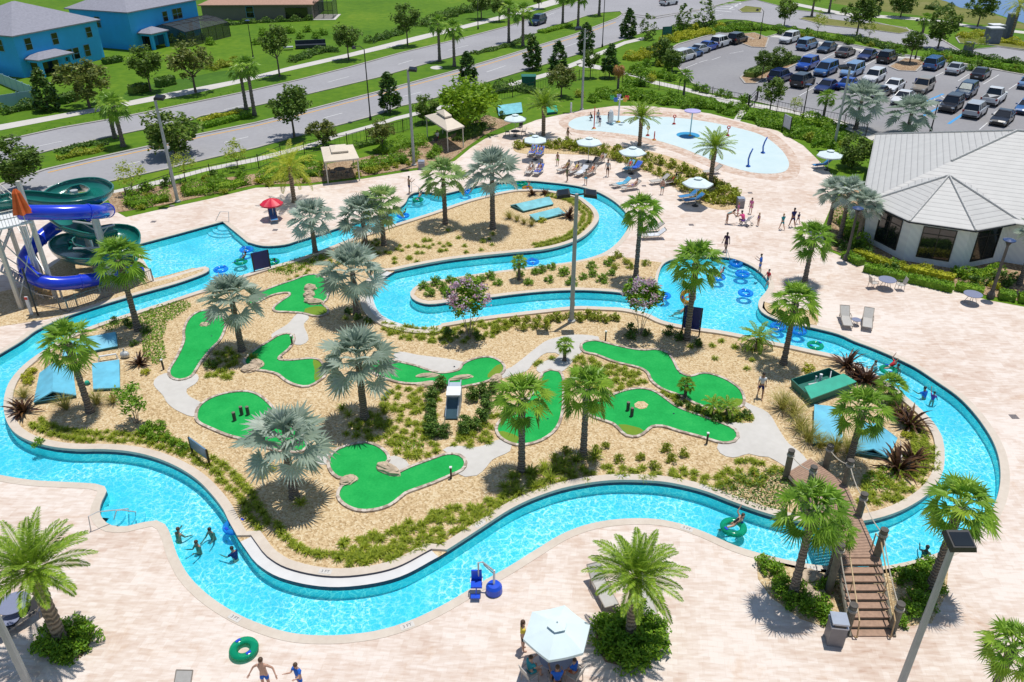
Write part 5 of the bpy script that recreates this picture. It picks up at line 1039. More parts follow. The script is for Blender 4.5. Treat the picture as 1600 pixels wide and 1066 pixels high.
# ---- houses
def hiproof(mb, x0, x1, y0, y1, z, s, mi=0):
    w_ = min(x1 - x0, y1 - y0) / 2; h = w_ * s
    if x1 - x0 >= y1 - y0: r = [(x0 + w_, (y0 + y1) / 2, z + h), (x1 - w_, (y0 + y1) / 2, z + h)]; F_ = [(0, 1, 5, 4), (1, 2, 5), (2, 3, 4, 5), (3, 0, 4)]
    else: r = [((x0 + x1) / 2, y0 + w_, z + h), ((x0 + x1) / 2, y1 - w_, z + h)]; F_ = [(0, 1, 4), (1, 2, 5, 4), (2, 3, 5), (3, 0, 4, 5)]
    mb.add([(x0, y0, z), (x1, y0, z), (x1, y1, z), (x0, y1, z)] + r, F_, mi); mb.box(((x0 + x1) / 2, (y0 + y1) / 2, z - .09), (x1 - x0, y1 - y0, .16), mi)
def house(label, o, ang, L, D, h, wm, rm, wins, sidewins=(), porch=None, slope=.42, trim='trim_blue'):
    """local x runs along the facade, outward is -y"""
    T = thing('house', label, 'house', (o.x, o.y, 0), ang)
    mb = MB(); mb.box((L / 2, D / 2, h / 2), (L, D, h)); mb.build('wall', wm, T)
    mb = MB(); hiproof(mb, -.5, L + .5, -.5, D + .5, h + .12, slope); mb.build('roof', rm, T)
    for u, z, w_, hh in wins: window(T, (u, 0), (1, 0), w_ * 1.25, hh * 1.15, z - .1, trim, 'glass_dark', 1 if w_ > 1.4 else 0, .5, .07, out=(0, -1))
    for v, z, w_, hh in sidewins: window(T, (0, v), (0, -1), w_ * 1.25, hh * 1.15, z - .1, trim, 'glass_dark', 0, .5, .07, out=(-1, 0))
    if porch:
        u0, u1, d, ph = porch; P_ = MB()
        for u in (u0 + .25, u1 - .25): P_.box((u, -d + .25, ph / 2), (.5, .5, ph))
        P_.box(((u0 + u1) / 2, -d + .25, ph - .2), (u1 - u0 - 1, .46, .4)); P_.box((u0 + .25, -d / 2 + .1, ph - .2), (.46, d - .7, .4)); P_.box((u1 - .25, -d / 2 + .1, ph - .2), (.46, d - .7, .4))
        pp = P_.build('porch', wm, T); q = MB(); hiproof(q, u0 - .3, u1 + .3, -d - .3, .6, ph + .1, .42); q.build('porch_roof', rm, pp)
        q = MB(); q.box(((u0 + u1) / 2, -.06, ph * .45), (u1 - u0 - 1.2, .08, ph * .88)); q.build('door', 'glass_dark', T)
    return T
p = G(39, 122); house('two storey blue house with a grey hip roof and covered porch at the left', p, math.atan2(14.6, 5.6), 15.6, 15, 5.9, 'house_blue', 'slate_roof', [(2.2, 3.7, .95, 1.5), (7.0, 3.7, .95, 1.5), (13.6, 3.7, .95, 1.4), (8.9, 1.0, .95, 1.5), (10.2, 1.0, .95, 1.5), (12.4, 1.0, .95, 1.6), (8.1, 1.0, .4, 1.5)], [(3, 3.7, .9, 1.5), (4.6, 3.7, .9, 1.5)], (1.0, 7.0, 2.6, 2.5))
p = G(212, 79); H2 = house('two storey blue house with a dark screened pool cage behind its porch', p, math.atan2(14.6, 5.6), 17, 13, 6.1, 'house_blue', 'slate_roof', [(8.5, 3.6, 1.0, 1.5), (11.6, 3.6, 2.0, 1.6), (14.4, 1, .9, 1.5)], [(7, 3.4, 1.0, 1.6)], (1.4, 5.2, 2.8, 2.6))
mb = MB(); fr = MB(); x0, x1, d = 5.6, 17.2, 6.5
def arch(x): return [(x, 0, 3.0), (x, -1.6, 3.5), (x, -3.6, 3.3), (x, -d, 2.5), (x, -d, 0)]
xs = [x0 + (x1 - x0) * i / 6 for i in range(7)]
for x in xs: fr.tube(arch(x), .05, 5)
for k_ in range(1, 5): fr.tube([(x0, arch(0)[k_][1], arch(0)[k_][2] + .02), (x1, arch(0)[k_][1], arch(0)[k_][2] + .02)], .05, 5)
for k_ in range(4):
    a, b_ = arch(x0)[k_], arch(x0)[k_ + 1]; mb.quad(a, (x1, a[1], a[2]), (x1, b_[1], b_[2]), b_)
for x in (x0, x1): mb.add(arch(x) + [(x, 0, 0)], [(0, 1, 2, 3, 4, 5)])
cg = fr.build('pool_cage', 'black_metal', H2); mb.build('screen', 'screen_mesh', cg)
a, b_ = G(318, 32), G(489, 31); H3 = house('single storey grey brown house with a pale terracotta roof at the top edge', a, math.atan2(b_.y - a.y, b_.x - a.x), (b_ - a).length, 14, 2.9, 'house_taupe', 'tan_roof', [(9.8, .5, 1.3, 2.0)], (), None, .36)
L3 = (b_ - a).length
mb = MB(); mb.box((L3 - 3.2, -.05, 1.2), (4.6, .12, 2.4)); mb.build('door', 'glass_dark', H3)
fr = MB(); mb = MB()
for x in (L3 + .3, L3 + 2.2, L3 + 4.2):
    for y in (0.5, 6): fr.box((x, y, 1.7), (.09, .09, 3.4))
    fr.tube([(x, .5, 3.4), (x, 6, 3.6)], .05, 5)
fr.tube([(L3 + .3, .5, 3.4), (L3 + 4.2, .5, 3.4)], .05, 5); fr.tube([(L3 + .3, .5, 1.7), (L3 + 4.2, .5, 1.7)], .04, 5)
mb.quad((L3 + .3, .5, 0), (L3 + 4.2, .5, 0), (L3 + 4.2, .5, 3.4), (L3 + .3, .5, 3.4)); mb.quad((L3 + 4.2, .5, 0), (L3 + 4.2, 6, 0), (L3 + 4.2, 6, 3.6), (L3 + 4.2, .5, 3.4))
cg = fr.build('pool_cage', 'black_metal', H3); mb.build('screen', 'screen_mesh', cg)
mb = MB(); mb.box((L3 + 2.3, 3, .06), (5, 7.5, .1)); mb.build('patio', 'concrete', H3)
def runfence(name, pts, h, mat, label, cat='fence', post=None, pick=None, group=None, step=2.4, rails=(.15, .95), solid=False, pw=.08):
    P3 = [G(*p) for p in pts]; c = P3[0]; T = thing(name, label, cat, (c.x, c.y, 0), group=group); pm = MB(); rm = MB()
    for a, b_ in zip(P3[:-1], P3[1:]):
        a = a - c; b_ = b_ - c; d = b_ - a; n = max(1, round(d.length / step)); an = math.atan2(d.y, d.x)
        for i in range(n + (1 if b_ + c == P3[-1] else 0)):
            q = a + d * i / n; pm = MB(); pm.box((0, 0, (h + .08) / 2), (pw, pw, h + .08), rz=an); o = pm.build('post', post or mat, T); o.location = (q.x, q.y, 0)
        m_ = (a + b_) / 2
        if solid: rm.box((m_.x, m_.y, h / 2), (d.length, .05, h - .1), rz=an)
        else:
            for r_ in rails: rm.box((m_.x, m_.y, h * r_), (d.length, .045, .045), rz=an)
            if pick:
                k_ = int(d.length / pick)
                for i in range(k_): q = a + d * (i + .5) / k_; rm.box((q.x, q.y, h * .55), (.02, .02, h * .8), rz=an)
    rm.build('panel' if solid else 'railing', mat, T); return T
runfence('vinyl_fence', [(-40, 118), (0, 131), (62, 158)], 1.7, 'vinyl', 'pale ribbed garden fence running back beside the nearest blue house', solid=True, pw=.12)
runfence('vinyl_fence', [(-40, 177), (0, 170), (62, 160)], 1.7, 'vinyl', 'pale solid garden fence along the left edge behind a dark hedge', solid=True, pw=.12)
runfence('metal_fence', [(200, 318), (270, 293), (330, 280), (405, 264), (440, 248), (476, 241), (543, 230), (573, 221), (630, 207), (660, 196), (705, 185), (765, 162), (835, 144), (905, 126), (945, 124), (1000, 136), (1060, 146), (1112, 154), (1165, 165)], 1.5, 'black_metal', 'thin black metal fence between the road and the pool grounds', pick=.5, step=4.0, rails=(.1, .92), pw=.07)
runfence('metal_fence', [(1178, 168), (1250, 184), (1318, 198), (1352, 214)], 1.5, 'black_metal', 'thin black metal fence below the car park near the tall pole', pick=.4, step=3.0, rails=(.1, .92), pw=.07)
T = thing('gate', 'dark metal gate at the end of the path from the car park', 'gate', G(1168, 173)); g2 = G(1182, 158) - G(1168, 173)
for q in (Vector((0, 0, 0)), g2): MB().box((q.x, q.y, 1.0), (.2, .2, 2.0)).build('post', 'black_metal', T)
mb = MB(); an = math.atan2(g2.y, g2.x)
for z in (.3, .8, 1.3, 1.7): mb.box((g2.x / 2, g2.y / 2, z), (g2.length - .2, .05, .07), rz=an)
mb.build('gate_leaf', 'black_metal', T)
runfence('slide_fence', [(62, 478), (95, 484), (108, 489), (122, 480), (160, 468), (205, 452), (240, 440)], 1.0, 'taupe_metal', 'low tan picket fence around the slide foundations', pick=.14, step=2.0, rails=(.08, .95), pw=.06)
# ---- light poles
def lightpole(bx, by, ty, label, heads, name='light_pole', r=.16, ang=0.0):
    b = G(bx, by); h = hgt(b, ty); T = thing(name, label, 'light pole', b, ang, 'tall floodlight poles')
    mb = MB(); mb.tube([(0, 0, 0), (0, 0, h)], [r, r * .72], 10); mb.lathe([(r * 1.7, 0), (r * 1.7, .15), (r, .2)], 10); mb.build('pole', 'grey_pole', T)
    for sx in heads:
        q = MB(); q.tube([(0, 0, h - .1), (sx * .5, -.1, h + .05)], .05, 6); a_ = q.build('bracket', 'black_metal', T)
        q = MB(); q.box((0, 0, 0), (.85, .75, .20), tp=.85); f = q.build('floodlight', 'black_metal', T); f.location = (sx * .85, -.15, h + .08); f.rotation_euler = (rad(14), rad(8 * sx), 0)
        q = MB(); q.box((0, -.02, .108), (.62, .5, .02)); q.build('lens', 'glass_dark', f)
    return T
lightpole(893, 503, 303, 'tall grey pole with twin floodlights in the middle of the island bank', (-1, 1))
lightpole(909, 172, 45, 'tall grey pole behind the left end of the splash pad', (-1,)); lightpole(647, 259, 109, 'tall grey pole between the two cabanas', (.6,)); lightpole(278, 316, 153, 'tall grey pole left of the deck behind the slide pool', (.6,))
lightpole(1303, 230, 105, 'tall grey pole at the clubhouse edge of the car park', (-1,)); lightpole(1398, 1095, 842, 'tall grey pole cut by the bottom edge beside the bridge steps', (.05,), r=.14); lightpole(52, 1085, 850, 'tall grey pole crossing the bottom left corner', (-1,), r=.15)
def lamp(bx, by, ty, label, mat='black_metal', group='dark post lamps', arm=False, r=.07):
    b = G(bx, by); h = hgt(b, ty); T = thing('street_lamp', label, 'street lamp', b, 0, group)
    mb = MB(); mb.tube([(0, 0, 0), (0, 0, h - .35)], [r * 1.25, r * .8], 8); mb.lathe([(r * 2.4, 0), (r * 2.4, .35), (r * 1.3, .6)], 10); mb.build('post', mat, T)
    mb = MB()
    if arm: mb.tube([(0, 0, h - .4), (-.5, 0, h), (-1.2, 0, h - .1)], .04, 6); mb.build('arm', mat, T); mb = MB(); mb.lathe([(.05, .25), (.16, .15), (.3, -.1), (.05, -.16)], 10, 0, (-1.2, 0, h - .2)); mb.build('lamp_head', mat, T)
    else:
        mb.lathe([(.10, h - .4), (.20, h - .2), (.32, h - .06)], 12); mb.build('lamp_head', 'black_metal', T); q = MB(); q.lathe([(.42, h - .05), (.42, h), (.16, h + .09), (.01, h + .1)], 14); q.build('lamp_cap', 'lamp_blue', T)
lamp(1322, 407, 325, 'dark post lamp beside the clubhouse corner palms', 'stone_dark', r=.11); lamp(1547, 466, 375, 'dark post lamp by the table without chairs', 'stone_dark', r=.11)
for a in [(579, 188, 72, 'black road lamp with an arm on the near verge', True), (747, 46, -20, 'black road lamp on the far sidewalk', True), (941, 74, -12, 'black road lamp left of the street corner', True), (396, 92, 32, 'black lamp on the lawn of the grey brown house', False), (1254, 186, 132, 'thin black lamp at the car park fence', False), (1454, 206, 157, 'thin black lamp behind the clubhouse roof', False), (1430, 92, 30, 'black lamp on the small car park island', True), (1187, 62, 14, 'black lamp at the right of the left car row', True)]: lamp(a[0], a[1], a[2], a[3], 'black_metal', 'black lamps by the road and car park', a[4])
# ---- parasols and cabanas
def parasol(bx, by, cy, R_, label, mat='white_cloth', n=6, group='parasols on the deck', vent=True, sq=.24, z0=0.03, rz=.3):
    b = G(bx, by, z0); h = hgt(b, cy); T = thing('parasol', label, 'parasol', b, rz, group)
    mb = MB(); mb.tube([(0, 0, 0), (0, 0, h + .05)], .03, 8); mb.build('pole', 'galv', T); mb = MB(); mb.lathe([(.3, 0), (.3, .06), (.08, .1), (.05, .3)], 14); mb.build('base', 'black_metal', T)
    mb = MB(); k_ = 4; vs = []
    for j in range(1, k_ + 1):
        t = j / k_
        for i in range(n * 4):
            a = 2 * PI * i / (n * 4); m_ = (i % 4) / 4; edge = math.cos(PI / n) / math.cos((m_ - .5) * 2 * PI / n); sag = .045 * math.sin(PI * m_) * t
            vs.append((R_ * t * edge * math.cos(a), R_ * t * edge * math.sin(a), h - sq * R_ * 1.35 * (t ** 1.25) - sag))
    N = n * 4; fs = [(i, (i + 1) % N, N * k_) for i in range(N)] + [(j * N + i, (j + 1) * N + i, (j + 1) * N + (i + 1) % N, j * N + (i + 1) % N) for j in range(k_ - 1) for i in range(N)]; vs.append((0, 0, h))
    fs += [((k_ - 1) * N + i, (k_ - 1) * N + (i + 1) % N, len(vs) + (i + 1) % N, len(vs) + i) for i in range(N)]; vs += [(v[0] * 1.002, v[1] * 1.002, v[2] - .12) for v in vs[(k_ - 1) * N:k_ * N]]
    mb.add(vs, fs); cn = mb.build('canopy', mat, T)
    if vent:
        q = MB(); v2 = [(R_ * .3 * math.cos(2 * PI * i / n), R_ * .3 * math.sin(2 * PI * i / n), h - .0 * R_) for i in range(n)] + [(0, 0, h + .10)]; q.add(v2, [(i, (i + 1) % n, n) for i in range(n)]); q.ball((0, 0, h + .13), .035, 8, 5); q.build('vent_cap', mat, cn)
    q = MB()
    for i in range(n):
        a = 2 * PI * i / n; q.tube([(0, 0, h - .06), (R_ * .96 * math.cos(a), R_ * .96 * math.sin(a), h - sq * R_ * 1.3 - .03)], .012, 4, caps=False)
    q.build('ribs', 'galv', T); return T, b, h
WP = [(868, 1046, 976, 1.30, 'large white six-sided parasol over the family table at the bottom'), (805, 213, 180, 1.38, 'white parasol at the far left of the upper deck, table underneath'), (836, 250, 213, 1.3, 'white parasol above two blue towelled chairs'), (919, 254, 216, 1.4, 'white parasol behind the curved hedge bed, above a shaded lounger'),
 (986, 272, 231, 1.4, 'white parasol at the near rim of the splash pad feather palm'), (1086, 322, 279, 1.4, 'white parasol above two shaded loungers at the end of the hedge bed'), (1292, 266, 236, 1.35, 'white parasol half hidden by the dark round tree')]
for i, a in enumerate(WP): parasol(*a, rz=.25 + i * .13)
parasol(428, 342, 310, 1.0, 'glossy red parasol over a lifeguard chair on the open deck', 'red_cloth', 8, sq=.34, vent=False)
def cabana(corners, zpost, label, flat, lab_g='cream cabanas'):
    P3 = [G(*c) for c in corners]; c = sum(P3, Vector()) / 4; T = thing('cabana', label, 'cabana', (c.x, c.y, .03), group=lab_g)
    L = [p - c for p in P3]
    for q in L: MB().tube([(q.x, q.y, 0), (q.x, q.y, zpost)], .06, 8).build('post', 'cream_metal', T)
    E = [q * 1.10 for q in L]; mb = MB(); zt = zpost + (.35 if flat else 1.0); k_ = .48 if flat else .38
    lo = [(q.x, q.y, zpost - .12) for q in E]; ml = [(q.x, q.y, zpost + .04) for q in E]; hi = [(q.x * k_, q.y * k_, zpost + (zt - zpost) * (.85 if flat else .62)) for q in E]
    mb.add(lo + ml + hi, [(i, (i + 1) % 4, 4 + (i + 1) % 4, 4 + i) for i in range(4)] + [(4 + i, 4 + (i + 1) % 4, 8 + (i + 1) % 4, 8 + i) for i in range(4)] + [(8, 9, 10, 11)]); cn = mb.build('canopy', 'cream_cloth', T)
    mb = MB(); k2 = k_ * 1.02; b0 = [(q.x * k2, q.y * k2, zt - (.28 if not flat else .0)) for q in E]; b1 = [(q.x * k2, q.y * k2, zt - (.12 if not flat else -.16)) for q in E]
    tp_ = [(q.x * (.02 if not flat else .2), q.y * (.02 if not flat else .2), zt + (.32 if not flat else .34)) for q in E]
    mb.add(b0 + b1 + tp_, [(i, (i + 1) % 4, 4 + (i + 1) % 4, 4 + i) for i in range(4)] + [(4 + i, 4 + (i + 1) % 4, 8 + (i + 1) % 4, 8 + i) for i in range(4)] + [(8, 9, 10, 11)]); mb.build('vent_roof', 'cream_cloth', cn)
    return T
cabana([(513, 288), (562, 283), (553, 262), (508, 266)], 2.3, 'flat-topped cream cabana over a dark table on the back deck', True)
cabana([(668, 215), (700, 238), (724, 231), (692, 209)], 2.4, 'pointed cream cabana with a small second roof on the back deck', False)
struct('patio', MB().prism([tuple(G(x, y)[:2]) for x, y in ((509, 289), (565, 284), (556, 260), (506, 264))], .02, .045), M('patio_tone', (.26, .24, .25), .8, .1, 2)) if False else None
# ---- water slide
def curve(pts, step=.25):
    P = [Vector(G(x, y, z)) for x, y, z in pts]; out = []
    for i in range(len(P) - 1):
        a, b_ = P[i], P[i + 1]; m0 = (b_ - (P[i - 1] if i else a)) / 2; m1 = ((P[i + 2] if i + 2 < len(P) else b_) - a) / 2; n = max(2, int((b_ - a).length / step))
        for j in range(n):
            t = j / n; t2, t3 = t * t, t ** 3; out.append(a * (2 * t3 - 3 * t2 + 1) + m0 * (t3 - 2 * t2 + t) + b_ * (3 * t2 - 2 * t3) + m1 * (t3 - t2))
    out.append(P[-1]); return out
BLUE = [(30, 332, 7.2), (60, 332, 7.1), (100, 332, 6.9), (138, 331, 6.6), (158, 331, 6.1), (167, 329, 5.4), (160, 330, 4.8), (140, 336, 4.3), (110, 346, 3.9), (88, 354, 3.5), (66, 370, 3.1), (46, 392, 2.6), (38, 410, 2.2), (45, 428, 1.9), (64, 439, 1.6), (90, 443, 1.3), (120, 441, 1.05), (150, 436, .85), (185, 429, .65), (222, 421, .5)]
c0 = G(60, 440)
T = thing('tube_slide', 'closed glossy blue tube slide winding down from the tower', 'water slide', (c0.x, c0.y, 0)); cc = Vector((c0.x, c0.y, 0))
bp_ = [p - cc for p in curve(BLUE)]; MB().tube(bp_, .50, 16).build('tube', 'slide_blue', T, smooth=True)
for i in range(14, len(bp_) - 4, 14):
    d = (bp_[i + 1] - bp_[i - 1]).normalized(); MB().tube([bp_[i] - d * .05, bp_[i] + d * .05], .555, 16).build('flange', 'slide_blue', T, smooth=False)
for x, y, z in ((150, 436, .85), (90, 443, 1.3), (42, 422, 2.0), (52, 385, 2.7)):
    q = G(x, y, z) - cc; MB().tube([(q.x, q.y, 0), (q.x, q.y, z - .45)], .08, 8).build('support', 'galv', T)
def flume(pts, r, wallh, name, T, cc, th=.07):
    P = [p - cc for p in curve(pts, .22)]; mb = MB(); ns = 14; vs = []; k_ = len(P)
    for i, p in enumerate(P):
        t = (P[min(i + 1, k_ - 1)] - P[max(i - 1, 0)]).normalized(); s = t.cross(Vector((0, 0, 1))); s = s.normalized(); u = s.cross(t)
        for rr in (r, r + th):
            for j in range(ns + 1):
                a = -PI * 1.06 * j / ns + PI * .03; vs.append(p + s * math.cos(a) * rr * 1.0 + u * (math.sin(a) * rr * .85 + wallh))
    w_ = 2 * (ns + 1)
    for i in range(k_ - 1):
        for j in range(ns):
            a = i * w_ + j; b_ = a + w_; mb_f = [(a, b_, b_ + 1, a + 1), (a + ns + 1, a + ns + 2, b_ + ns + 2, b_ + ns + 1)]; mb.f += mb_f; mb.m += [0, 0]
        for j in (0, ns): a = i * w_ + j; b_ = a + w_; mb.f += [(a, a + ns + 1, b_ + ns + 1, b_)]; mb.m += [0]
    mb.v = [tuple(v) for v in vs]
    L1 = MB().tube([vs[i * w_ + 0] * .5 + vs[i * w_ + ns + 1] * .5 for i in range(k_)], .06, 6); L2 = MB().tube([vs[i * w_ + ns] * .5 + vs[i * w_ + 2 * ns + 1] * .5 for i in range(k_)], .06, 6)
    o = mb.build(name, 'slide_green', T, smooth=True); L1.add(L2.v, L2.f); L1.build('lip', 'slide_green', o, smooth=True); return o
c0 = G(160, 425); cc = Vector((c0.x, c0.y, 0)); T = thing('body_slide', 'open dark green flume slide spiralling round grey columns', 'water slide', (c0.x, c0.y, 0))
flume([(-14, 318, 6.6), (10, 317, 6.5), (30, 312, 6.4), (55, 313, 6.25), (80, 316, 6.1), (105, 317, 6.0), (130, 315, 5.9), (152, 309, 5.8), (160, 299, 5.7), (142, 290, 5.6), (114, 293, 5.5), (92, 303, 5.3), (82, 318, 5.0), (92, 338, 4.6), (112, 354, 4.3), (134, 362, 4.0), (155, 366, 3.75), (178, 363, 3.5),
 (196, 367, 3.25), (202, 380, 2.95), (190, 394, 2.65), (163, 403, 2.35), (130, 404, 2.1), (104, 396, 1.9), (97, 383, 1.7), (110, 376, 1.5), (140, 385, 1.2), (175, 396, .85), (214, 400, .5)], .78, .28, 'flume', T, cc)
for bx, by, ty, r in ((178, 447, 335, .26), (152, 424, 299, .24)):
    q = G(bx, by); h = hgt(q, ty); q = q - cc; MB().tube([(q.x, q.y, 0), (q.x, q.y, h)], r, 14).lathe([(r * 1.12, h), (r * 1.12, h + .08), (.01, h + .1)], 14, 0, (q.x, q.y, 0)).build('column', 'galv', T)
    for dx, dy, z in ((-1.9, .5, h * .86), (.9, .7, h * .80), (-2.0, -.3, h * .55), (1.2, -.6, h * .5)):
        MB().tube([(q.x, q.y, z), (q.x + dx, q.y + dy, z + .05)], .075, 6).tube([(q.x, q.y, z - .6), (q.x + dx * .6, q.y + dy * .6, z)], .04, 6).build('bracket', 'galv', T)
# tower
c0 = G(60, 472); cc = Vector((c0.x, c0.y, 0)); T = thing('slide_tower', 'tall metal slide tower with stairs and a ribbed landing at the left edge', 'tower', (c0.x, c0.y, 0))
pz = 7.0; PB = [(88, 467), (34, 483), (40, 428), (-15, 445), (-40, 500)]
for bx, by in PB: q = G(bx, by) - cc; MB().box((q.x, q.y, 4.4), (.24, .24, 8.8)).build('post', 'cream_metal', T)
co = [G(*p) - cc for p in ((90, 468), (34, 484), (-60, 440), (40, 420))]
for zp in (6.0,): MB().prism([(q.x, q.y) for q in co], zp - .12, zp).build('landing', 'white_paint', T)
for i in range(9):
    a = co[0].lerp(co[3], i / 8); b_ = co[1].lerp(co[2], i / 8)
mb = MB()
for zp, hh in ((6.0, 1.05),):
    for a, b_ in ((co[0], co[1]), (co[0], co[3]), (co[1], co[2])):
        for f in (.5, 1.0): mb.tube([(a.x, a.y, zp + hh * f), (b_.x, b_.y, zp + hh * f)], .035, 5)
        for i in range(13): q = a.lerp(b_, i / 12); mb.tube([(q.x, q.y, zp), (q.x, q.y, zp + hh)], .018, 4)
mb.build('railing', 'cream_metal', T)
for a, b_, z0, z1 in ((co[0], co[1], .6, 5.6), (co[1], co[0], .6, 5.6), (co[0], co[3], 1.2, 5.2)): MB().tube([(a.x, a.y, z0), (b_.x, b_.y, z1)], .04, 6).build('brace', 'galv', T)
for k_, (a, b_, z0, z1) in enumerate((((70, 462), (20, 470), 0, 2.6), ((20, 450), (68, 442), 2.6, 5.9))):
    a, b_ = G(*a) - cc, G(*b_) - cc; d = b_ - a; nr = Vector((-d.y, d.x, 0)).normalized() * .55; mb = MB(); ns = 14
    for i in range(ns): q = a + d * (i + .5) / ns; z = z0 + (z1 - z0) * (i + 1) / ns; mb.box((q.x, q.y, z), (d.length / ns * 1.05, 1.1, .05), rz=math.atan2(d.y, d.x))
    for s in (-1, 1): mb.tube([(a.x + nr.x * s, a.y + nr.y * s, z0 + .05), (b_.x + nr.x * s, b_.y + nr.y * s, z1)], .07, 6); mb.tube([(a.x + nr.x * s, a.y + nr.y * s, z0 + 1), (b_.x + nr.x * s, b_.y + nr.y * s, z1 + 1)], .035, 6)
    mb.build('stairs', 'galv', T)
for dx in (0, .28, .5):
    q = G(66 + dx * 14, 458) - cc; MB().tube([(q.x, q.y, .2), (q.x, q.y, 5.2)], .075, 8).build('water_pipe', 'white_paint', T)
q = G(70, 462) - cc; MB().box((q.x, q.y, .55), (.8, .6, .9)).ball((q.x + .5, q.y - .2, .5), .35).build('pump', 'brass_rail', T)
b = G(83, 468); T = thing('folded_umbrella', 'closed orange umbrella on top of the slide tower', 'parasol', (b.x, b.y, 8.8)); u_ = G(26, 305, 8.8)
T.location = (u_.x, u_.y, 7.6); MB().tube([(0, 0, -1.6), (0, 0, 1.6)], .035, 6).build('pole', 'galv', T)
mb = MB(); vs = []; N = 24
for j, (r, z) in enumerate(((.50, 0.0), (.42, .3), (.30, .9), (.22, 1.35), (.06, 1.62))):
    for i in range(N): a = 2 * PI * i / N; q = r * (1 + .28 * math.cos(a * 6)); vs.append((q * math.cos(a), q * math.sin(a), z))
mb.add(vs, [(j * N + i, j * N + (i + 1) % N, (j + 1) * N + (i + 1) % N, (j + 1) * N + i) for j in range(4) for i in range(N)]); mb.build('canopy', 'orange_cloth', T)
# ---- turquoise roof hatches over the pump pits
def hatch(px, label, ridge=None, z=.75, mat='teal_box', name='roof_hatch', flat=.45):
    """px: four ground corners (a,b long side toward the viewer; c,d behind)"""
    P3 = [G(*p) for p in px]; c = sum(P3, Vector()) / 4; T = thing(name, label, 'hatch', (c.x, c.y, .02), group='turquoise roof hatches'); L = [p - c for p in P3]; a, b_, c_, d = L
    mb = MB()
    if ridge is None:
        mb.prism([(q.x, q.y) for q in L], 0, flat * .8); mb.build('curb', 'teal_dark', T)
        q = [v * 1.04 for v in L]; mb = MB(); up = Vector((0, 0, 1)); mb.slab(q[0] + up * (flat + .02), q[1] + up * (flat + .02), q[2] + up * (flat + .18), q[3] + up * (flat + .18), .08)
        mb.build('lid', mat, T)
    else:
        m0, m1 = a.lerp(d, ridge), b_.lerp(c_, ridge); up = Vector((0, 0, 1)); mb.prism([(q.x, q.y) for q in L], 0, .16); mb.build('curb', 'teal_dark', T)
        k = [v * 1.03 for v in (a, b_, c_, d)]; mb = MB(); mb.slab(k[0] + up * .2, k[1] + up * .2, m1 * 1.03 + up * (z + .02), m0 * 1.03 + up * (z + .02), .07); mb.slab(m0 * 1.03 + up * (z + .02), m1 * 1.03 + up * (z + .02), k[2] + up * .2, k[3] + up * .2, .07); mb.build('lid', mat, T)
        mb = MB(); mb.tube([a + up * .2, m0 + up * z, d + up * .2, a + up * .2], .035, 6); mb.tube([b_ + up * .2, m1 + up * z, c_ + up * .2, b_ + up * .2], .035, 6); mb.tube([a.lerp(m0, .5) + up * z * .5, d.lerp(m0, .5) + up * z * .5], .025, 6); mb.build('end_frame', mat, T)
hatch([(818, 333), (864, 322), (852, 312), (798, 324)], 'pale turquoise gabled hatch on the far bend gravel', .55, .5)
hatch([(838, 348), (882, 337), (872, 331), (828, 342)], 'pale turquoise flat hatch below the gabled one at the far bend', None, flat=.2)
hatch([(55, 633), (120, 622), (114, 577), (64, 588)][1:] + [(55, 633)], 'bright blue gabled hatch nearest the left river tip', .5, .7, 'sky_box')
hatch([(148, 612), (188, 610), (188, 571), (147, 577)], 'bright blue flat hatch between the left sabal palm and small tree', None, mat='sky_box', flat=.2)
hatch([(100, 561), (184, 545), (183, 527), (112, 540)], 'long bright blue hatch behind the left sabal palm', .6, .7, 'sky_box')
hatch([(1270, 697), (1314, 697), (1312, 647), (1271, 643)], 'bright blue flat hatch behind the tall grass by the bridge', None, mat='sky_box', flat=.25)
hatch([(1335, 712), (1386, 720), (1400, 690), (1338, 665)][1:] + [(1335, 712)], 'bright blue gabled hatch under the sabal palm by the bridge', .5, .6, 'sky_box')
hatch([(780, 183), (816, 178), (812, 163), (776, 168)], 'turquoise gabled hatch above the far left parasol', .5, .8); hatch([(855, 180), (871, 178), (869, 171), (854, 173)], 'small green flat hatch beside the left deck feather palm', None, mat='pump_green', flat=.3)
P3 = [G(*p) for p in ((1266, 634), (1330, 610), (1292, 588), (1236, 605))]; c = sum(P3, Vector()) / 4; L = [p - c for p in P3]
T = thing('pump_box', 'open dark green pump pit box with its bright green lid tipped forward', 'pump box', (c.x, c.y, .02)); mb = MB()
for a, b_ in zip(L, L[1:] + L[:1]):
    d = (b_ - a); nr = Vector((-d.y, d.x, 0)).normalized() * -.04; mb.slab(a, b_, b_ * 1.06 + Vector((0, 0, .55)), a * 1.06 + Vector((0, 0, .55)), .06)
mb.prism([(q.x, q.y) for q in L], 0, .05); mb.build('box', 'pump_dark', T); up = Vector((0, 0, .6))
mb = MB(); mb.slab(L[0] * 1.12 + up, L[1] * 1.1 + up, L[1] * 1.0 + (L[2] - L[1]) * .42 + up * 1.25, L[0] * 1.0 + (L[3] - L[0]) * .42 + up * 1.25, .08); mb.build('lid', 'pump_green', T)
mb = MB(); mb.tube([(-.3, .2, .05), (-.3, .2, .8)], .05, 8).tube([(0.1, .5, .05), (.1, .5, .75)], .09, 10).lathe([(.35, .3), (.35, .42), (.02, .46)], 14, 0, (.5, .1, 0)).tube([(-.8, -.1, .4), (-.1, .1, .4)], .05, 6).tube([(.5, .1, .4), (.7, .6, .9)], .03, 6); mb.build('pipework', 'white_paint', T)
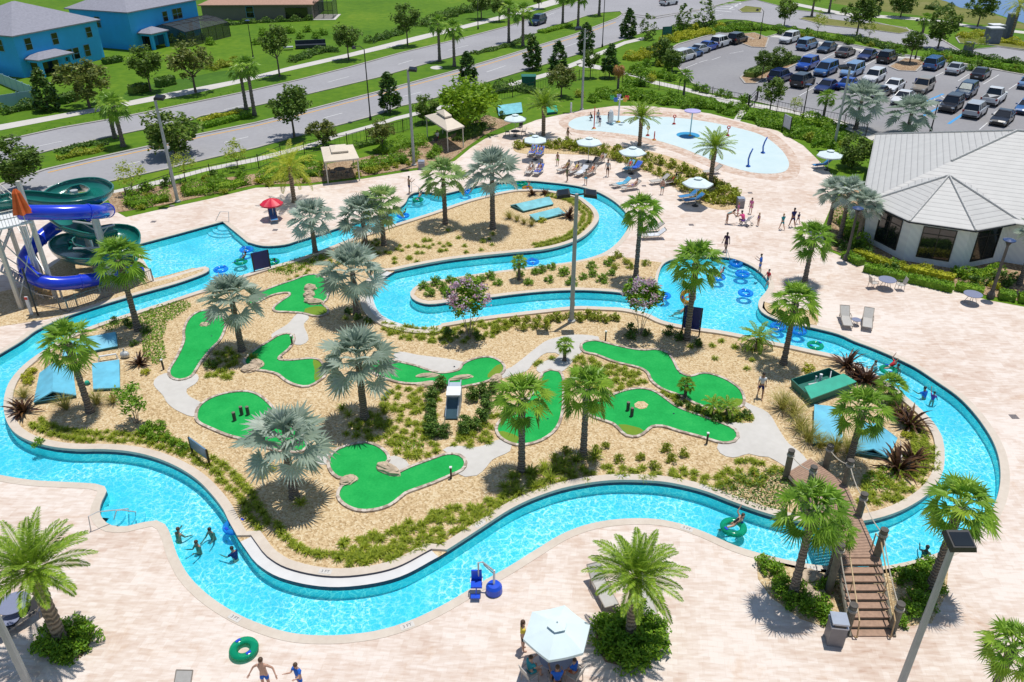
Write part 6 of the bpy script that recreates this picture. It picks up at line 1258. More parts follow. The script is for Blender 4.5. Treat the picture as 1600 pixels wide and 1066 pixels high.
T = thing('filter_pipe', 'white elbow pipe with a grey valve between the left hatches', 'pipe', G(172, 562)); MB().tube([(-.6, -.3, 0), (-.5, -.2, .35), (.4, .1, .35), (.45, .1, 0)], .06, 8).build('pipe', 'white_paint', T); MB().ball((.9, .2, .25), (.3, .22, .25)).tube([(.9, .2, .4), (.9, .2, .7)], .05).build('valve', 'galv', T)
T = thing('valve_cap', 'small green valve cap in the gravel between the left hatches', 'valve', G(137, 601)); MB().lathe([(.14, 0), (.14, .18), (.1, .25), (.01, .27)], 12).build('cap', 'pump_green', T); MB().lathe([(.18, 0), (.18, .05), (.14, .05)], 12).build('collar', 'black_metal', T)
# ---- bridge
A0, A1 = G(1328, 996), G(1397, 996); B0, B1 = G(1310.5, 871, 1.35), G(1375, 871, 1.35); C0, C1 = G(1262, 772, .95), G(1322, 757, .95); D0, D1 = G(1231, 738, .35), G(1266, 716, .35)
T = thing('footbridge', 'timber footbridge with nine steps over the lower river', 'bridge', (B0.x, B0.y, 0)); o = Vector((B0.x, B0.y, 0)); ns = 9
mb = MB()
for i in range(ns):
    t0, t1 = i / ns, (i + 1.0) / ns; z = 1.35 * (i + .6) / ns; a, b_, c, d = A0.lerp(B0, t0) - o, A1.lerp(B1, t0) - o, A1.lerp(B1, t1) - o, A0.lerp(B0, t1) - o
    mb.slab((a.x, a.y, z), (b_.x, b_.y, z), (c.x, c.y, z), (d.x, d.y, z), .05)
mb.build('treads', 'board_wood', T); mb = MB()
for i in range(ns):
    a, b_ = A0.lerp(B0, i / ns) - o, A1.lerp(B1, i / ns) - o; z = 1.35 * (i + .6) / ns; z0 = max(0, z - .15); mb.slab((a.x, a.y + .02, z0), (b_.x, b_.y + .02, z0), (b_.x, b_.y + .02, z - .05), (a.x, a.y + .02, z - .05), .04)
mb.build('risers', 'post_wood', T); mb = MB(); nb = 44
for i in range(nb):
    t0, t1 = i / nb, (i + .90) / nb
    def L_(t, s): 
        P_, Q_, R_ = ((B0, C0, D0), (B1, C1, D1))[s]; return (P_.lerp(Q_, t / .62) if t < .62 else Q_.lerp(R_, (t - .62) / .38)) - o
    a, b_, c, d = L_(t0, 0), L_(t0, 1), L_(t1, 1), L_(t1, 0); mb.slab(a, b_, c, d, .06)
mb.build('planks', 'board_wood', T); mb = MB()
for s in (0, 1):
    mb.tube([L_(t / 20, s) - Vector((0, 0, .16)) for t in range(21)], .10, 6); P_ = (A0, A1)[s] - o; q = (B0, B1)[s] - o; mb.tube([(P_.x, P_.y, .05), (q.x, q.y, q.z - .12)], .08, 6)
mb.build('beam', 'post_wood', T)
PST = [((1229, 741), 697, .3, 'mooring post at the island end of the bridge, left and farther'), ((1263, 768), 727, .8, 'mooring post on the left bridge side behind the big sabal crown'), ((1289, 733), 692, .2, 'mooring post at the island end of the bridge, right and farther'), ((1320, 757), 720, .9, 'mooring post on the right bridge side by the hatch palm'), ((1341, 807), 772, 1.0, 'mooring post on the right bridge side above the bank'), ((1370, 868), 828, 1.3, 'mooring post at the right top of the bridge steps'), ((1303, 893), 845, 1.3, 'mooring post at the left top of the bridge steps'), ((1322, 986), 938, 0, 'mooring post at the left foot of the bridge steps'), ((1394, 984), 937, 0, 'mooring post at the right foot of the bridge steps')]
TOP = []
for (bx, by), ty, z, lb in PST:
    b = G(bx, by, z); h = max(z + 1.0, min(z + 1.5, hgt(b, ty))); T = thing('mooring_post', lb, 'post', (b.x, b.y, 0), group='bridge posts'); MB().tube([(0, 0, -.1 if not (z > .95 and by < 900 and by > 850) else -.9), (0, 0, h)], [.165, .155], 12).build('post', 'post_wood', T)
    MB().tube([(0, 0, h - .04), (0, 0, h + .03)], .168, 12).build('post_cap', 'stone_dark', T); MB().torus((0, 0, h - .22), .165, .03, 16, 6).torus((0, 0, h - .29), .165, .03, 16, 6).build('rope_wrap', 'rope', T); TOP.append(Vector((b.x, b.y, h - .25)))
def rope(i, j, lb, mat='rope', r=.025, dz=0.0, sag=.18):
    a, b_ = TOP[i] + Vector((0, 0, dz)), TOP[j] + Vector((0, 0, dz)); pts = [(a.lerp(b_, t / 10) - Vector((0, 0, sag * 4 * (t / 10) * (1 - t / 10)))) - a for t in range(11)]
    tag(MB().tube(pts, r, 6).build('rope_rail', mat, loc=a), lb, 'rope', 'bridge ropes')
for i, j, lb in ((0, 1, 'rope between the two left posts at the island end of the bridge'), (2, 3, 'rope between the two right posts at the island end of the bridge'), (3, 4, 'rope along the right bridge side over the bank'), (4, 5, 'rope along the right bridge side over the water'), (5, 8, 'rope sloping down the right side of the bridge steps'), (6, 7, 'rope sloping down the left side of the bridge steps'), (1, 6, 'rope along the left bridge side behind the sabal crowns')): rope(i, j, lb)
for s, lb, i0 in ((0, 'bronze handrail on the left of the bridge steps', A0), (1, 'bronze handrail on the right of the bridge steps', A1)):
    a, q = (A0, A1)[s], (B0, B1)[s]; ins = (A1 - A0).normalized() * (.18 if s == 0 else -.18); pts = [a + ins + Vector((0, 0, .05)), a + ins * 1.2 + Vector((0, -.12, .12)), a + ins + Vector((0, 0, .95)), q + ins + Vector((0, 0, .95)), q + ins + Vector((0, .5, .9)), q + ins + Vector((0, .5, .05))]; o = pts[0].copy()
    T = thing('handrail', lb, 'handrail', o, group='bridge handrails'); MB().tube([p - o for p in pts], .03, 8).build('rail', 'brass_rail', T); m_ = a.lerp(q, .5) + ins - o; MB().tube([(m_.x, m_.y, .6), (m_.x, m_.y, 1.55)], .022, 6).build('support', 'brass_rail', T)
# ---- boards, signs
def board(bx0, by0, bx1, by1, ty, label, mat, gap=.5, name='notice_board', back='black_metal', fm='black_metal'):
    a, b_ = G(bx0, by0), G(bx1, by1); h = hgt(a, ty); T = thing(name, label, 'sign', (a.x, a.y, 0)); d = b_ - a; an = math.atan2(d.y, d.x); m_ = d / 2
    for q in (Vector(), d): MB().box((q.x, q.y, h / 2), (.09, .09, h), rz=an).build('leg', fm, T)
    MB().box((m_.x, m_.y, (h + gap) / 2), (d.length - .10, .07, h - gap), rz=an).build('panel', mat, T); return T
board(398, 427, 423, 421, 396, 'navy blue board standing at the upper left river bank', 'dark_navy', .25); board(1065, 522, 1092, 526, 478, 'navy blue board behind the sabal palm at the wide pool', 'dark_navy', .5)
board(301, 708, 328, 728, 683, 'blue grey tilted info board on the lower left bank', M('board_blue', (.12, .22, .33), .35, .15, 2), .4); board(1222, 205, 1233, 211, 178, 'pale grey notice board in the hedge by the splash pad', M('board_grey', (.42, .44, .50), .5, .1, 2), .6)
b = G(700, 655); T = thing('golf_ramp', 'narrow grey blue ramp obstacle inside the ring of boxwoods', 'ramp', b); M('ramp_blue', (.055, .12, .16), .5, .15, 2); M('ramp_light', (.36, .44, .52), .5, .1, 2)
L_ = hgt(G(706, 622), 593)
p0, p1, p2 = G(706, 657) - b, G(709, 625, .9) - b, G(712, 600, 1.1) - b
mb = MB(); ww = .34
for a, c, mt in ((p0, p1, 0), (p1, p2, 1)): mb.slab((a.x - ww, a.y, a.z + .12), (a.x + ww, a.y, a.z + .12), (c.x + ww, c.y, c.z + .12), (c.x - ww, c.y, c.z + .12), .08, mt)
mb.build('ramp_deck', ['ramp_blue', 'ramp_light'], T); mb = MB()
for s in (-1, 1): mb.slab((p0.x + s * ww, p0.y, 0), (p1.x + s * ww, p1.y, 0), (p1.x + s * ww, p1.y, p1.z + .3), (p0.x + s * ww, p0.y, .28), .05); mb.slab((p1.x + s * ww, p1.y, 0), (p2.x + s * ww, p2.y, 0), (p2.x + s * ww, p2.y, p2.z + .3), (p1.x + s * ww, p1.y, p1.z + .3), .05)
mb.build('side_wall', 'ramp_light', T); MB().box((p1.x, p1.y + .2, 1.35), (.8, .9, .08)).build('shade_roof', 'white_paint', T)
for i, (x, y, lb) in enumerate([(457, 540, 'by the bent green'), (256, 578, 'left of the long tongue-shaped green'), (705, 748, 'at the tip of the three-lobed green'), (1104, 694, 'at the tip of the broad green'), (946, 533, 'at the top of the winding green'), (572, 570, 'at the left end of the narrow green'), (580, 430 + 3, 'near the white ledge of the river bend')]):
    T = thing('hole_marker', 'dark white-capped hole marker ' + lb, 'marker post', G(x, y), group='golf hole markers'); MB().box((0, 0, .35), (.09, .09, .7)).build('post', 'black_metal', T); MB().box((0, 0, .73), (.13, .13, .06)).build('cap', 'white_paint', T)
for i, (x, y, lb) in enumerate([(367, 657, 'left stump of three on the rounded left green'), (378, 648, 'middle stump of three on the rounded left green'), (388, 648, 'right stump of three on the rounded left green'), (981, 641, 'far stump of two on the broad green'), (987, 650, 'near stump of two on the broad green'), (826, 666, 'dark stump on the tall green behind the sabal trunk')]):
    T = thing('stump_post', 'dark wooden ' + lb if not lb.startswith('dark') else lb, 'stump', G(x, y, .08), group='stump posts'); MB().tube([(0, 0, 0), (0, 0, .55)], .10, 10).build('stump', 'stone_dark', T); MB().lathe([(.10, .55), (.02, .57), (.001, .57)], 10).build('stump_top', 'post_wood', T)
p = ccw(spline([(991, 633), (997, 629), (1006, 629), (1013, 634), (1010, 639), (1000, 641), (992, 638)], step=.2)); mb = MB(); sheet(mb, p, (), .082); struct('sand_pit', mb, 'gravel')
def boulder(x, y, sx, sy, sz, label, rz=0.0, z=.02, group='tan boulders on the greens'):
    rr = random.Random(int(x * 7 + y)); n, k = 12, 7; vs = []
    for i in range(k + 1):
        for j in range(n):
            a = 2 * PI * j / n; ph = PI / 2 * i / k; q = 1 + rr.uniform(-.16, .16); vs.append((sx * math.cos(ph) ** .6 * math.cos(a) * q, sy * math.cos(ph) ** .6 * math.sin(a) * q, sz * math.sin(ph) * (1 + rr.uniform(-.1, .1))))
    mb = MB(); mb.add(vs, [(i * n + j, i * n + (j + 1) % n, (i + 1) * n + (j + 1) % n, (i + 1) * n + j) for i in range(k) for j in range(n)]); p = G(x, y)
    o = mb.build('boulder', 'boulder', loc=(p.x, p.y, z)); o.rotation_euler = (0, 0, rz); tag(o, label, 'boulder', group)
for i, (x, y, sx, sy, sz, lb, rz) in enumerate([(485, 453, .5, .4, .4, 'top boulder of the row on the green below the upper bank', 0), (483, 463, .45, .4, .4, 'second boulder from the top of the row on the green below the upper bank', 1), (484, 472, .4, .4, .35, 'third boulder from the top of the row on the green below the upper bank', 2), (493, 475, .6, .35, .35, 'lowest boulder of the row on the green below the upper bank', 0), (402, 571, .5, .35, .35, 'tan stone on the left arm of the bent green', -.4), (391, 578, .55, .4, .3, 'tan stone beside the left arm of the bent green', .2), (320, 509, .35, .25, .2, 'small pale stone in the head of the long tongue-shaped green', 0),
 (668, 589, .75, .2, .22, 'long tan log stone on the narrow green', .1), (675, 603, .9, .25, .22, 'long tan stone along the lower edge of the narrow green', .05), (720, 593, .75, .22, .25, 'tan log stone beside the ramp on the narrow green', .3), (607, 737, .75, .35, .4, 'tan boulder in the waist of the three-lobed green', -.6), (545, 753, .45, .35, .3, 'small tan boulder at the left notch of the three-lobed green', .4), (775, 594, .5, .3, .3, 'tan stone at the round head of the narrow green', .9), (1262, 908, .7, .5, .4, 'pale tan boulder in the bed left of the bridge steps', .3), (1270, 930, .6, .5, .35, 'second pale tan boulder in the bed left of the bridge steps', 1.2)]): boulder(x, y, sx, sy, sz, lb, rz)
# ---- pool lift, bins, rails, splash toys, drains
b = G(772, 924, .07); T = thing('pool_lift', 'blue pool lift with a hanging seat at the lower river edge', 'pool lift', b, sc=.86); MB().lathe([(.42, 0), (.40, .35), (.30, .5), (.01, .52)], 18).build('base', 'lift_blue', T)
MB().tube([(0, 0, .5), (.02, .1, 1.35)], .06, 8).build('mast', 'white_paint', T); MB().tube([(.02, .1, 1.3), (-.55, .25, 1.75), (-.75, .15, 1.8), (-.75, .15, .9)], .045, 8).tube([(0, .1, 1.1), (-.5, .23, 1.6)], .03, 6).build('arm', 'galv', T)
mb = MB(); mb.box((-.85, -.1, .62), (.55, .5, .10)); mb.box((-.85, .17, .95), (.52, .09, .65)); mb.box((-.9, -.5, .2), (.45, .28, .06)); mb.tube([(-.85, -.3, .6), (-.88, -.45, .22)], .03, 6); mb.build('seat', 'lift_blue', T)
mb = MB()
for s in (-1, 1): mb.tube([(-.85 + s * .29, .15, .85), (-.85 + s * .29, -.22, .85)], .025, 6)
mb.build('armrest', 'white_paint', T)
def bin_(bx, by, ty, label, w_=.62, rz=0.0):
    b = G(bx, by, .03); h = hgt(b, ty); T = thing('litter_bin', label, 'litter bin', b, rz, 'litter bins'); MB().box((0, 0, h * .40), (w_, w_, h * .8)).build('bin_body', 'bin_grey', T); mb = MB(); mb.box((0, 0, h * .84), (w_ * 1.06, w_ * 1.06, .07)); mb.box((0, .16, h * .92), (w_ * .9, w_ * .5, h * .12)); mb.box((0, 0, h), (w_ * 1.02, w_ * 1.02, .08)); mb.build('hood', 'lid_steel', T); MB().box((0, -w_ * .3, h * .92), (w_ * .7, .25, h * .10)).build('opening', 'black_metal', T)
bin_(1302, 1001, 968, 'grey litter bin with steel hood at the left foot of the bridge', rz=rad(-8)); bin_(1156, 324, 310, 'dark litter bin at the tip of the curved hedge bed'); bin_(659, 264, 252, 'dark litter bin in front of the tall pole between the cabanas')
def rail(pts, label, group='pool handrails'):
    P3 = [G(x, y, z) for x, y, z in pts]; o = P3[0].copy(); tag(MB().tube([p - o for p in P3], .025, 8).build('handrail', 'galv', loc=o), label, 'handrail', group)
rail([(142, 829, .05), (138, 807, .9), (152, 800, .95), (200, 795, .5), (201, 800, -.3)], 'steel handrail at the round entry steps, left one'); rail([(178, 812, .05), (182, 798, .9), (190, 797, .9), (212, 800, .4), (212, 806, -.3)], 'steel handrail at the round entry steps, right one')
rail([(337, 345, .05), (344, 331, .9), (357, 331, .9), (358, 352, -.2)], 'steel handrail at the slide pool corner'); rail([(643, 301, .05), (643, 285, .9), (655, 293, .6), (658, 305, -.3)], 'steel handrail at the far entry steps'); rail([(1134, 404, .05), (1136, 390, .9), (1140, 402, .4), (1141, 412, -.3)], 'steel handrail at the wide pool entry')
M('toy_red', (.62, .03, .02), .4, .1, 3); M('toy_yellow', (.72, .42, .03), .4, .1, 3); M('toy_blue', (.02, .13, .52), .35, .1, 3); M('toy_teal', (.28, .55, .60), .4, .1, 3); M('toy_violet', (.42, .38, .66), .5, .1, 3); M('toy_green', (.05, .40, .10), .4, .1, 3)
def toy(name, bx, by, ty, label, fn): b = G(bx, by, .05); T = thing(name, label, 'water toy', b, group='splash pad water toys'); fn(T, hgt(b, ty)); return T
def arcspray(T, h): MB().lathe([(.26, 0), (.2, .1), (.08, .14)], 14).build('foot', 'toy_blue', T); MB().tube([(0, 0, .1), (-.08, 0, h * .4), (.02, 0, h * .7), (.22, 0, h)], [.09, .09, .085, .07], 8).build('pipe', 'toy_blue', T, smooth=True)
def bellpost(m1, m2):
    def f(T, h): MB().lathe([(.22, 0), (.18, .12), (.07, .16)], 12).build('foot', m2, T); MB().tube([(0, 0, .1), (0, 0, h * .75)], .05, 8).build('pipe', m1, T); MB().torus((0, 0, 0), .16, .06, 14, 6, X=Matrix.Translation((0, 0, h * .88)) @ Matrix.Rotation(PI / 2, 4, 'X')).build('nozzle', m1, T)
    return f
def rocket(T, h): MB().lathe([(.22, 0), (.18, .12), (.06, .16), (.07, h * .6), (.05, h), (.001, h + .02)], 10).build('post', 'toy_red', T); MB().lathe([(.24, 0), (.24, .06), (.16, .1)], 12).build('foot', 'toy_yellow', T)
def bucket(T, h):
    MB().tube([(0, 0, 0), (0, 0, h)], .09, 10).build('pole', 'white_paint', T); MB().lathe([(.3, 0), (.26, .12), (.1, .16)], 12).build('foot', 'toy_yellow', T)
    for i, m_ in enumerate(('toy_red', 'toy_violet', 'toy_green', 'toy_blue', 'toy_yellow')):
        a = 2 * PI * i / 5 + .3; x, y = .95 * math.cos(a), .95 * math.sin(a); MB().tube([(0, 0, h - .2), (x, y, h)], .035, 6).build('arm', 'white_paint', T); MB().lathe([(.05, -.25), (.22, -.2), (.27, .2), (.20, .2)], 12, 0, (x, y, h - .02)).build('bucket', m_, T)
def mushroom(T, h): MB().tube([(0, 0, 0), (0, 0, h)], .07, 10).build('stem', 'toy_teal', T); MB().lathe([(.95, h - .06), (.95, h + .02), (.6, h + .10), (.01, h + .14)], 18).build('cap', 'toy_violet', T); MB().lathe([(.2, 0), (.16, .1), (.08, .12)], 10).build('foot', 'toy_yellow', T)
def fountain(T, h): MB().lathe([(.3, 0), (.32, h * .5), (.26, h * .85), (.1, h), (.01, h + .02)], 14).build('jet', 'white_paint', T); MB().lathe([(.42, 0), (.42, .05), (.3, .08)], 14).build('foot', 'toy_teal', T)
toy('water_arc', 1169, 260, 233, 'tall bent blue water pipe, nearer of two on the splash pad', arcspray); toy('water_arc', 1192, 239, 215, 'tall bent blue water pipe, farther of two on the splash pad', arcspray)
toy('water_bell', 1137, 212, 198, 'red ring nozzle post right of the violet mushroom', bellpost('toy_red', 'toy_red')); toy('water_bell', 1053, 194, 181, 'red ring nozzle post at the far edge of the splash pad', bellpost('toy_red', 'toy_red')); toy('water_bell', 1012, 212, 199, 'red and yellow nozzle post right of the rim feather palm', bellpost('toy_yellow', 'toy_red'))
toy('water_post', 1022, 219, 206, 'short red post with a yellow foot on the splash pad', rocket); toy('water_post', 928, 201, 168, 'tall red post with a yellow foot at the left end of the splash pad', rocket); toy('bucket_tree', 966, 191, 154, 'white pole with a crown of coloured tipping buckets', bucket); toy('water_mushroom', 1078, 212, 174, 'violet water mushroom on a blue ring', mushroom); toy('water_jet', 954, 193, 172, 'rounded white water jet on the splash pad', fountain)
for x, y in ((955, 290), (1172, 302), (1006, 291), (269, 322), (240, 347), (1584, 652), (430, 360), (1080, 352)): tag(MB().box((0, 0, .035), (.42, .42, .012)).build('deck_drain', 'drain', loc=G(x, y)), 'small dark square drain cover set flush in the pale deck paving', 'drain', 'deck drains')
T = thing('utility_cabinet', 'dark green utility cabinet on the verge behind the hedge', 'cabinet', G(826, 137)); MB().box((0, 0, .8), (2.0, 1.6, 1.6)).build('cabinet', 'pump_dark', T); MB().box((0, 0, 1.65), (2.1, 1.7, .1)).build('cabinet_lid', 'pump_dark', T)
board(1034, 66, 1048, 65, 42, 'dark green street sign board at the car park corner', 'pump_dark', 1.2)
T = thing('gate_house', 'grey stone pillar pair at the entrance near the pond', 'gatehouse', G(1548, 68)); M('gate_stone', (.16, .18, .24), .8, .15, 2)
for x, y, z, w_ in ((0, 0, 2.6, 2.2), (1.6, 2.6, 2.7, 2.0)): MB().box((x, y, z / 2), (w_, 1.8, z)).build('pillar', 'gate_stone', T); MB().box((x, y, z + .08), (w_ + .3, 2.1, .16)).build('cap', 'white_paint', T)
T = thing('gate_pillar', 'tall slim grey entrance pillar with a white cap', 'pillar', G(1573, 60)); MB().box((0, 0, 2.1), (1.3, 1.3, 4.2)).build('shaft', 'gate_stone', T); MB().box((0, 0, 4.27), (1.6, 1.6, .14)).build('cap', 'white_paint', T)
T = thing('monument', 'short grey pillar below the yellow hedge at the cross street', 'pillar', G(1511, 84)); MB().box((0, 0, .9), (1.4, .9, 1.8), tp=.9).build('shaft', 'gate_stone', T); MB().box((0, 0, 1.84), (1.4, 1, .08)).build('cap', 'gate_stone', T)
b = G(1428, 142); T = thing('parking_sign', 'blue disabled bay sign on a thin post in front of the tan car', 'sign', b); h = hgt(b, 122); MB().tube([(0, 0, 0), (0, 0, h)], .035, 6).build('post', 'galv', T); MB().box((0, -.03, h - .35), (.45, .03, .7)).build('plate', 'toy_blue', T)
b = G(475, 76); T = thing('garden_sofa', 'long dark garden sofa on the lawn behind a dark hedge', 'sofa', b, .25); M('sofa_dark', (.02, .03, .045), .6, .2, 2); MB().box((1.2, 0, .4), (5.2, 1.2, .5)).build('seat', 'sofa_dark', T); MB().box((1.2, .65, .8), (5.2, .3, 1.0)).build('backrest', 'sofa_dark', T); MB().box((-2.6, -.6, .45), (1.6, 1.0, .2)).build('side_table', 'galv', T)
b = G(884, 180); tag(MB().tube([(0, 0, 0), (0, 0, 1.2)], .12, 10).lathe([(.12, 1.2), (.13, 1.26), (.01, 1.28)], 10).build('bollard', 'white_paint', loc=G(892, 176)), 'white bollard on the deck edge behind the splash pad', 'bollard')
b = G(50, 492); T = thing('height_sign', 'white slide rule post with a red top by the tower foot', 'sign', b); MB().box((0, 0, .7), (.22, .1, 1.4)).build('post', 'white_paint', T); MB().box((0, -.06, 1.3), (.2, .03, .2)).build('plate', 'toy_red', T)
b = G(60, 494); tag(MB().tube([(0, 0, 0), (0, 0, 3.6)], .06, 8).lathe([(.06, 3.6), (.08, 3.65), (.01, 3.68)], 8).build('thin_pole', 'black_metal', loc=b), 'thin dark pole rising in front of the slide tower', 'pole')

# ---- depth markers on the coping
M('marker_tile', (.60, .565, .52), .4, .04, 3); M('marker_ink', (.10, .10, .12), .5, .1, 3)
fc_ = bpy.data.curves.new('lettering', 'FONT'); fc_.body = '3 FT'; fc_.size = .21; fc_.align_x = 'CENTER'; fc_.align_y = 'CENTER'; fo = bpy.data.objects.new('lettering', fc_); COL.objects.link(fo)
bpy.context.evaluated_depsgraph_get().update(); tm = bpy.data.meshes.new_from_object(fo.evaluated_get(bpy.context.evaluated_depsgraph_get())); tm.materials.clear(); tm.materials.append(MT['marker_ink']); bpy.data.objects.remove(fo)
for x, y, isl, lb in ((511, 897, 1, 'on the rim behind the long white ledge'), (643, 975, 0, 'on the lower deck rim left of the pool lift'), (1078, 829, 0, 'on the deck rim right of the middle feather palm'), (1267, 886, 0, 'beside the big sabal palm at the bridge'), (369, 966, 0, 'on the deck rim above the big green ring'), (1101, 771, 1, 'on the island rim left of the bridge'), (974, 749, 1, 'at the crest of the island rim'), (752, 822, 1, 'on the island rim right of the long ledge')):
    C_ = ISLEC if isl else POOLC; p = G(x, y, .1).to_2d(); i = min(range(len(C_)), key=lambda k: (C_[k] - p).length); t_ = (C_[(i + 1) % len(C_)] - C_[i - 1]).normalized(); an = math.atan2(t_.y, t_.x)
    if abs(an) > PI / 2: an += PI
    nr = Vector((t_.y, -t_.x)) * (-.745 if isl and REC[i] else -.225 if isl else .21); q = C_[i] + nr
    T = thing('depth_marker', 'white depth tile reading 3 FT ' + lb, 'depth marker', (q.x, q.y, .145 if isl else .053), an, 'pool depth markers'); MB().box((0, 0, 0), (.58, .27, .012)).build('tile', 'marker_tile', T)
    o = bpy.data.objects.new('lettering', tm); COL.objects.link(o); o.parent = T; o.location = (0, 0, .0085)
# ================================================================== CARS
def carpaint(name, c, metal=.0, rough=.28): return M(name, c, rough, .02, 1, metal=metal, coat=.6)
for nm, c in dict(white=(.66, .67, .68), silver=(.40, .43, .47), lightblue=(.16, .29, .50), black=(.008, .009, .014), navy=(.006, .02, .11), blue=(.010, .07, .38), steel=(.03, .12, .32), darkteal=(.006, .035, .085), brown=(.10, .085, .075), tan=(.30, .26, .21)).items(): carpaint('paint_' + nm, c)
M('tyre', (.014, .014, .015), .8, .2, 5); M('rim', (.38, .39, .41), .3, .1, 5, metal=.7); M('car_glass', (.006, .010, .016), .05, .1, 1, spec=.8); M('headlight', (.62, .64, .66), .1, .05, 4); M('taillight', (.30, .01, .008), .2, .1, 4); M('plastic', (.02, .02, .022), .6, .1, 4); M('sunshade', (.55, .57, .50), .3, .2, 6, metal=.4)
def carproto(kind):
    L, W, bh, rh, st, gh = dict(
        saloon=(4.75, 1.83, .93, 1.44, [(2.37, .78, .30, .58), (2.15, .86, .22, .72), (1.4, .90, .20, .86), (.85, .91, .20, .93), (0, .915, .20, .94), (-1.2, .915, .20, .96), (-1.75, .90, .22, .97), (-2.25, .84, .26, .92), (-2.37, .78, .34, .75)], [1.0, .25, -.85, -1.75]),
        estate=(4.75, 1.92, 1.05, 1.74, [(2.37, .80, .36, .72), (2.18, .88, .26, .90), (1.4, .94, .24, 1.0), (.9, .95, .24, 1.06), (0, .955, .24, 1.07), (-1.5, .955, .24, 1.08), (-2.1, .93, .26, 1.07), (-2.37, .86, .40, 1.0)], [1.05, .42, -1.95, -2.27]),
        van=(5.1, 1.98, 1.02, 1.76, [(2.55, .80, .32, .68), (2.35, .90, .24, .86), (1.75, .97, .22, 1.0), (1.3, .98, .22, 1.05), (0, .985, .22, 1.06), (-1.7, .985, .22, 1.07), (-2.35, .96, .25, 1.06), (-2.55, .90, .38, 1.0)], [1.75, .75, -2.25, -2.46]),
        pickup=(5.75, 2.0, 1.08, 1.88, [(2.87, .86, .42, .86), (2.68, .94, .32, 1.02), (1.8, .98, .30, 1.10), (1.2, .99, .30, 1.12), (0, .99, .30, 1.12), (-.75, .99, .30, 1.12), (-2.6, .98, .32, 1.10), (-2.87, .95, .44, 1.08)], [1.15, .5, -.55, -.80]))[kind]
    T = thing('car', 'car', 'car'); mb = MB(); k = len(st); vs = []
    for x, w_, zl, zh in st:
        half = [(w_ * .86, zl), (w_, zl + .14), (w_ * 1.005, zl + (zh - zl) * .55), (w_ * .97, zh - .05), (w_ * .86, zh)]
        vs += [(x, y, z) for y, z in half] + [(x, 0, zh + .025)] + [(x, -y, z) for y, z in half[::-1]]
    n = 11; fs = [(i * n + j, i * n + j + 1, (i + 1) * n + j + 1, (i + 1) * n + j) for i in range(k - 1) for j in range(n - 1)] + [tuple(range(n)), tuple((k - 1) * n + j for j in range(n - 1, -1, -1))] + [(i * n + 10, i * n, (i + 1) * n, (i + 1) * n + 10) for i in range(k - 1)]
    mb.add(vs, fs)
    if kind == 'pickup':
        mb.box((-1.85, 0, 1.115), (1.8, 1.62, .02), 1)
    mb.build('body', ['paint_white', 'plastic'], T, smooth=False)
    a, b_, c, d = gh; wb, wr = W / 2 * .885, W / 2 * .70; zb = bh + .005
    V = [(a, wb, zb), (b_, wr, rh), (c, wr, rh), (d, wb * (.98 if kind != 'saloon' else .93), zb + .03)]
    V = V + [(x, -y, z) for x, y, z in V]
    MB().add(V, [(0, 1, 5, 4), (0, 3, 2, 1), (4, 5, 6, 7), (2, 3, 7, 6)]).build('window', 'car_glass', T)
    mb = MB(); mb.add([(b_ + .10, wr * .98, rh - .03), (b_ - .12, wr * .98, rh + .045), (c + .1, wr * .98, rh + .04), (c - .06, wr * .98, rh - .01), (b_ + .10, -wr * .98, rh - .03), (b_ - .12, -wr * .98, rh + .045), (c + .1, -wr * .98, rh + .04), (c - .06, -wr * .98, rh - .01)], [(0, 4, 5, 1), (1, 5, 6, 2), (2, 6, 7, 3), (0, 1, 2, 3), (7, 6, 5, 4)])
    for s in (1, -1):
        P = [Vector((x, s * abs(y), z)) for x, y, z in V[:4]]; m0, m1 = P[0].lerp(P[3], .52), P[1].lerp(P[2], .5)
        for p, q in ((P[0], P[1]), (P[1], P[2]), (P[2], P[3]), (m0, m1)): mb.tube([p, q], .042, 5)
        if kind in ('estate', 'van'): mb.tube([P[0].lerp(P[3], .80), P[1].lerp(P[2], .82)], .06, 5)
    mb.build('roof', 'paint_white', T)
    wr_ = .34 if kind in ('saloon',) else .37; xf, xr = (L * .305, -L * .285)
    for x in (xf, xr):
        for s in (1, -1):
            X = Matrix.Translation((x, s * (W / 2 - .10), wr_)) @ Matrix.Rotation(-s * PI / 2, 4, 'X')
            w_ = MB().lathe([(wr_ * .6, -.1), (wr_ * .97, -.1), (wr_, -.05), (wr_, .06), (wr_ * .96, .10), (wr_ * .66, .105)], 18, 0, X=X).build('wheel', 'tyre', T)
            MB().lathe([(wr_ * .67, .075), (wr_ * .55, .085), (wr_ * .2, .10), (.01, .10)], 10, 0, X=X).build('rim', 'rim', w_)
    mb = MB()
    for x in (xf, xr):
        for s in (1, -1): mb.lathe([(wr_ * 1.17, .0), (.01, .0)], 20, 0, X=Matrix.Translation((x, s * (W / 2 + .004 if kind != 'saloon' else W / 2 + .009), wr_ + .02)) @ Matrix.Rotation(-s * PI / 2, 4, 'X'))
    mb.build('wheel_arch', 'plastic', T)
    zf, zr_ = st[1][3] - .10, st[-2][3] - .14
    for s in (1, -1):
        MB().box((st[0][0] - .10, s * W * .36, zf - .06), (.26, .34, .12), rz=-s * .35).build('headlight', 'headlight', T)
        MB().box((st[-1][0] + .05, s * W * .42, zr_), (.14, .22, .24 if kind != 'saloon' else .14), rz=s * .2).build('taillight', 'taillight', T)
        MB().box((a - .12, s * (W / 2 + .08), bh + .06), (.12, .2, .13)).build('mirror', 'paint_white', T)
    MB().box((st[0][0] - .01, 0, st[0][2] + .10), (.07, W * .6, .16)).build('grille', 'plastic', T); MB().box((st[-1][0] - .005, 0, .55 if kind != 'pickup' else .8), (.03, .46, .13)).build('number_plate', 'lane_white', T)
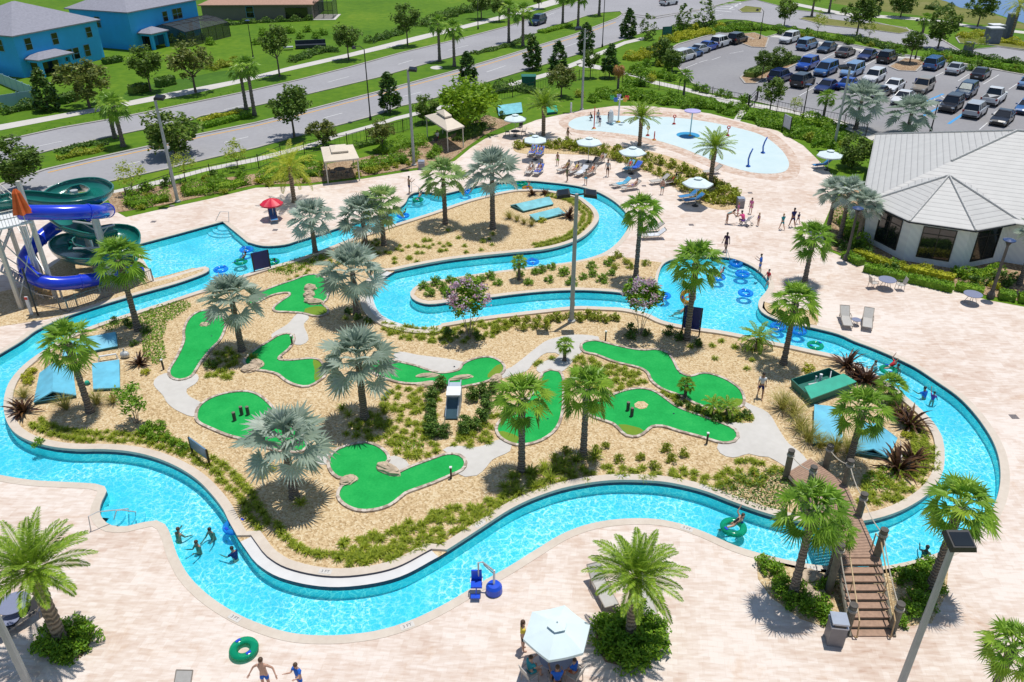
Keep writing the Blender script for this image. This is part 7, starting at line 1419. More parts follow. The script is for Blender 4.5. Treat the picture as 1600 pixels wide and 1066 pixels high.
    MB().box((st[-1][0] + .03, 0, st[-1][2] + .05), (.12, W * .82, .16)).build('bumper', 'plastic', T)
    return T
PROTO = {k_: carproto(k_) for k_ in ('saloon', 'estate', 'van', 'pickup')}; USED = set()
AX = math.atan2(125.625 - 121.285, 69.06 - 65.40)
def car(kind, px, py, paint, label, away=True, ang=None, group='parked cars'):
    p = G(px, py, .4 if ang is None else .3); an = (AX if away else AX + PI) if ang is None else ang; loc = (p.x, p.y, .016)
    if kind in USED: t = dup(PROTO[kind], loc, an, 'x', sc=1.07)
    else: t = PROTO[kind]; USED.add(kind); KIDS(t); [KIDS(c) for c in t.children]; t.location = loc; t.rotation_euler = (0, 0, an); t.scale = (1.07,) * 3
    tag(t, label, 'car', group)
    for c in t.children:
        if c.name.split('.')[0] in ('body', 'roof', 'mirror'): setmat(c, 'paint_' + paint)
    return t
CARS = [('estate', 1233, 63, 'white', 'white off-roader at the left end of the upper row', 0), ('van', 1261, 73, 'lightblue', 'blue grey minivan second in the upper row', 1), ('saloon', 1292, 77, 'darkteal', 'dark teal hatchback third in the upper row', 0), ('saloon', 1321, 84, 'brown', 'grey brown hatchback fourth in the upper row', 1), ('saloon', 1355, 89, 'navy', 'dark navy saloon fifth in the upper row', 0), ('estate', 1386, 93, 'black', 'black crossover just left of the small planted island', 1),
 ('van', 1459, 103, 'steel', 'dark blue minivan just right of the small planted island', 1), ('saloon', 1493, 110, 'silver', 'silver saloon right of the dark blue minivan', 1), ('saloon', 1532, 118, 'black', 'black saloon with red tail lights at the right of the upper row', 1), ('saloon', 1606, 132, 'lightblue', 'pale blue car cut by the right picture edge', 1),
 ('estate', 1261, 104, 'blue', 'blue crossover with its back facing the planted island', 0), ('van', 1290, 112, 'steel', 'steel blue minivan in the middle row', 0), ('van', 1331, 114, 'lightblue', 'pale blue minivan in front of the tall pole', 0), ('estate', 1365, 124, 'white', 'white off-roader in the middle row', 0), ('saloon', 1396, 137, 'white', 'white saloon between the off-roader and the tan car', 0), ('estate', 1441, 139, 'tan', 'tan crossover beside the blue bay sign', 0),
 ('estate', 1219, 123, 'navy', 'dark navy car half hidden behind the car park oak', 1), ('estate', 1254, 130, 'black', 'black crossover in the lower middle row by the fence', 1), ('saloon', 1291, 138, 'navy', 'dark navy saloon in the lower middle row', 0), ('saloon', 1326, 134, 'blue', 'blue car hidden behind the silver fan palm', 1), ('saloon', 1374, 147, 'black', 'black car between the two silver fan palms', 1), ('saloon', 1411, 156, 'white', 'white saloon with a sunroof beside the right silver fan palm', 0),
 ('estate', 1509, 146, 'darkteal', 'dark crossover with a bright windscreen shade', 0), ('pickup', 1552, 156, 'white', 'white pickup truck with an open grey bed', 1), ('estate', 1486, 167, 'black', 'long black off-roader next to the blue striped bay', 0), ('estate', 1523, 176, 'silver', 'silver crossover between the black off-roader and black saloon', 1), ('saloon', 1566, 187, 'black', 'black saloon nearest the clubhouse roof', 0), ('saloon', 1603, 170, 'steel', 'dark blue car at the right edge behind the black saloon', 0),
 ('van', 1068, 91, 'white', 'white van at the near end of the left row', 1), ('saloon', 1081, 86, 'steel', 'dark blue car beside the white van', 1), ('saloon', 1093, 80, 'silver', 'silver white car third in the left row', 1), ('saloon', 1106, 75, 'blue', 'bright blue saloon fourth in the left row', 1), ('estate', 1126, 69, 'white', 'white crossover fifth in the left row', 1), ('estate', 1152, 64, 'black', 'black off-roader at the far end of the left row', 1)]
for a in CARS:
    t = car(a[0], a[1], a[2], a[3], a[4], bool(a[5]))
    if 'windscreen shade' in a[4]:
        MB().slab((1.09, -.7, 1.11), (1.09, .7, 1.11), (.52, .58, 1.70), (.52, -.58, 1.70), .02).build('windscreen_shade', 'sunshade', t)
g0, g1 = G(880, 24), G(820, 44); car('estate', 840, 36, 'darkteal', 'dark off-roader driving on the far carriageway', ang=math.atan2(g1.y - g0.y, g1.x - g0.x), group='cars on the road')
g0, g1 = G(1000, 14), G(1090, 0); car('estate', 1045, 6, 'white', 'white off-roader driving at the top of the junction', ang=math.atan2(g1.y - g0.y, g1.x - g0.x), group='cars on the road')

# ================================================================== DECK FURNITURE
M('sling', (.44, .42, .39), .7, .06, 6); M('sling_blue', (.03, .20, .45), .7, .1, 4); M('table_top', (.20, .22, .32), .5, .12, 30); M('frame_tan', (.34, .29, .24), .4, .1, 3, metal=.3); M('towel_white', (.64, .66, .70), .9, .1, 4); M('towel_blue', (.03, .12, .58), .9, .15, 4); M('towel_cyan', (.10, .42, .62), .9, .1, 4); M('chair_dark', (.05, .05, .055), .6, .1, 3)
def mk_lounger():
    T = thing('lounger', 'x', 'lounger', group='loungers on the deck'); up = .68; ba = (-.35, .36); be = (-.98, .86)
    mb = MB()
    for s in (-1, 1): mb.tube([(1.0, s * .31, .34), (ba[0], s * .31, .36)], .026, 6).tube([(ba[0], s * .31, .36), (be[0], s * .31, be[1])], .026, 6)
    for x, z in ((1.0, .34), (be[0], be[1])): mb.tube([(x, -.31, z), (x, .31, z)], .026, 6)
    mb.build('frame', 'frame_tan', T)
    for s in (-1, 1):
        for x in (.75, -.5): MB().tube([(x - .05, s * .31, .35), (x + .02, s * .33, 0)], .024, 6).build('leg', 'frame_tan', T)
        MB().tube([(.1, s * .33, .36), (.06, s * .34, .56), (-.45, s * .34, .56), (-.5, s * .33, .42)], .02, 6).build('armrest', 'frame_tan', T)
    MB().slab((1.0, -.29, .355), (1.0, .29, .355), (ba[0], .29, .375), (ba[0], -.29, .375), .02).build('seat', 'sling', T)
    MB().slab((ba[0], -.29, .375), (ba[0], .29, .375), (be[0], .29, be[1] + .015), (be[0], -.29, be[1] + .015), .02).build('backrest', 'sling', T); return T
LNG = mk_lounger(); firstl = [True]
def face(px, py, qx, qy): a, b_ = G(px, py), G(qx, qy); return math.atan2(b_.y - a.y, b_.x - a.x)
def lounger(px, py, an, label, cloth=None, towel=None):
    p = G(px, py, .03); loc = (p.x, p.y, .03)
    if firstl[0]: t = LNG; KIDS(t); t.location = loc; t.rotation_euler = (0, 0, an); firstl[0] = False; t['label'] = label
    else: t = dup(LNG, loc, an, label)
    if cloth:
        for c in t.children:
            if c.name.split('.')[0] in ('seat', 'backrest'): setmat(c, cloth)
    if towel:
        mb = MB(); mb.slab((.5, -.31, .385), (.5, .31, .385), (-.36, .31, .40), (-.36, -.31, .40), .02); mb.slab((-.36, -.31, .40), (-.36, .31, .40), (-.9, .31, .83), (-.9, -.31, .83), .02); o = mb.build('towel', towel); o.location = loc; o.rotation_euler = (0, 0, an); tag(o, 'towel spread over the ' + label, 'towel', 'towels')
    return t
LS = [(1320, 505, -1.75, 'left grey lounger of the pair on the open right deck', None, None), (1354, 508, -1.95, 'right grey lounger of the pair on the open right deck', None, None), (828, 271, -1.9, 'lounger at the far river edge, left of two', None, None), (841, 272, -1.95, 'lounger at the far river edge with a blue towel', None, 'towel_blue'), (882, 268, -2.3, 'lounger at the left of the crowded row', None, None), (897, 271, -2.25, 'second lounger of the crowded row', None, None), (908, 274, -2.2, 'lounger of the crowded row with a white towel', None, 'towel_white'), (922, 274, -2.2, 'lounger at the right of the crowded row', None, None),
 (936, 256, -2.25, 'lounger with a reclining bather in front of the hedge bed', None, None), (926, 262, -2.2, 'shaded lounger under the middle white parasol', 'chair_dark', None), (982, 266, -2.1, 'teal lounger under the right hedge parasol', 'towel_cyan', None), (992, 267, -2.3, 'lounger with a blue towel under the right hedge parasol', None, 'towel_blue'), (971, 292, 3.6, 'lounger with a pale blue towel near the far bend', None, 'towel_cyan'), (985, 297, 3.55, 'lounger with a bather in purple near the far bend', None, None), (1030, 287, 3.5, 'left pale lounger by the hedge bed', None, None), (1046, 289, 3.6, 'right pale lounger by the hedge bed', None, None),
 (1075, 311, 3.5, 'dark blue lounger in parasol shade, farther one', 'sling_blue', None), (1083, 317, 3.45, 'dark blue lounger in parasol shade, nearer one', 'sling_blue', None), (1018, 363, 3.3, 'lounger beside the deck sabal palm, farther one', None, None), (1021, 373, 3.25, 'lounger beside the deck sabal palm with a white towel', None, 'towel_white'), (940, 928, -1.25, 'big grey lounger half hidden by the middle feather palm, left one', None, None), (1005, 940, -1.45, 'grey lounger behind the middle feather palm, right one', None, None), (38, 973, -2.2, 'dark lounger in the bottom left corner beside the palm', 'chair_dark', None), (832, 242, -1.9, 'blue draped lounger under the left hedge parasol', None, 'towel_blue'), (843, 244, -1.9, 'second blue draped lounger under the left hedge parasol', None, 'towel_blue'), (1112, 272, 3.5, 'lounger behind the right feather palm', None, None), (1283, 262, 3.4, 'blue lounger at the far right edge of the deck', 'sling_blue', None), (428, 344, -1.2, 'dark lifeguard lounger under the red parasol', 'sling_blue', None), (280, 1107, -1.6, 'lounger cut by the bottom edge', None, None)]
for a in LS: lounger(*a)
def table(px, py, r, label, mat='table_top', h=.74, group='round deck tables'):
    p = G(px, py, .03); T = thing('round_table', label, 'table', p, group=group); MB().lathe([(.01, h - .02), (r, h - .02), (r, h + .015), (.01, h + .02)], 26).build('tabletop', mat, T)
    for i in range(4): a = PI / 4 + PI / 2 * i; MB().tube([(r * .25 * math.cos(a), r * .25 * math.sin(a), h - .03), (r * .7 * math.cos(a), r * .7 * math.sin(a), 0)], .02, 6).build('leg', 'frame_tan', T)
table(1383, 451, .62, 'round blue grey table between two mesh chairs', h=.74); table(1516, 474, .62, 'round blue grey table standing alone by the hedge'); table(1336, 508, .30, 'tiny round side table between the two grey loungers', h=.42, group='side tables'); table(30, 962, .62, 'round blue table at the bottom left behind the feather palm'); table(22, 980, .32, 'small round side table by the dark lounger', h=.45, group='side tables'); table(868, 1046, .65, 'round table in the shade of the large white parasol'); table(805, 215, .55, 'round table under the far left parasol', 'chair_dark'); table(532, 275, .6, 'dark round table inside the flat cabana', 'chair_dark')
def mk_chair():
    T = thing('chair', 'x', 'chair', group='deck chairs')
    for x, y in ((-.24, -.24), (.24, -.24), (.24, .24), (-.24, .24)): MB().tube([(x, y, 0), (x * .9, y * .9, .45)], .018, 6).build('leg', 'frame_tan', T)
    MB().slab((-.25, -.25, .46), (.25, -.25, .46), (.25, .25, .46), (-.25, .25, .46), .025).build('seat', 'sling', T); MB().slab((-.25, -.25, .48), (.25, -.25, .48), (.24, -.38, .98), (-.24, -.38, .98), .025).build('backrest', 'sling', T)
    for s in (-1, 1): MB().tube([(s * .27, .2, .45), (s * .27, .2, .66), (s * .27, -.28, .66)], .018, 6).build('armrest', 'frame_tan', T)
    return T
CHR = mk_chair(); firstc = [True]
def chair(px, py, an, label, cloth=None):
    p = G(px, py, .03); loc = (p.x, p.y, .03)
    if firstc[0]: t = CHR; KIDS(t); t.location = loc; t.rotation_euler = (0, 0, an); firstc[0] = False; t['label'] = label
    else: t = dup(CHR, loc, an, label)
    if cloth:
        for c in t.children:
            if c.name.split('.')[0] in ('seat', 'backrest'): setmat(c, cloth)
for a in [(1363, 450, -1.45, 'left mesh chair at the table by the long hedge'), (1405, 453, 1.55, 'right mesh chair at the table by the long hedge'), (828, 1064, -.9, 'tan chair under the woman in teal at the large parasol'), (870, 1082, .1, 'tan chair under the man in blue at the large parasol'), (897, 1064, .9, 'tan chair under the child in blue at the large parasol'), (793, 212, -1.5, 'dark chair left of the far left parasol table', 'chair_dark'), (818, 212, 1.5, 'dark chair right of the far left parasol table', 'chair_dark'), (812, 205, 2.6, 'dark chair behind the far left parasol table', 'chair_dark'), (521, 276, -1.4, 'dark chair left in the flat cabana', 'chair_dark'), (544, 276, 1.4, 'dark chair right in the flat cabana', 'chair_dark'), (680, 226, .5, 'dark chair inside the pointed cabana', 'chair_dark')]: chair(*a)
T = thing('pushchair', 'grey pushchair beside the pink clothed family', 'pushchair', G(1166, 352, .03), .6)
for x, y in ((-.3, .35), (.3, .35), (-.3, -.35), (.3, -.35)): MB().torus((0, 0, 0), .12, .025, 14, 6, X=Matrix.Translation((x, y, .14)) @ Matrix.Rotation(PI / 2, 4, 'Y')).build('wheel', 'tyre', T)
MB().tube([(-.3, .35, .14), (-.25, -.3, .7), (-.25, -.5, 1.0), (.25, -.5, 1.0), (.25, -.3, .7), (.3, .35, .14)], .02, 6).tube([(-.3, -.35, .14), (-.25, .1, .55)], .02, 6).tube([(.3, -.35, .14), (.25, .1, .55)], .02, 6).build('frame', 'galv', T)
MB().slab((-.24, -.1, .42), (.24, -.1, .42), (.24, .3, .46), (-.24, .3, .46), .04).slab((-.24, -.1, .42), (.24, -.1, .42), (.24, -.32, .9), (-.24, -.32, .9), .04).build('seat', 'towel_white', T)
# ---- inflatable rings
def vinyl(name, c):
    m, n, l, b = newmat(name); b.inputs['Base Color'].default_value = (*c, 1); b.inputs['Roughness'].default_value = .12; t = n.new('ShaderNodeBsdfTransparent'); t.inputs[0].default_value = (*[min(1, q * 1.2 + .15) for q in c], 1); mx = n.new('ShaderNodeMixShader'); mx.inputs[0].default_value = .55; l.new(b.outputs[0], mx.inputs[1]); l.new(t.outputs[0], mx.inputs[2]); l.new(mx.outputs[0], n['Material Output'].inputs[0])
vinyl('ring_blue_vinyl', (.03, .36, .86)); vinyl('ring_green_vinyl', (.01, .42, .24)); vinyl('ring_orange_vinyl', (.70, .30, .03)); M('handle_blue', (.01, .06, .55), .4, .05, 3)
def ring(px, py, mat, label, R_=.43, r=.17, water=True, tilt=(0, 0), z=None):
    zz = (WZ + .06) if water else .03 + r; p = G(px, py, zz if z is None else z); T = thing('swim_ring', label, 'swim ring', p, R.uniform(0, 6), 'inflatable swim rings'); T.rotation_euler = (tilt[0], tilt[1], R.uniform(0, 6) if tilt == (0, 0) else 0)
    MB().torus((0, 0, 0), R_, r, 32, 12, sq=.8).build('tube', mat, T, smooth=True)
    for a in (0, PI): MB().box((R_ * math.cos(a), R_ * math.sin(a), r * .8), (.10, .20, .05), rz=a).build('handle', 'handle_blue', T)
    return T
B_, G_ = 'ring_blue_vinyl', 'ring_green_vinyl'
for a in [(367, 822, B_, 'blue swim ring floating at the tip of the long white ledge', .42, .15), (345, 421, B_, 'blue swim ring drifting off the wall end at the slide pool', .42, .15), (385, 390, B_, 'blue swim ring at the slide pool corner', .42, .15), (376, 409, G_, 'green swim ring in front of the navy board', .40, .14), (653, 312, G_, 'green swim ring with a swimmer at the far entry steps', .40, .14), (728, 299, B_, 'blue swim ring with a bather in red behind the far palms', .42, .15), (630, 337, B_, 'blue swim ring with a child in yellow on the far channel', .42, .15), (814, 287, G_, 'large green swim ring at the far bend', .5, .16), (824, 294, 'ring_orange_vinyl', 'orange swim ring at the far bend', .40, .14), (832, 409, B_, 'blue swim ring in the middle channel', .40, .14), (1122, 433, B_, 'blue swim ring with a swimmer in the wide pool', .42, .15), (1037, 462, B_, 'blue swim ring at the mouth of the wide pool', .40, .14),
 (1150, 411, B_, 'blue swim ring on the entry steps of the wide pool', .4, .16), (1160, 428, B_, 'blue swim ring in the upper part of the wide pool', .42, .15), (1165, 458, B_, 'blue swim ring alone in the lower part of the wide pool', .42, .15), (1248, 517, B_, 'blue swim ring behind the upper bank sabal, right one', .40, .14), (1216, 510, B_, 'blue swim ring behind the upper bank sabal, left one', .40, .14), (1274, 540, G_, 'green swim ring at the top of the right channel', .40, .14), (1388, 578, G_, 'green swim ring carrying a bather in red in the right channel', .40, .14), (1146, 824, G_, 'green swim ring carrying a lounging woman in the lower river', .46, .17), (426, 409, G_, 'green swim ring right of the navy board', .4, .15)]: ring(*a)
ring(381, 1014, G_, 'large green swim ring lying on the bottom deck', .40, .17, False)
ring(1075, 464, 'ring_orange_vinyl', 'orange swim ring tilted upright in the wide pool', .42, .16, True, (rad(70), 0), .35)
# ================================================================== PEOPLE
M('skin_fair', (.52, .30, .21), .55, .06, 6); M('skin_tan', (.36, .19, .12), .55, .06, 6); M('skin_dark', (.10, .05, .03), .55, .06, 6)
M('hair_dark', (.018, .012, .009), .6, .2, 20); M('hair_brown', (.07, .035, .016), .6, .2, 20); M('hair_fair', (.33, .20, .09), .6, .2, 20); M('face_dark', (.02, .012, .012), .5, .1, 5)
for nm, c in dict(white=(.66, .66, .66), grey=(.38, .40, .40), navy=(.012, .018, .12), blue=(.015, .13, .56), teal=(.02, .28, .33), pink=(.66, .06, .22), hotpink=(.62, .16, .36), red=(.55, .02, .03), orange=(.62, .17, .06), green=(.16, .50, .03), yellow=(.62, .50, .05), black=(.012, .012, .016), purple=(.14, .06, .36), plum=(.06, .02, .05), olive=(.20, .17, .03), aqua=(.05, .42, .58)).items(): M('cloth_' + nm, c, .85, .10, 5)
def skin(verts, edges, radii, root, name, sub=1):
    me = bpy.data.meshes.new(name); me.from_pydata(verts, edges, []); o = bpy.data.objects.new(name, me); COL.objects.link(o)
    md = o.modifiers.new('skin', 'SKIN'); md.use_smooth_shade = True
    for i, sv in enumerate(me.skin_vertices[0].data): sv.radius = (radii[i], radii[i]); sv.use_root = (i == root)
    if sub: s = o.modifiers.new('sub', 'SUBSURF'); s.levels = sub; s.render_levels = sub
    dg = bpy.context.evaluated_depsgraph_get(); dg.update(); out = bpy.data.meshes.new_from_object(o.evaluated_get(dg)); out.name = name
    bpy.data.objects.remove(o); bpy.data.meshes.remove(me); return out
POSE = {}
def pose(name, lean=0, hp=None, hip=(0, 0), knee=(0, 0), splay=(.06, .06), sh=(0, 0), ab=(.14, .14), el=(.2, .2), head=0.0, female=False):
    """joint angles (left, right) -> body, shirt, shorts and hair meshes; faces +y, feet at z=0 unless hp is given"""
    V = []; E = []; Rr = []
    def add(p, r, par=None): V.append(Vector(p)); Rr.append(r); (E.append((par, len(V) - 1)) if par is not None else None); return len(V) - 1
    d = Vector((0, math.sin(lean), math.cos(lean))); z = hp if hp is not None else .93; P = Vector((0, 0, z))
    w_ = .92 if female else 1.0
    pel = add(P, .125); sp = add(P + d * .20, .105 * w_, pel); ch = add(P + d * .42, .125 * w_, sp); nk = add(P + d * .545, .052, ch); dh = Vector((0, math.sin(lean * .5 + head), math.cos(lean * .5 + head))); fw = Vector((0, dh.z, -dh.y))
    hb = add(P + d * .545 + dh * .085 + fw * .015, .070, nk); ht_ = add(P + d * .545 + dh * .19 + fw * .01, .078, hb); add(P + d * .545 + dh * .265, .045, ht_); add(V[hb] + fw * .085 + dh * .045, .013, ht_)
    for s in (-1, 1): add(V[ht_] - dh * .03 + Vector((s * .082, 0, 0)), .014, ht_)
    sleeve = []; J = {}
    for i, s in ((0, -1), (1, 1)):
        a = add(V[ch] + d * .05 + Vector((s * .17 * w_, 0, 0)), .056 * w_, ch); ud = Vector((s * math.sin(ab[i]), math.sin(sh[i]) * math.cos(ab[i]), -math.cos(sh[i]) * math.cos(ab[i]))); e = add(V[a] + ud * .28, .040, a); f2 = sh[i] + el[i]; fd = Vector((s * math.sin(ab[i] * .6), math.sin(f2) * math.cos(ab[i] * .6), -math.cos(f2) * math.cos(ab[i] * .6)))
        wr = add(V[e] + fd * .25, .026, e); pm = add(V[wr] + fd * .07, .030, wr); sd = fd.cross(Vector((0, 1, 0.3))).normalized(); J['w%d' % i] = V[pm].copy()
        for k_, (off, ln) in enumerate(((-.028, .075), (-.010, .088), (.010, .084), (.028, .066))):
            k1 = add(V[pm] + fd * .035 + sd * off, .0095, pm); k2 = add(V[k1] + fd * ln * .55 + Vector((0, .008, 0)), .0085, k1); add(V[k2] + (fd + Vector((0, .35, 0))).normalized() * ln * .45, .007, k2)
        th = add(V[wr] + fd * .045 - sd * .04, .010, pm); add(V[th] + (fd - sd * .4).normalized() * .045, .008, th)
        sleeve.append((V[a].copy(), V[a] + ud * .17))
    legs = []
    for i, s in ((0, -1), (1, 1)):
        h = add(P + Vector((s * .085, 0, -.04)), .088, pel); td = Vector((s * math.sin(splay[i]), math.sin(hip[i]), -math.cos(hip[i]))).normalized(); kn = add(V[h] + td * .42, .056, h); a2 = hip[i] - knee[i]; sd = Vector((0, math.sin(a2), -math.cos(a2))); an = add(V[kn] + sd * .40, .036, kn)
        cf = add(V[kn] + sd * .12 - Vector((0, .012, 0)), .055, kn); E.remove((kn, an)); E.append((cf, an)); td2 = Vector((0, math.cos(a2 * .7), math.sin(a2 * .7))); add(V[an] + td2 * .15 + sd * .035, .028, an); legs.append((V[h].copy(), V[kn].copy()))
    if hp is None:
        mz = min(v.z - r for v, r in zip(V, Rr)); 
        for v in V: v.z -= mz
        sleeve = [(a - Vector((0, 0, mz)), b_ - Vector((0, 0, mz))) for a, b_ in sleeve]; legs = [(a - Vector((0, 0, mz)), b_ - Vector((0, 0, mz))) for a, b_ in legs]
    body = skin(V, E, Rr, 0, 'body')
    # clothing: its own thin shell over trunk and limbs
    sv = [V[pel].lerp(V[sp], .3), V[sp], V[ch], V[ch].lerp(V[nk], .55)]; sr = [.148 * w_, .126 * w_, .145 * w_, .075]; se = [(0, 1), (1, 2), (2, 3)]
    for a, b_ in sleeve: se += [(2, len(sv)), (len(sv), len(sv) + 1)]; sv += [a, b_]; sr += [.074 * w_, .064]
    shirt = skin(sv, se, sr, 0, 'shirt')
    pv = [V[pel] + d * .06, V[pel] - d * .03]; pr = [.138, .14]; pe = [(0, 1)]
    for a, b_ in legs: pe += [(1, len(pv)), (len(pv), len(pv) + 1)]; pv += [a, a.lerp(b_, .62)]; pr += [.104, .082]
    shorts = skin(pv, pe, pr, 0, 'shorts')
    suit = skin([V[pel] - d * .04, V[sp], V[ch] + d * .03], [(0, 1), (1, 2)], [.146, .116 * w_, .132 * w_], 0, 'swimsuit')
    trunks = skin(pv[:2] + [pv[2], pv[2].lerp(pv[3], .35), pv[4], pv[4].lerp(pv[5], .35)], [(0, 1), (1, 2), (2, 3), (1, 4), (4, 5)], [.136, .14, .104, .095, .104, .095], 0, 'briefs')
    hc = V[ht_] - fw * .018 + dh * .02; q = dh.to_track_quat('Z', 'Y').to_matrix().to_4x4()
    hair = keep(MB().ball((0, 0, 0), (.093, .098, .092), 12, 8, X=Matrix.Translation(hc) @ q), 'hair', 'hair_dark', True); m2 = MB().ball((0, 0, 0), (.095, .1, .094), 12, 8, X=Matrix.Translation(hc) @ q); m2.ball((0, 0, 0), (.075, .05, .17), 10, 7, X=Matrix.Translation(hc - dh * .13 - fw * .055) @ q); longhair = keep(m2, 'long_hair', 'hair_dark', True)
    mb = MB(); ec = V[hb] + dh * .075 + fw * .068
    for s in (-1, 1): mb.ball(ec + Vector((s * .03, 0, 0)), .011, 6, 4)
    mb.tube([V[hb] + fw * .072 + dh * .005 + Vector((-.022, 0, 0)), V[hb] + fw * .076 + dh * .004, V[hb] + fw * .072 + dh * .005 + Vector((.022, 0, 0))], .006, 5); fc = keep(mb, 'face', 'face_dark')
    for m_, k_ in ((body, 'skin_fair'), (shirt, 'cloth_white'), (shorts, 'cloth_navy'), (suit, 'cloth_navy'), (trunks, 'cloth_navy')): m_.materials.clear(); m_.materials.append(MT[k_])
    POSE[name] = dict(body=body, shirt=shirt, shorts=shorts, swimsuit=suit, briefs=trunks, hair=hair, long_hair=longhair, face=fc)
pose('stand'); pose('walk', hip=(.38, -.30), knee=(.15, .35), sh=(-.35, .4), el=(.3, .5)); pose('hips', sh=(-.25, -.25), ab=(.75, .75), el=(.9, .9)); pose('bend', lean=1.15, hip=(0, .1), knee=(.1, .15), sh=(1.0, .8), el=(.2, .3)); pose('sit', lean=.05, hp=.56, hip=(1.5, 1.42), knee=(1.4, 1.4), splay=(.15, .15), sh=(.6, .5), el=(1.0, .9)); pose('crouch', lean=.5, hip=(1.7, 1.5), knee=(2.2, 2.1), sh=(1.0, 1.1), el=(.3, .4)); pose('recline', lean=-.85, hp=.50, hip=(1.58, 1.62), knee=(.12, .4), splay=(.1, .12), sh=(.5, .7), el=(.6, .9), head=.35)
pose('swim', lean=.18, hip=(.3, -.1), knee=(.3, .4), sh=(.8, .45), ab=(.35, .3), el=(.9, .7), head=.1); pose('float', lean=-.75, hp=.20, hip=(1.5, 1.3), knee=(.5, .9), splay=(.2, .2), sh=(2.5, 2.6), ab=(.5, .5), el=(1.0, 1.1), head=.3); pose('armup', lean=.05, sh=(2.4, .3), ab=(.3, .4), el=(.5, .4)); pose('lift', hip=(.1, -.1), knee=(0, .1), sh=(.7, .6), ab=(.2, .2), el=(1.5, 1.6), head=.2)
GP = 'people around the pool'
def person(px, py, ps, an, h, label, skin_='fair', hair='dark', top=None, bottom=None, long=False, z=None, suit=None, briefs=False):
    zz = .03 if z is None else z; p = G(px, py, max(zz, -.15) if z is not None and ps in ('swim', 'stand', 'armup') and z < 0 else zz); s = h / 1.75; T = thing('person', label, 'person', (p.x, p.y, zz), an, GP, s); m = POSE[ps]
    def part(nm, me, mat): o = bpy.data.objects.new(nm, me); COL.objects.link(o); o.parent = T; setmat(o, mat); return o
    part('body', m['body'], 'skin_' + skin_); part('face', m['face'], 'face_dark'); part('hair', m['long_hair' if long else 'hair'], 'hair_' + hair)
    if top: part('shirt', m['shirt'], 'cloth_' + top)
    if suit: part('swimsuit', m['swimsuit'], 'cloth_' + suit)
    if bottom: part('briefs' if briefs else 'shorts', m['briefs' if briefs else 'shorts'], 'cloth_' + bottom)
    return T
A_ = rad
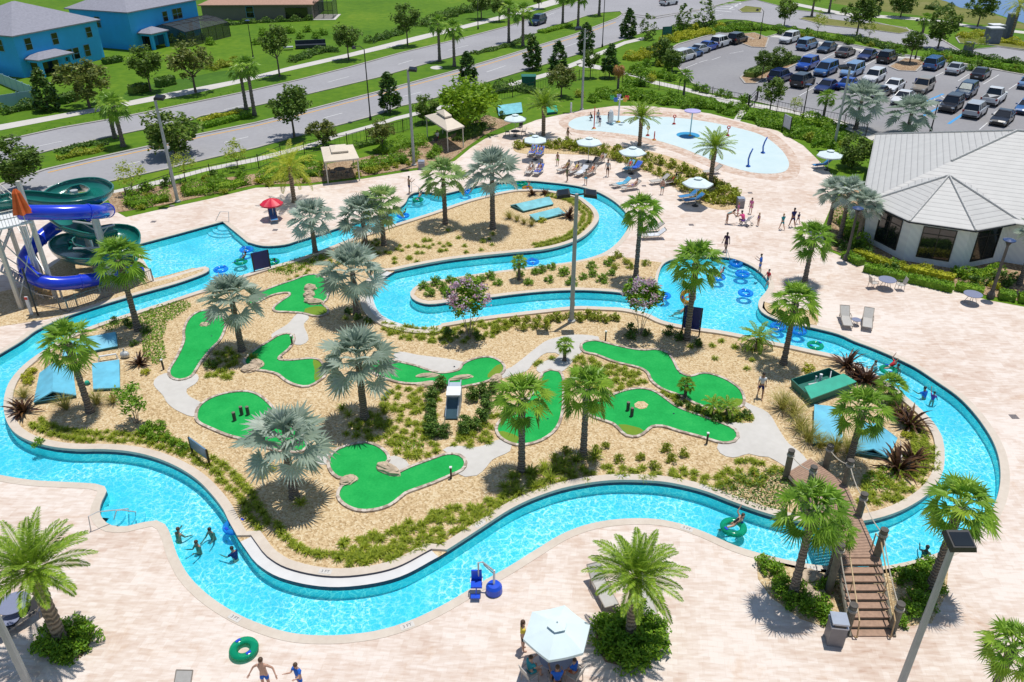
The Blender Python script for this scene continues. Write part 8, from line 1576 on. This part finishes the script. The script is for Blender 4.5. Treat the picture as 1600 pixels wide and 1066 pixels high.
PEOPLE = [
 (1187, 621, 'walk', 2.9, 1.75, 'man in a white shirt and navy shorts on the island path', 'tan', 'dark', 'white', 'navy'), (418, 1078, 'hips', 3.1, 1.78, 'man in blue shorts with hands on hips at the bottom edge', 'fair', 'brown', None, 'blue'), (471, 1080, 'lift', 2.6, 1.6, 'boy wrapped in a blue towel at the bottom edge', 'fair', 'brown', 'blue', 'blue'), (817, 1016, 'stand', -1.4, 1.7, 'woman in a yellow shirt standing beside the large parasol', 'fair', 'brown', 'yellow', 'black', 1), (828, 1062, 'sit', -.9, 1.7, 'woman in a teal shirt seated under the large parasol', 'fair', 'brown', 'teal', 'teal'), (870, 1079, 'sit', .1, 1.75, 'man in a bright blue shirt seated with his back to us', 'tan', 'brown', 'blue', 'black'), (897, 1062, 'sit', .9, 1.5, 'child in blue and orange seated under the large parasol', 'fair', 'brown', 'blue', 'orange'),
 (1133, 393, 'walk', 2.6, 1.7, 'person in a dark plum outfit at the head of the wide pool', 'dark', 'dark', 'plum', 'plum'), (1186, 427, 'lift', 1.2, 1.6, 'boy in a blue shirt at the right edge of the wide pool', 'fair', 'brown', 'blue', 'blue'), (1198, 447, 'walk', 2.0, 1.4, 'child in a red shirt at the right edge of the wide pool', 'fair', 'dark', 'red', 'teal'), (1135, 350, 'bend', -1.6, 1.7, 'woman in teal bending over by the pushchair', 'tan', 'dark', None, None, 1, None, 'teal'), (1152, 338, 'stand', 1.0, 1.3, 'girl in a pink hooded towel behind the pushchair', 'fair', 'fair', 'hotpink', 'hotpink', 1), (1172, 334, 'stand', 2.4, 1.5, 'girl in pink standing right of the pushchair', 'fair', 'brown', 'hotpink', 'hotpink', 1), (1161, 353, 'crouch', .6, 1.8, 'man in a deep pink shirt crouching at the pushchair', 'tan', 'dark', 'pink', 'purple'), (1184, 353, 'stand', 2.0, 1.2, 'small girl in a violet swimsuit right of the pushchair', 'fair', 'fair', None, None, 1, None, 'purple'),
 (1221, 359, 'walk', .3, 1.5, 'child in a teal shirt with a bag in the walking family', 'fair', 'fair', 'teal', 'teal'), (1237, 355, 'walk', .2, 1.8, 'man in navy shirt and shorts in the walking family', 'tan', 'dark', 'navy', 'navy'), (1246, 350, 'walk', .3, 1.1, 'small child in navy in the walking family', 'fair', 'dark', 'navy', 'navy'), (871, 259, 'stand', 2.7, 1.45, 'boy in lime green shorts on the upper deck', 'tan', 'brown', None, 'green'), (949, 276, 'walk', 2.9, 1.8, 'man in a grey shirt and black shorts by the hedge bed', 'tan', 'brown', 'grey', 'black'), (886, 284, 'walk', 2.5, 1.6, 'person in an olive swimsuit walking past the crowded loungers', 'tan', 'dark', None, None, 1, None, 'olive'), (915, 289, 'walk', 3.0, 1.65, 'person in blue shorts in front of the crowded loungers', 'fair', 'brown', None, 'aqua'), (887, 222, 'walk', -1.2, 1.7, 'girl in an olive swimsuit walking at the splash pad end', 'tan', 'dark', None, None, 1, None, 'olive'), (1034, 304, 'stand', 2.9, 1.55, 'bare chested boy in teal shorts by the pale loungers', 'fair', 'brown', None, 'teal'),
 (925, 189, 'crouch', 1.0, 1.4, 'child in black crouching on the splash pad', 'tan', 'dark', 'black', 'black'), (934, 192, 'stand', 2.8, 1.6, 'woman in grey on the splash pad beside the red post', 'tan', 'dark', 'grey', 'navy', 1), (937, 197, 'walk', 3.0, 1.2, 'child in navy on the splash pad beside the red post', 'fair', 'dark', 'navy', 'navy'), (950, 193, 'stand', 1.6, 1.4, 'child in navy behind the white water jet', 'tan', 'dark', 'navy', 'navy'), (640, 303, 'lift', -1.0, 1.75, 'man at the steel handrail of the far entry steps', 'tan', 'dark', None, 'navy'), (684, 222, 'sit', .5, 1.7, 'person in pale blue seated in the pointed cabana', 'tan', 'dark', 'white', 'red')]
for a in PEOPLE:
    a = list(a) + [None] * (13 - len(a)); person(a[0], a[1], a[2], a[3] if a[2] != 'sit' else a[3], a[4], a[5], a[6], a[7], a[8], a[9], bool(a[10]), a[11], a[12])
def on_lounger(i, label, **k):
    x, y, an = LS[i][:3]; p = G(x, y, .03); t = person(x, y, 'recline', 0, 1.65, label, **k); t.location = (p.x - .30 * math.cos(an), p.y - .30 * math.sin(an), .03); t.rotation_euler = (0, 0, an - PI / 2)
for i, lb, k in [(2, 'bather in white reclining on the far river edge', dict(skin_='tan', suit='white')), (3, 'bather with a tan reclining on the blue towel', dict(skin_='tan', hair='brown', bottom='white')), (4, 'bather in an olive swimsuit at the left of the crowded row', dict(skin_='tan', suit='olive', long=True)), (5, 'bather in yellow on the second crowded lounger', dict(suit='yellow', long=True)), (7, 'bather in orange at the right of the crowded row', dict(suit='orange', long=True, hair='brown')), (8, 'bare chested bather reclining in front of the hedge bed', dict(skin_='tan', hair='brown', bottom='grey')), (10, 'bather in red and teal shade under the right hedge parasol', dict(skin_='tan', suit='red')), (13, 'bather in purple shorts near the far bend', dict(skin_='fair', bottom='purple')), (15, 'bather in red on the right pale lounger', dict(skin_='dark', suit='red', long=True)), (23, 'seated bather in aqua on the blue draped lounger', dict(skin_='tan', suit='aqua')), (24, 'second seated bather in aqua on the blue draped lounger', dict(skin_='tan', bottom='aqua'))]: on_lounger(i, lb, **k)
SW = [(276, 834, 'swim', -.4, 'swimmer with wet dark hair hugging the lower left deck edge', 'tan', 'brown', None, 'green'), (331, 829, 'swim', 2.8, 'swimmer stretching both arms below the left bank', 'tan', 'dark', None, None), (366, 863, 'swim', 1.0, 'swimmer in navy below the long white ledge', 'fair', 'dark', 'navy', None), (318, 886, 'lift', 2.6, 'swimmer with raised hands in the lower left river', 'tan', 'brown', None, 'black'), (1403, 575, 'stand', 2.4, 'bare chested man wading at the right channel wall', 'tan', 'dark', None, 'navy'), (1371, 570, 'swim', 1.2, 'swimmer with grey top near the red bather', 'fair', 'brown', 'grey', None), (1447, 612, 'swim', .4, 'swimmer in a blue shirt in the right channel', 'tan', 'dark', 'blue', None), (1458, 622, 'armup', -.5, 'child in a purple swimsuit in the right channel', 'fair', 'dark', 'purple', None), (1447, 862, 'swim', -.6, 'swimmer with black hair right of the bridge', 'dark', 'dark', None, None), (897, 472, 'armup', 1.3, 'swimmer behind the tall pole in the lower channel', 'tan', 'dark', None, None),
 (431, 409, 'swim', 1.0, 'swimmer with dark hair right of the navy board', 'tan', 'dark', None, None), (612, 346, 'swim', 1.0, 'swimmer behind the upper bank palms', 'tan', 'dark', None, None), (1063, 492, 'float', 1.5, 'swimmer floating left of the navy board at the wide pool', 'fair', 'brown', None, None)]
for x, y, ps, an, lb, sk, hr, tp_, bt in SW: person(x, y, ps, an, 1.7 if 'child' not in lb else 1.3, lb, sk, hr, tp_, bt, False, (-1.56 if 'child' not in lb else -1.02) if ps != 'float' else -.45)
for x, y, lb, k in [(1146, 823, 'woman lounging with arms behind her head in a green ring', dict(skin_='fair', hair='brown', suit='black', long=True)), (1388, 577, 'bather in a red shirt lying in a green ring', dict(skin_='fair', hair='brown', top='red')), (379, 408, 'swimmer inside the green ring in front of the navy board', dict(skin_='tan')), (654, 312, 'swimmer inside the green ring at the far entry steps', dict(skin_='fair', hair='dark')), (728, 298, 'bather in red inside a blue ring behind the far palms', dict(skin_='fair', top='red')), (630, 336, 'child in yellow inside a blue ring on the far channel', dict(skin_='fair', top='yellow')), (1122, 433, 'swimmer with black hair inside a blue ring in the wide pool', dict(skin_='fair', hair='dark')), (824, 294, 'child inside the orange ring at the far bend', dict(skin_='fair', hair='brown')), (1076, 466, 'child in red behind the upright orange ring', dict(skin_='fair', top='red'))]: person(x, y, 'float', R.uniform(1.2, 2.4), 1.6 if 'child' not in lb else 1.25, lb, z=-.28, **k)
print('SCENE', len(bpy.data.objects))
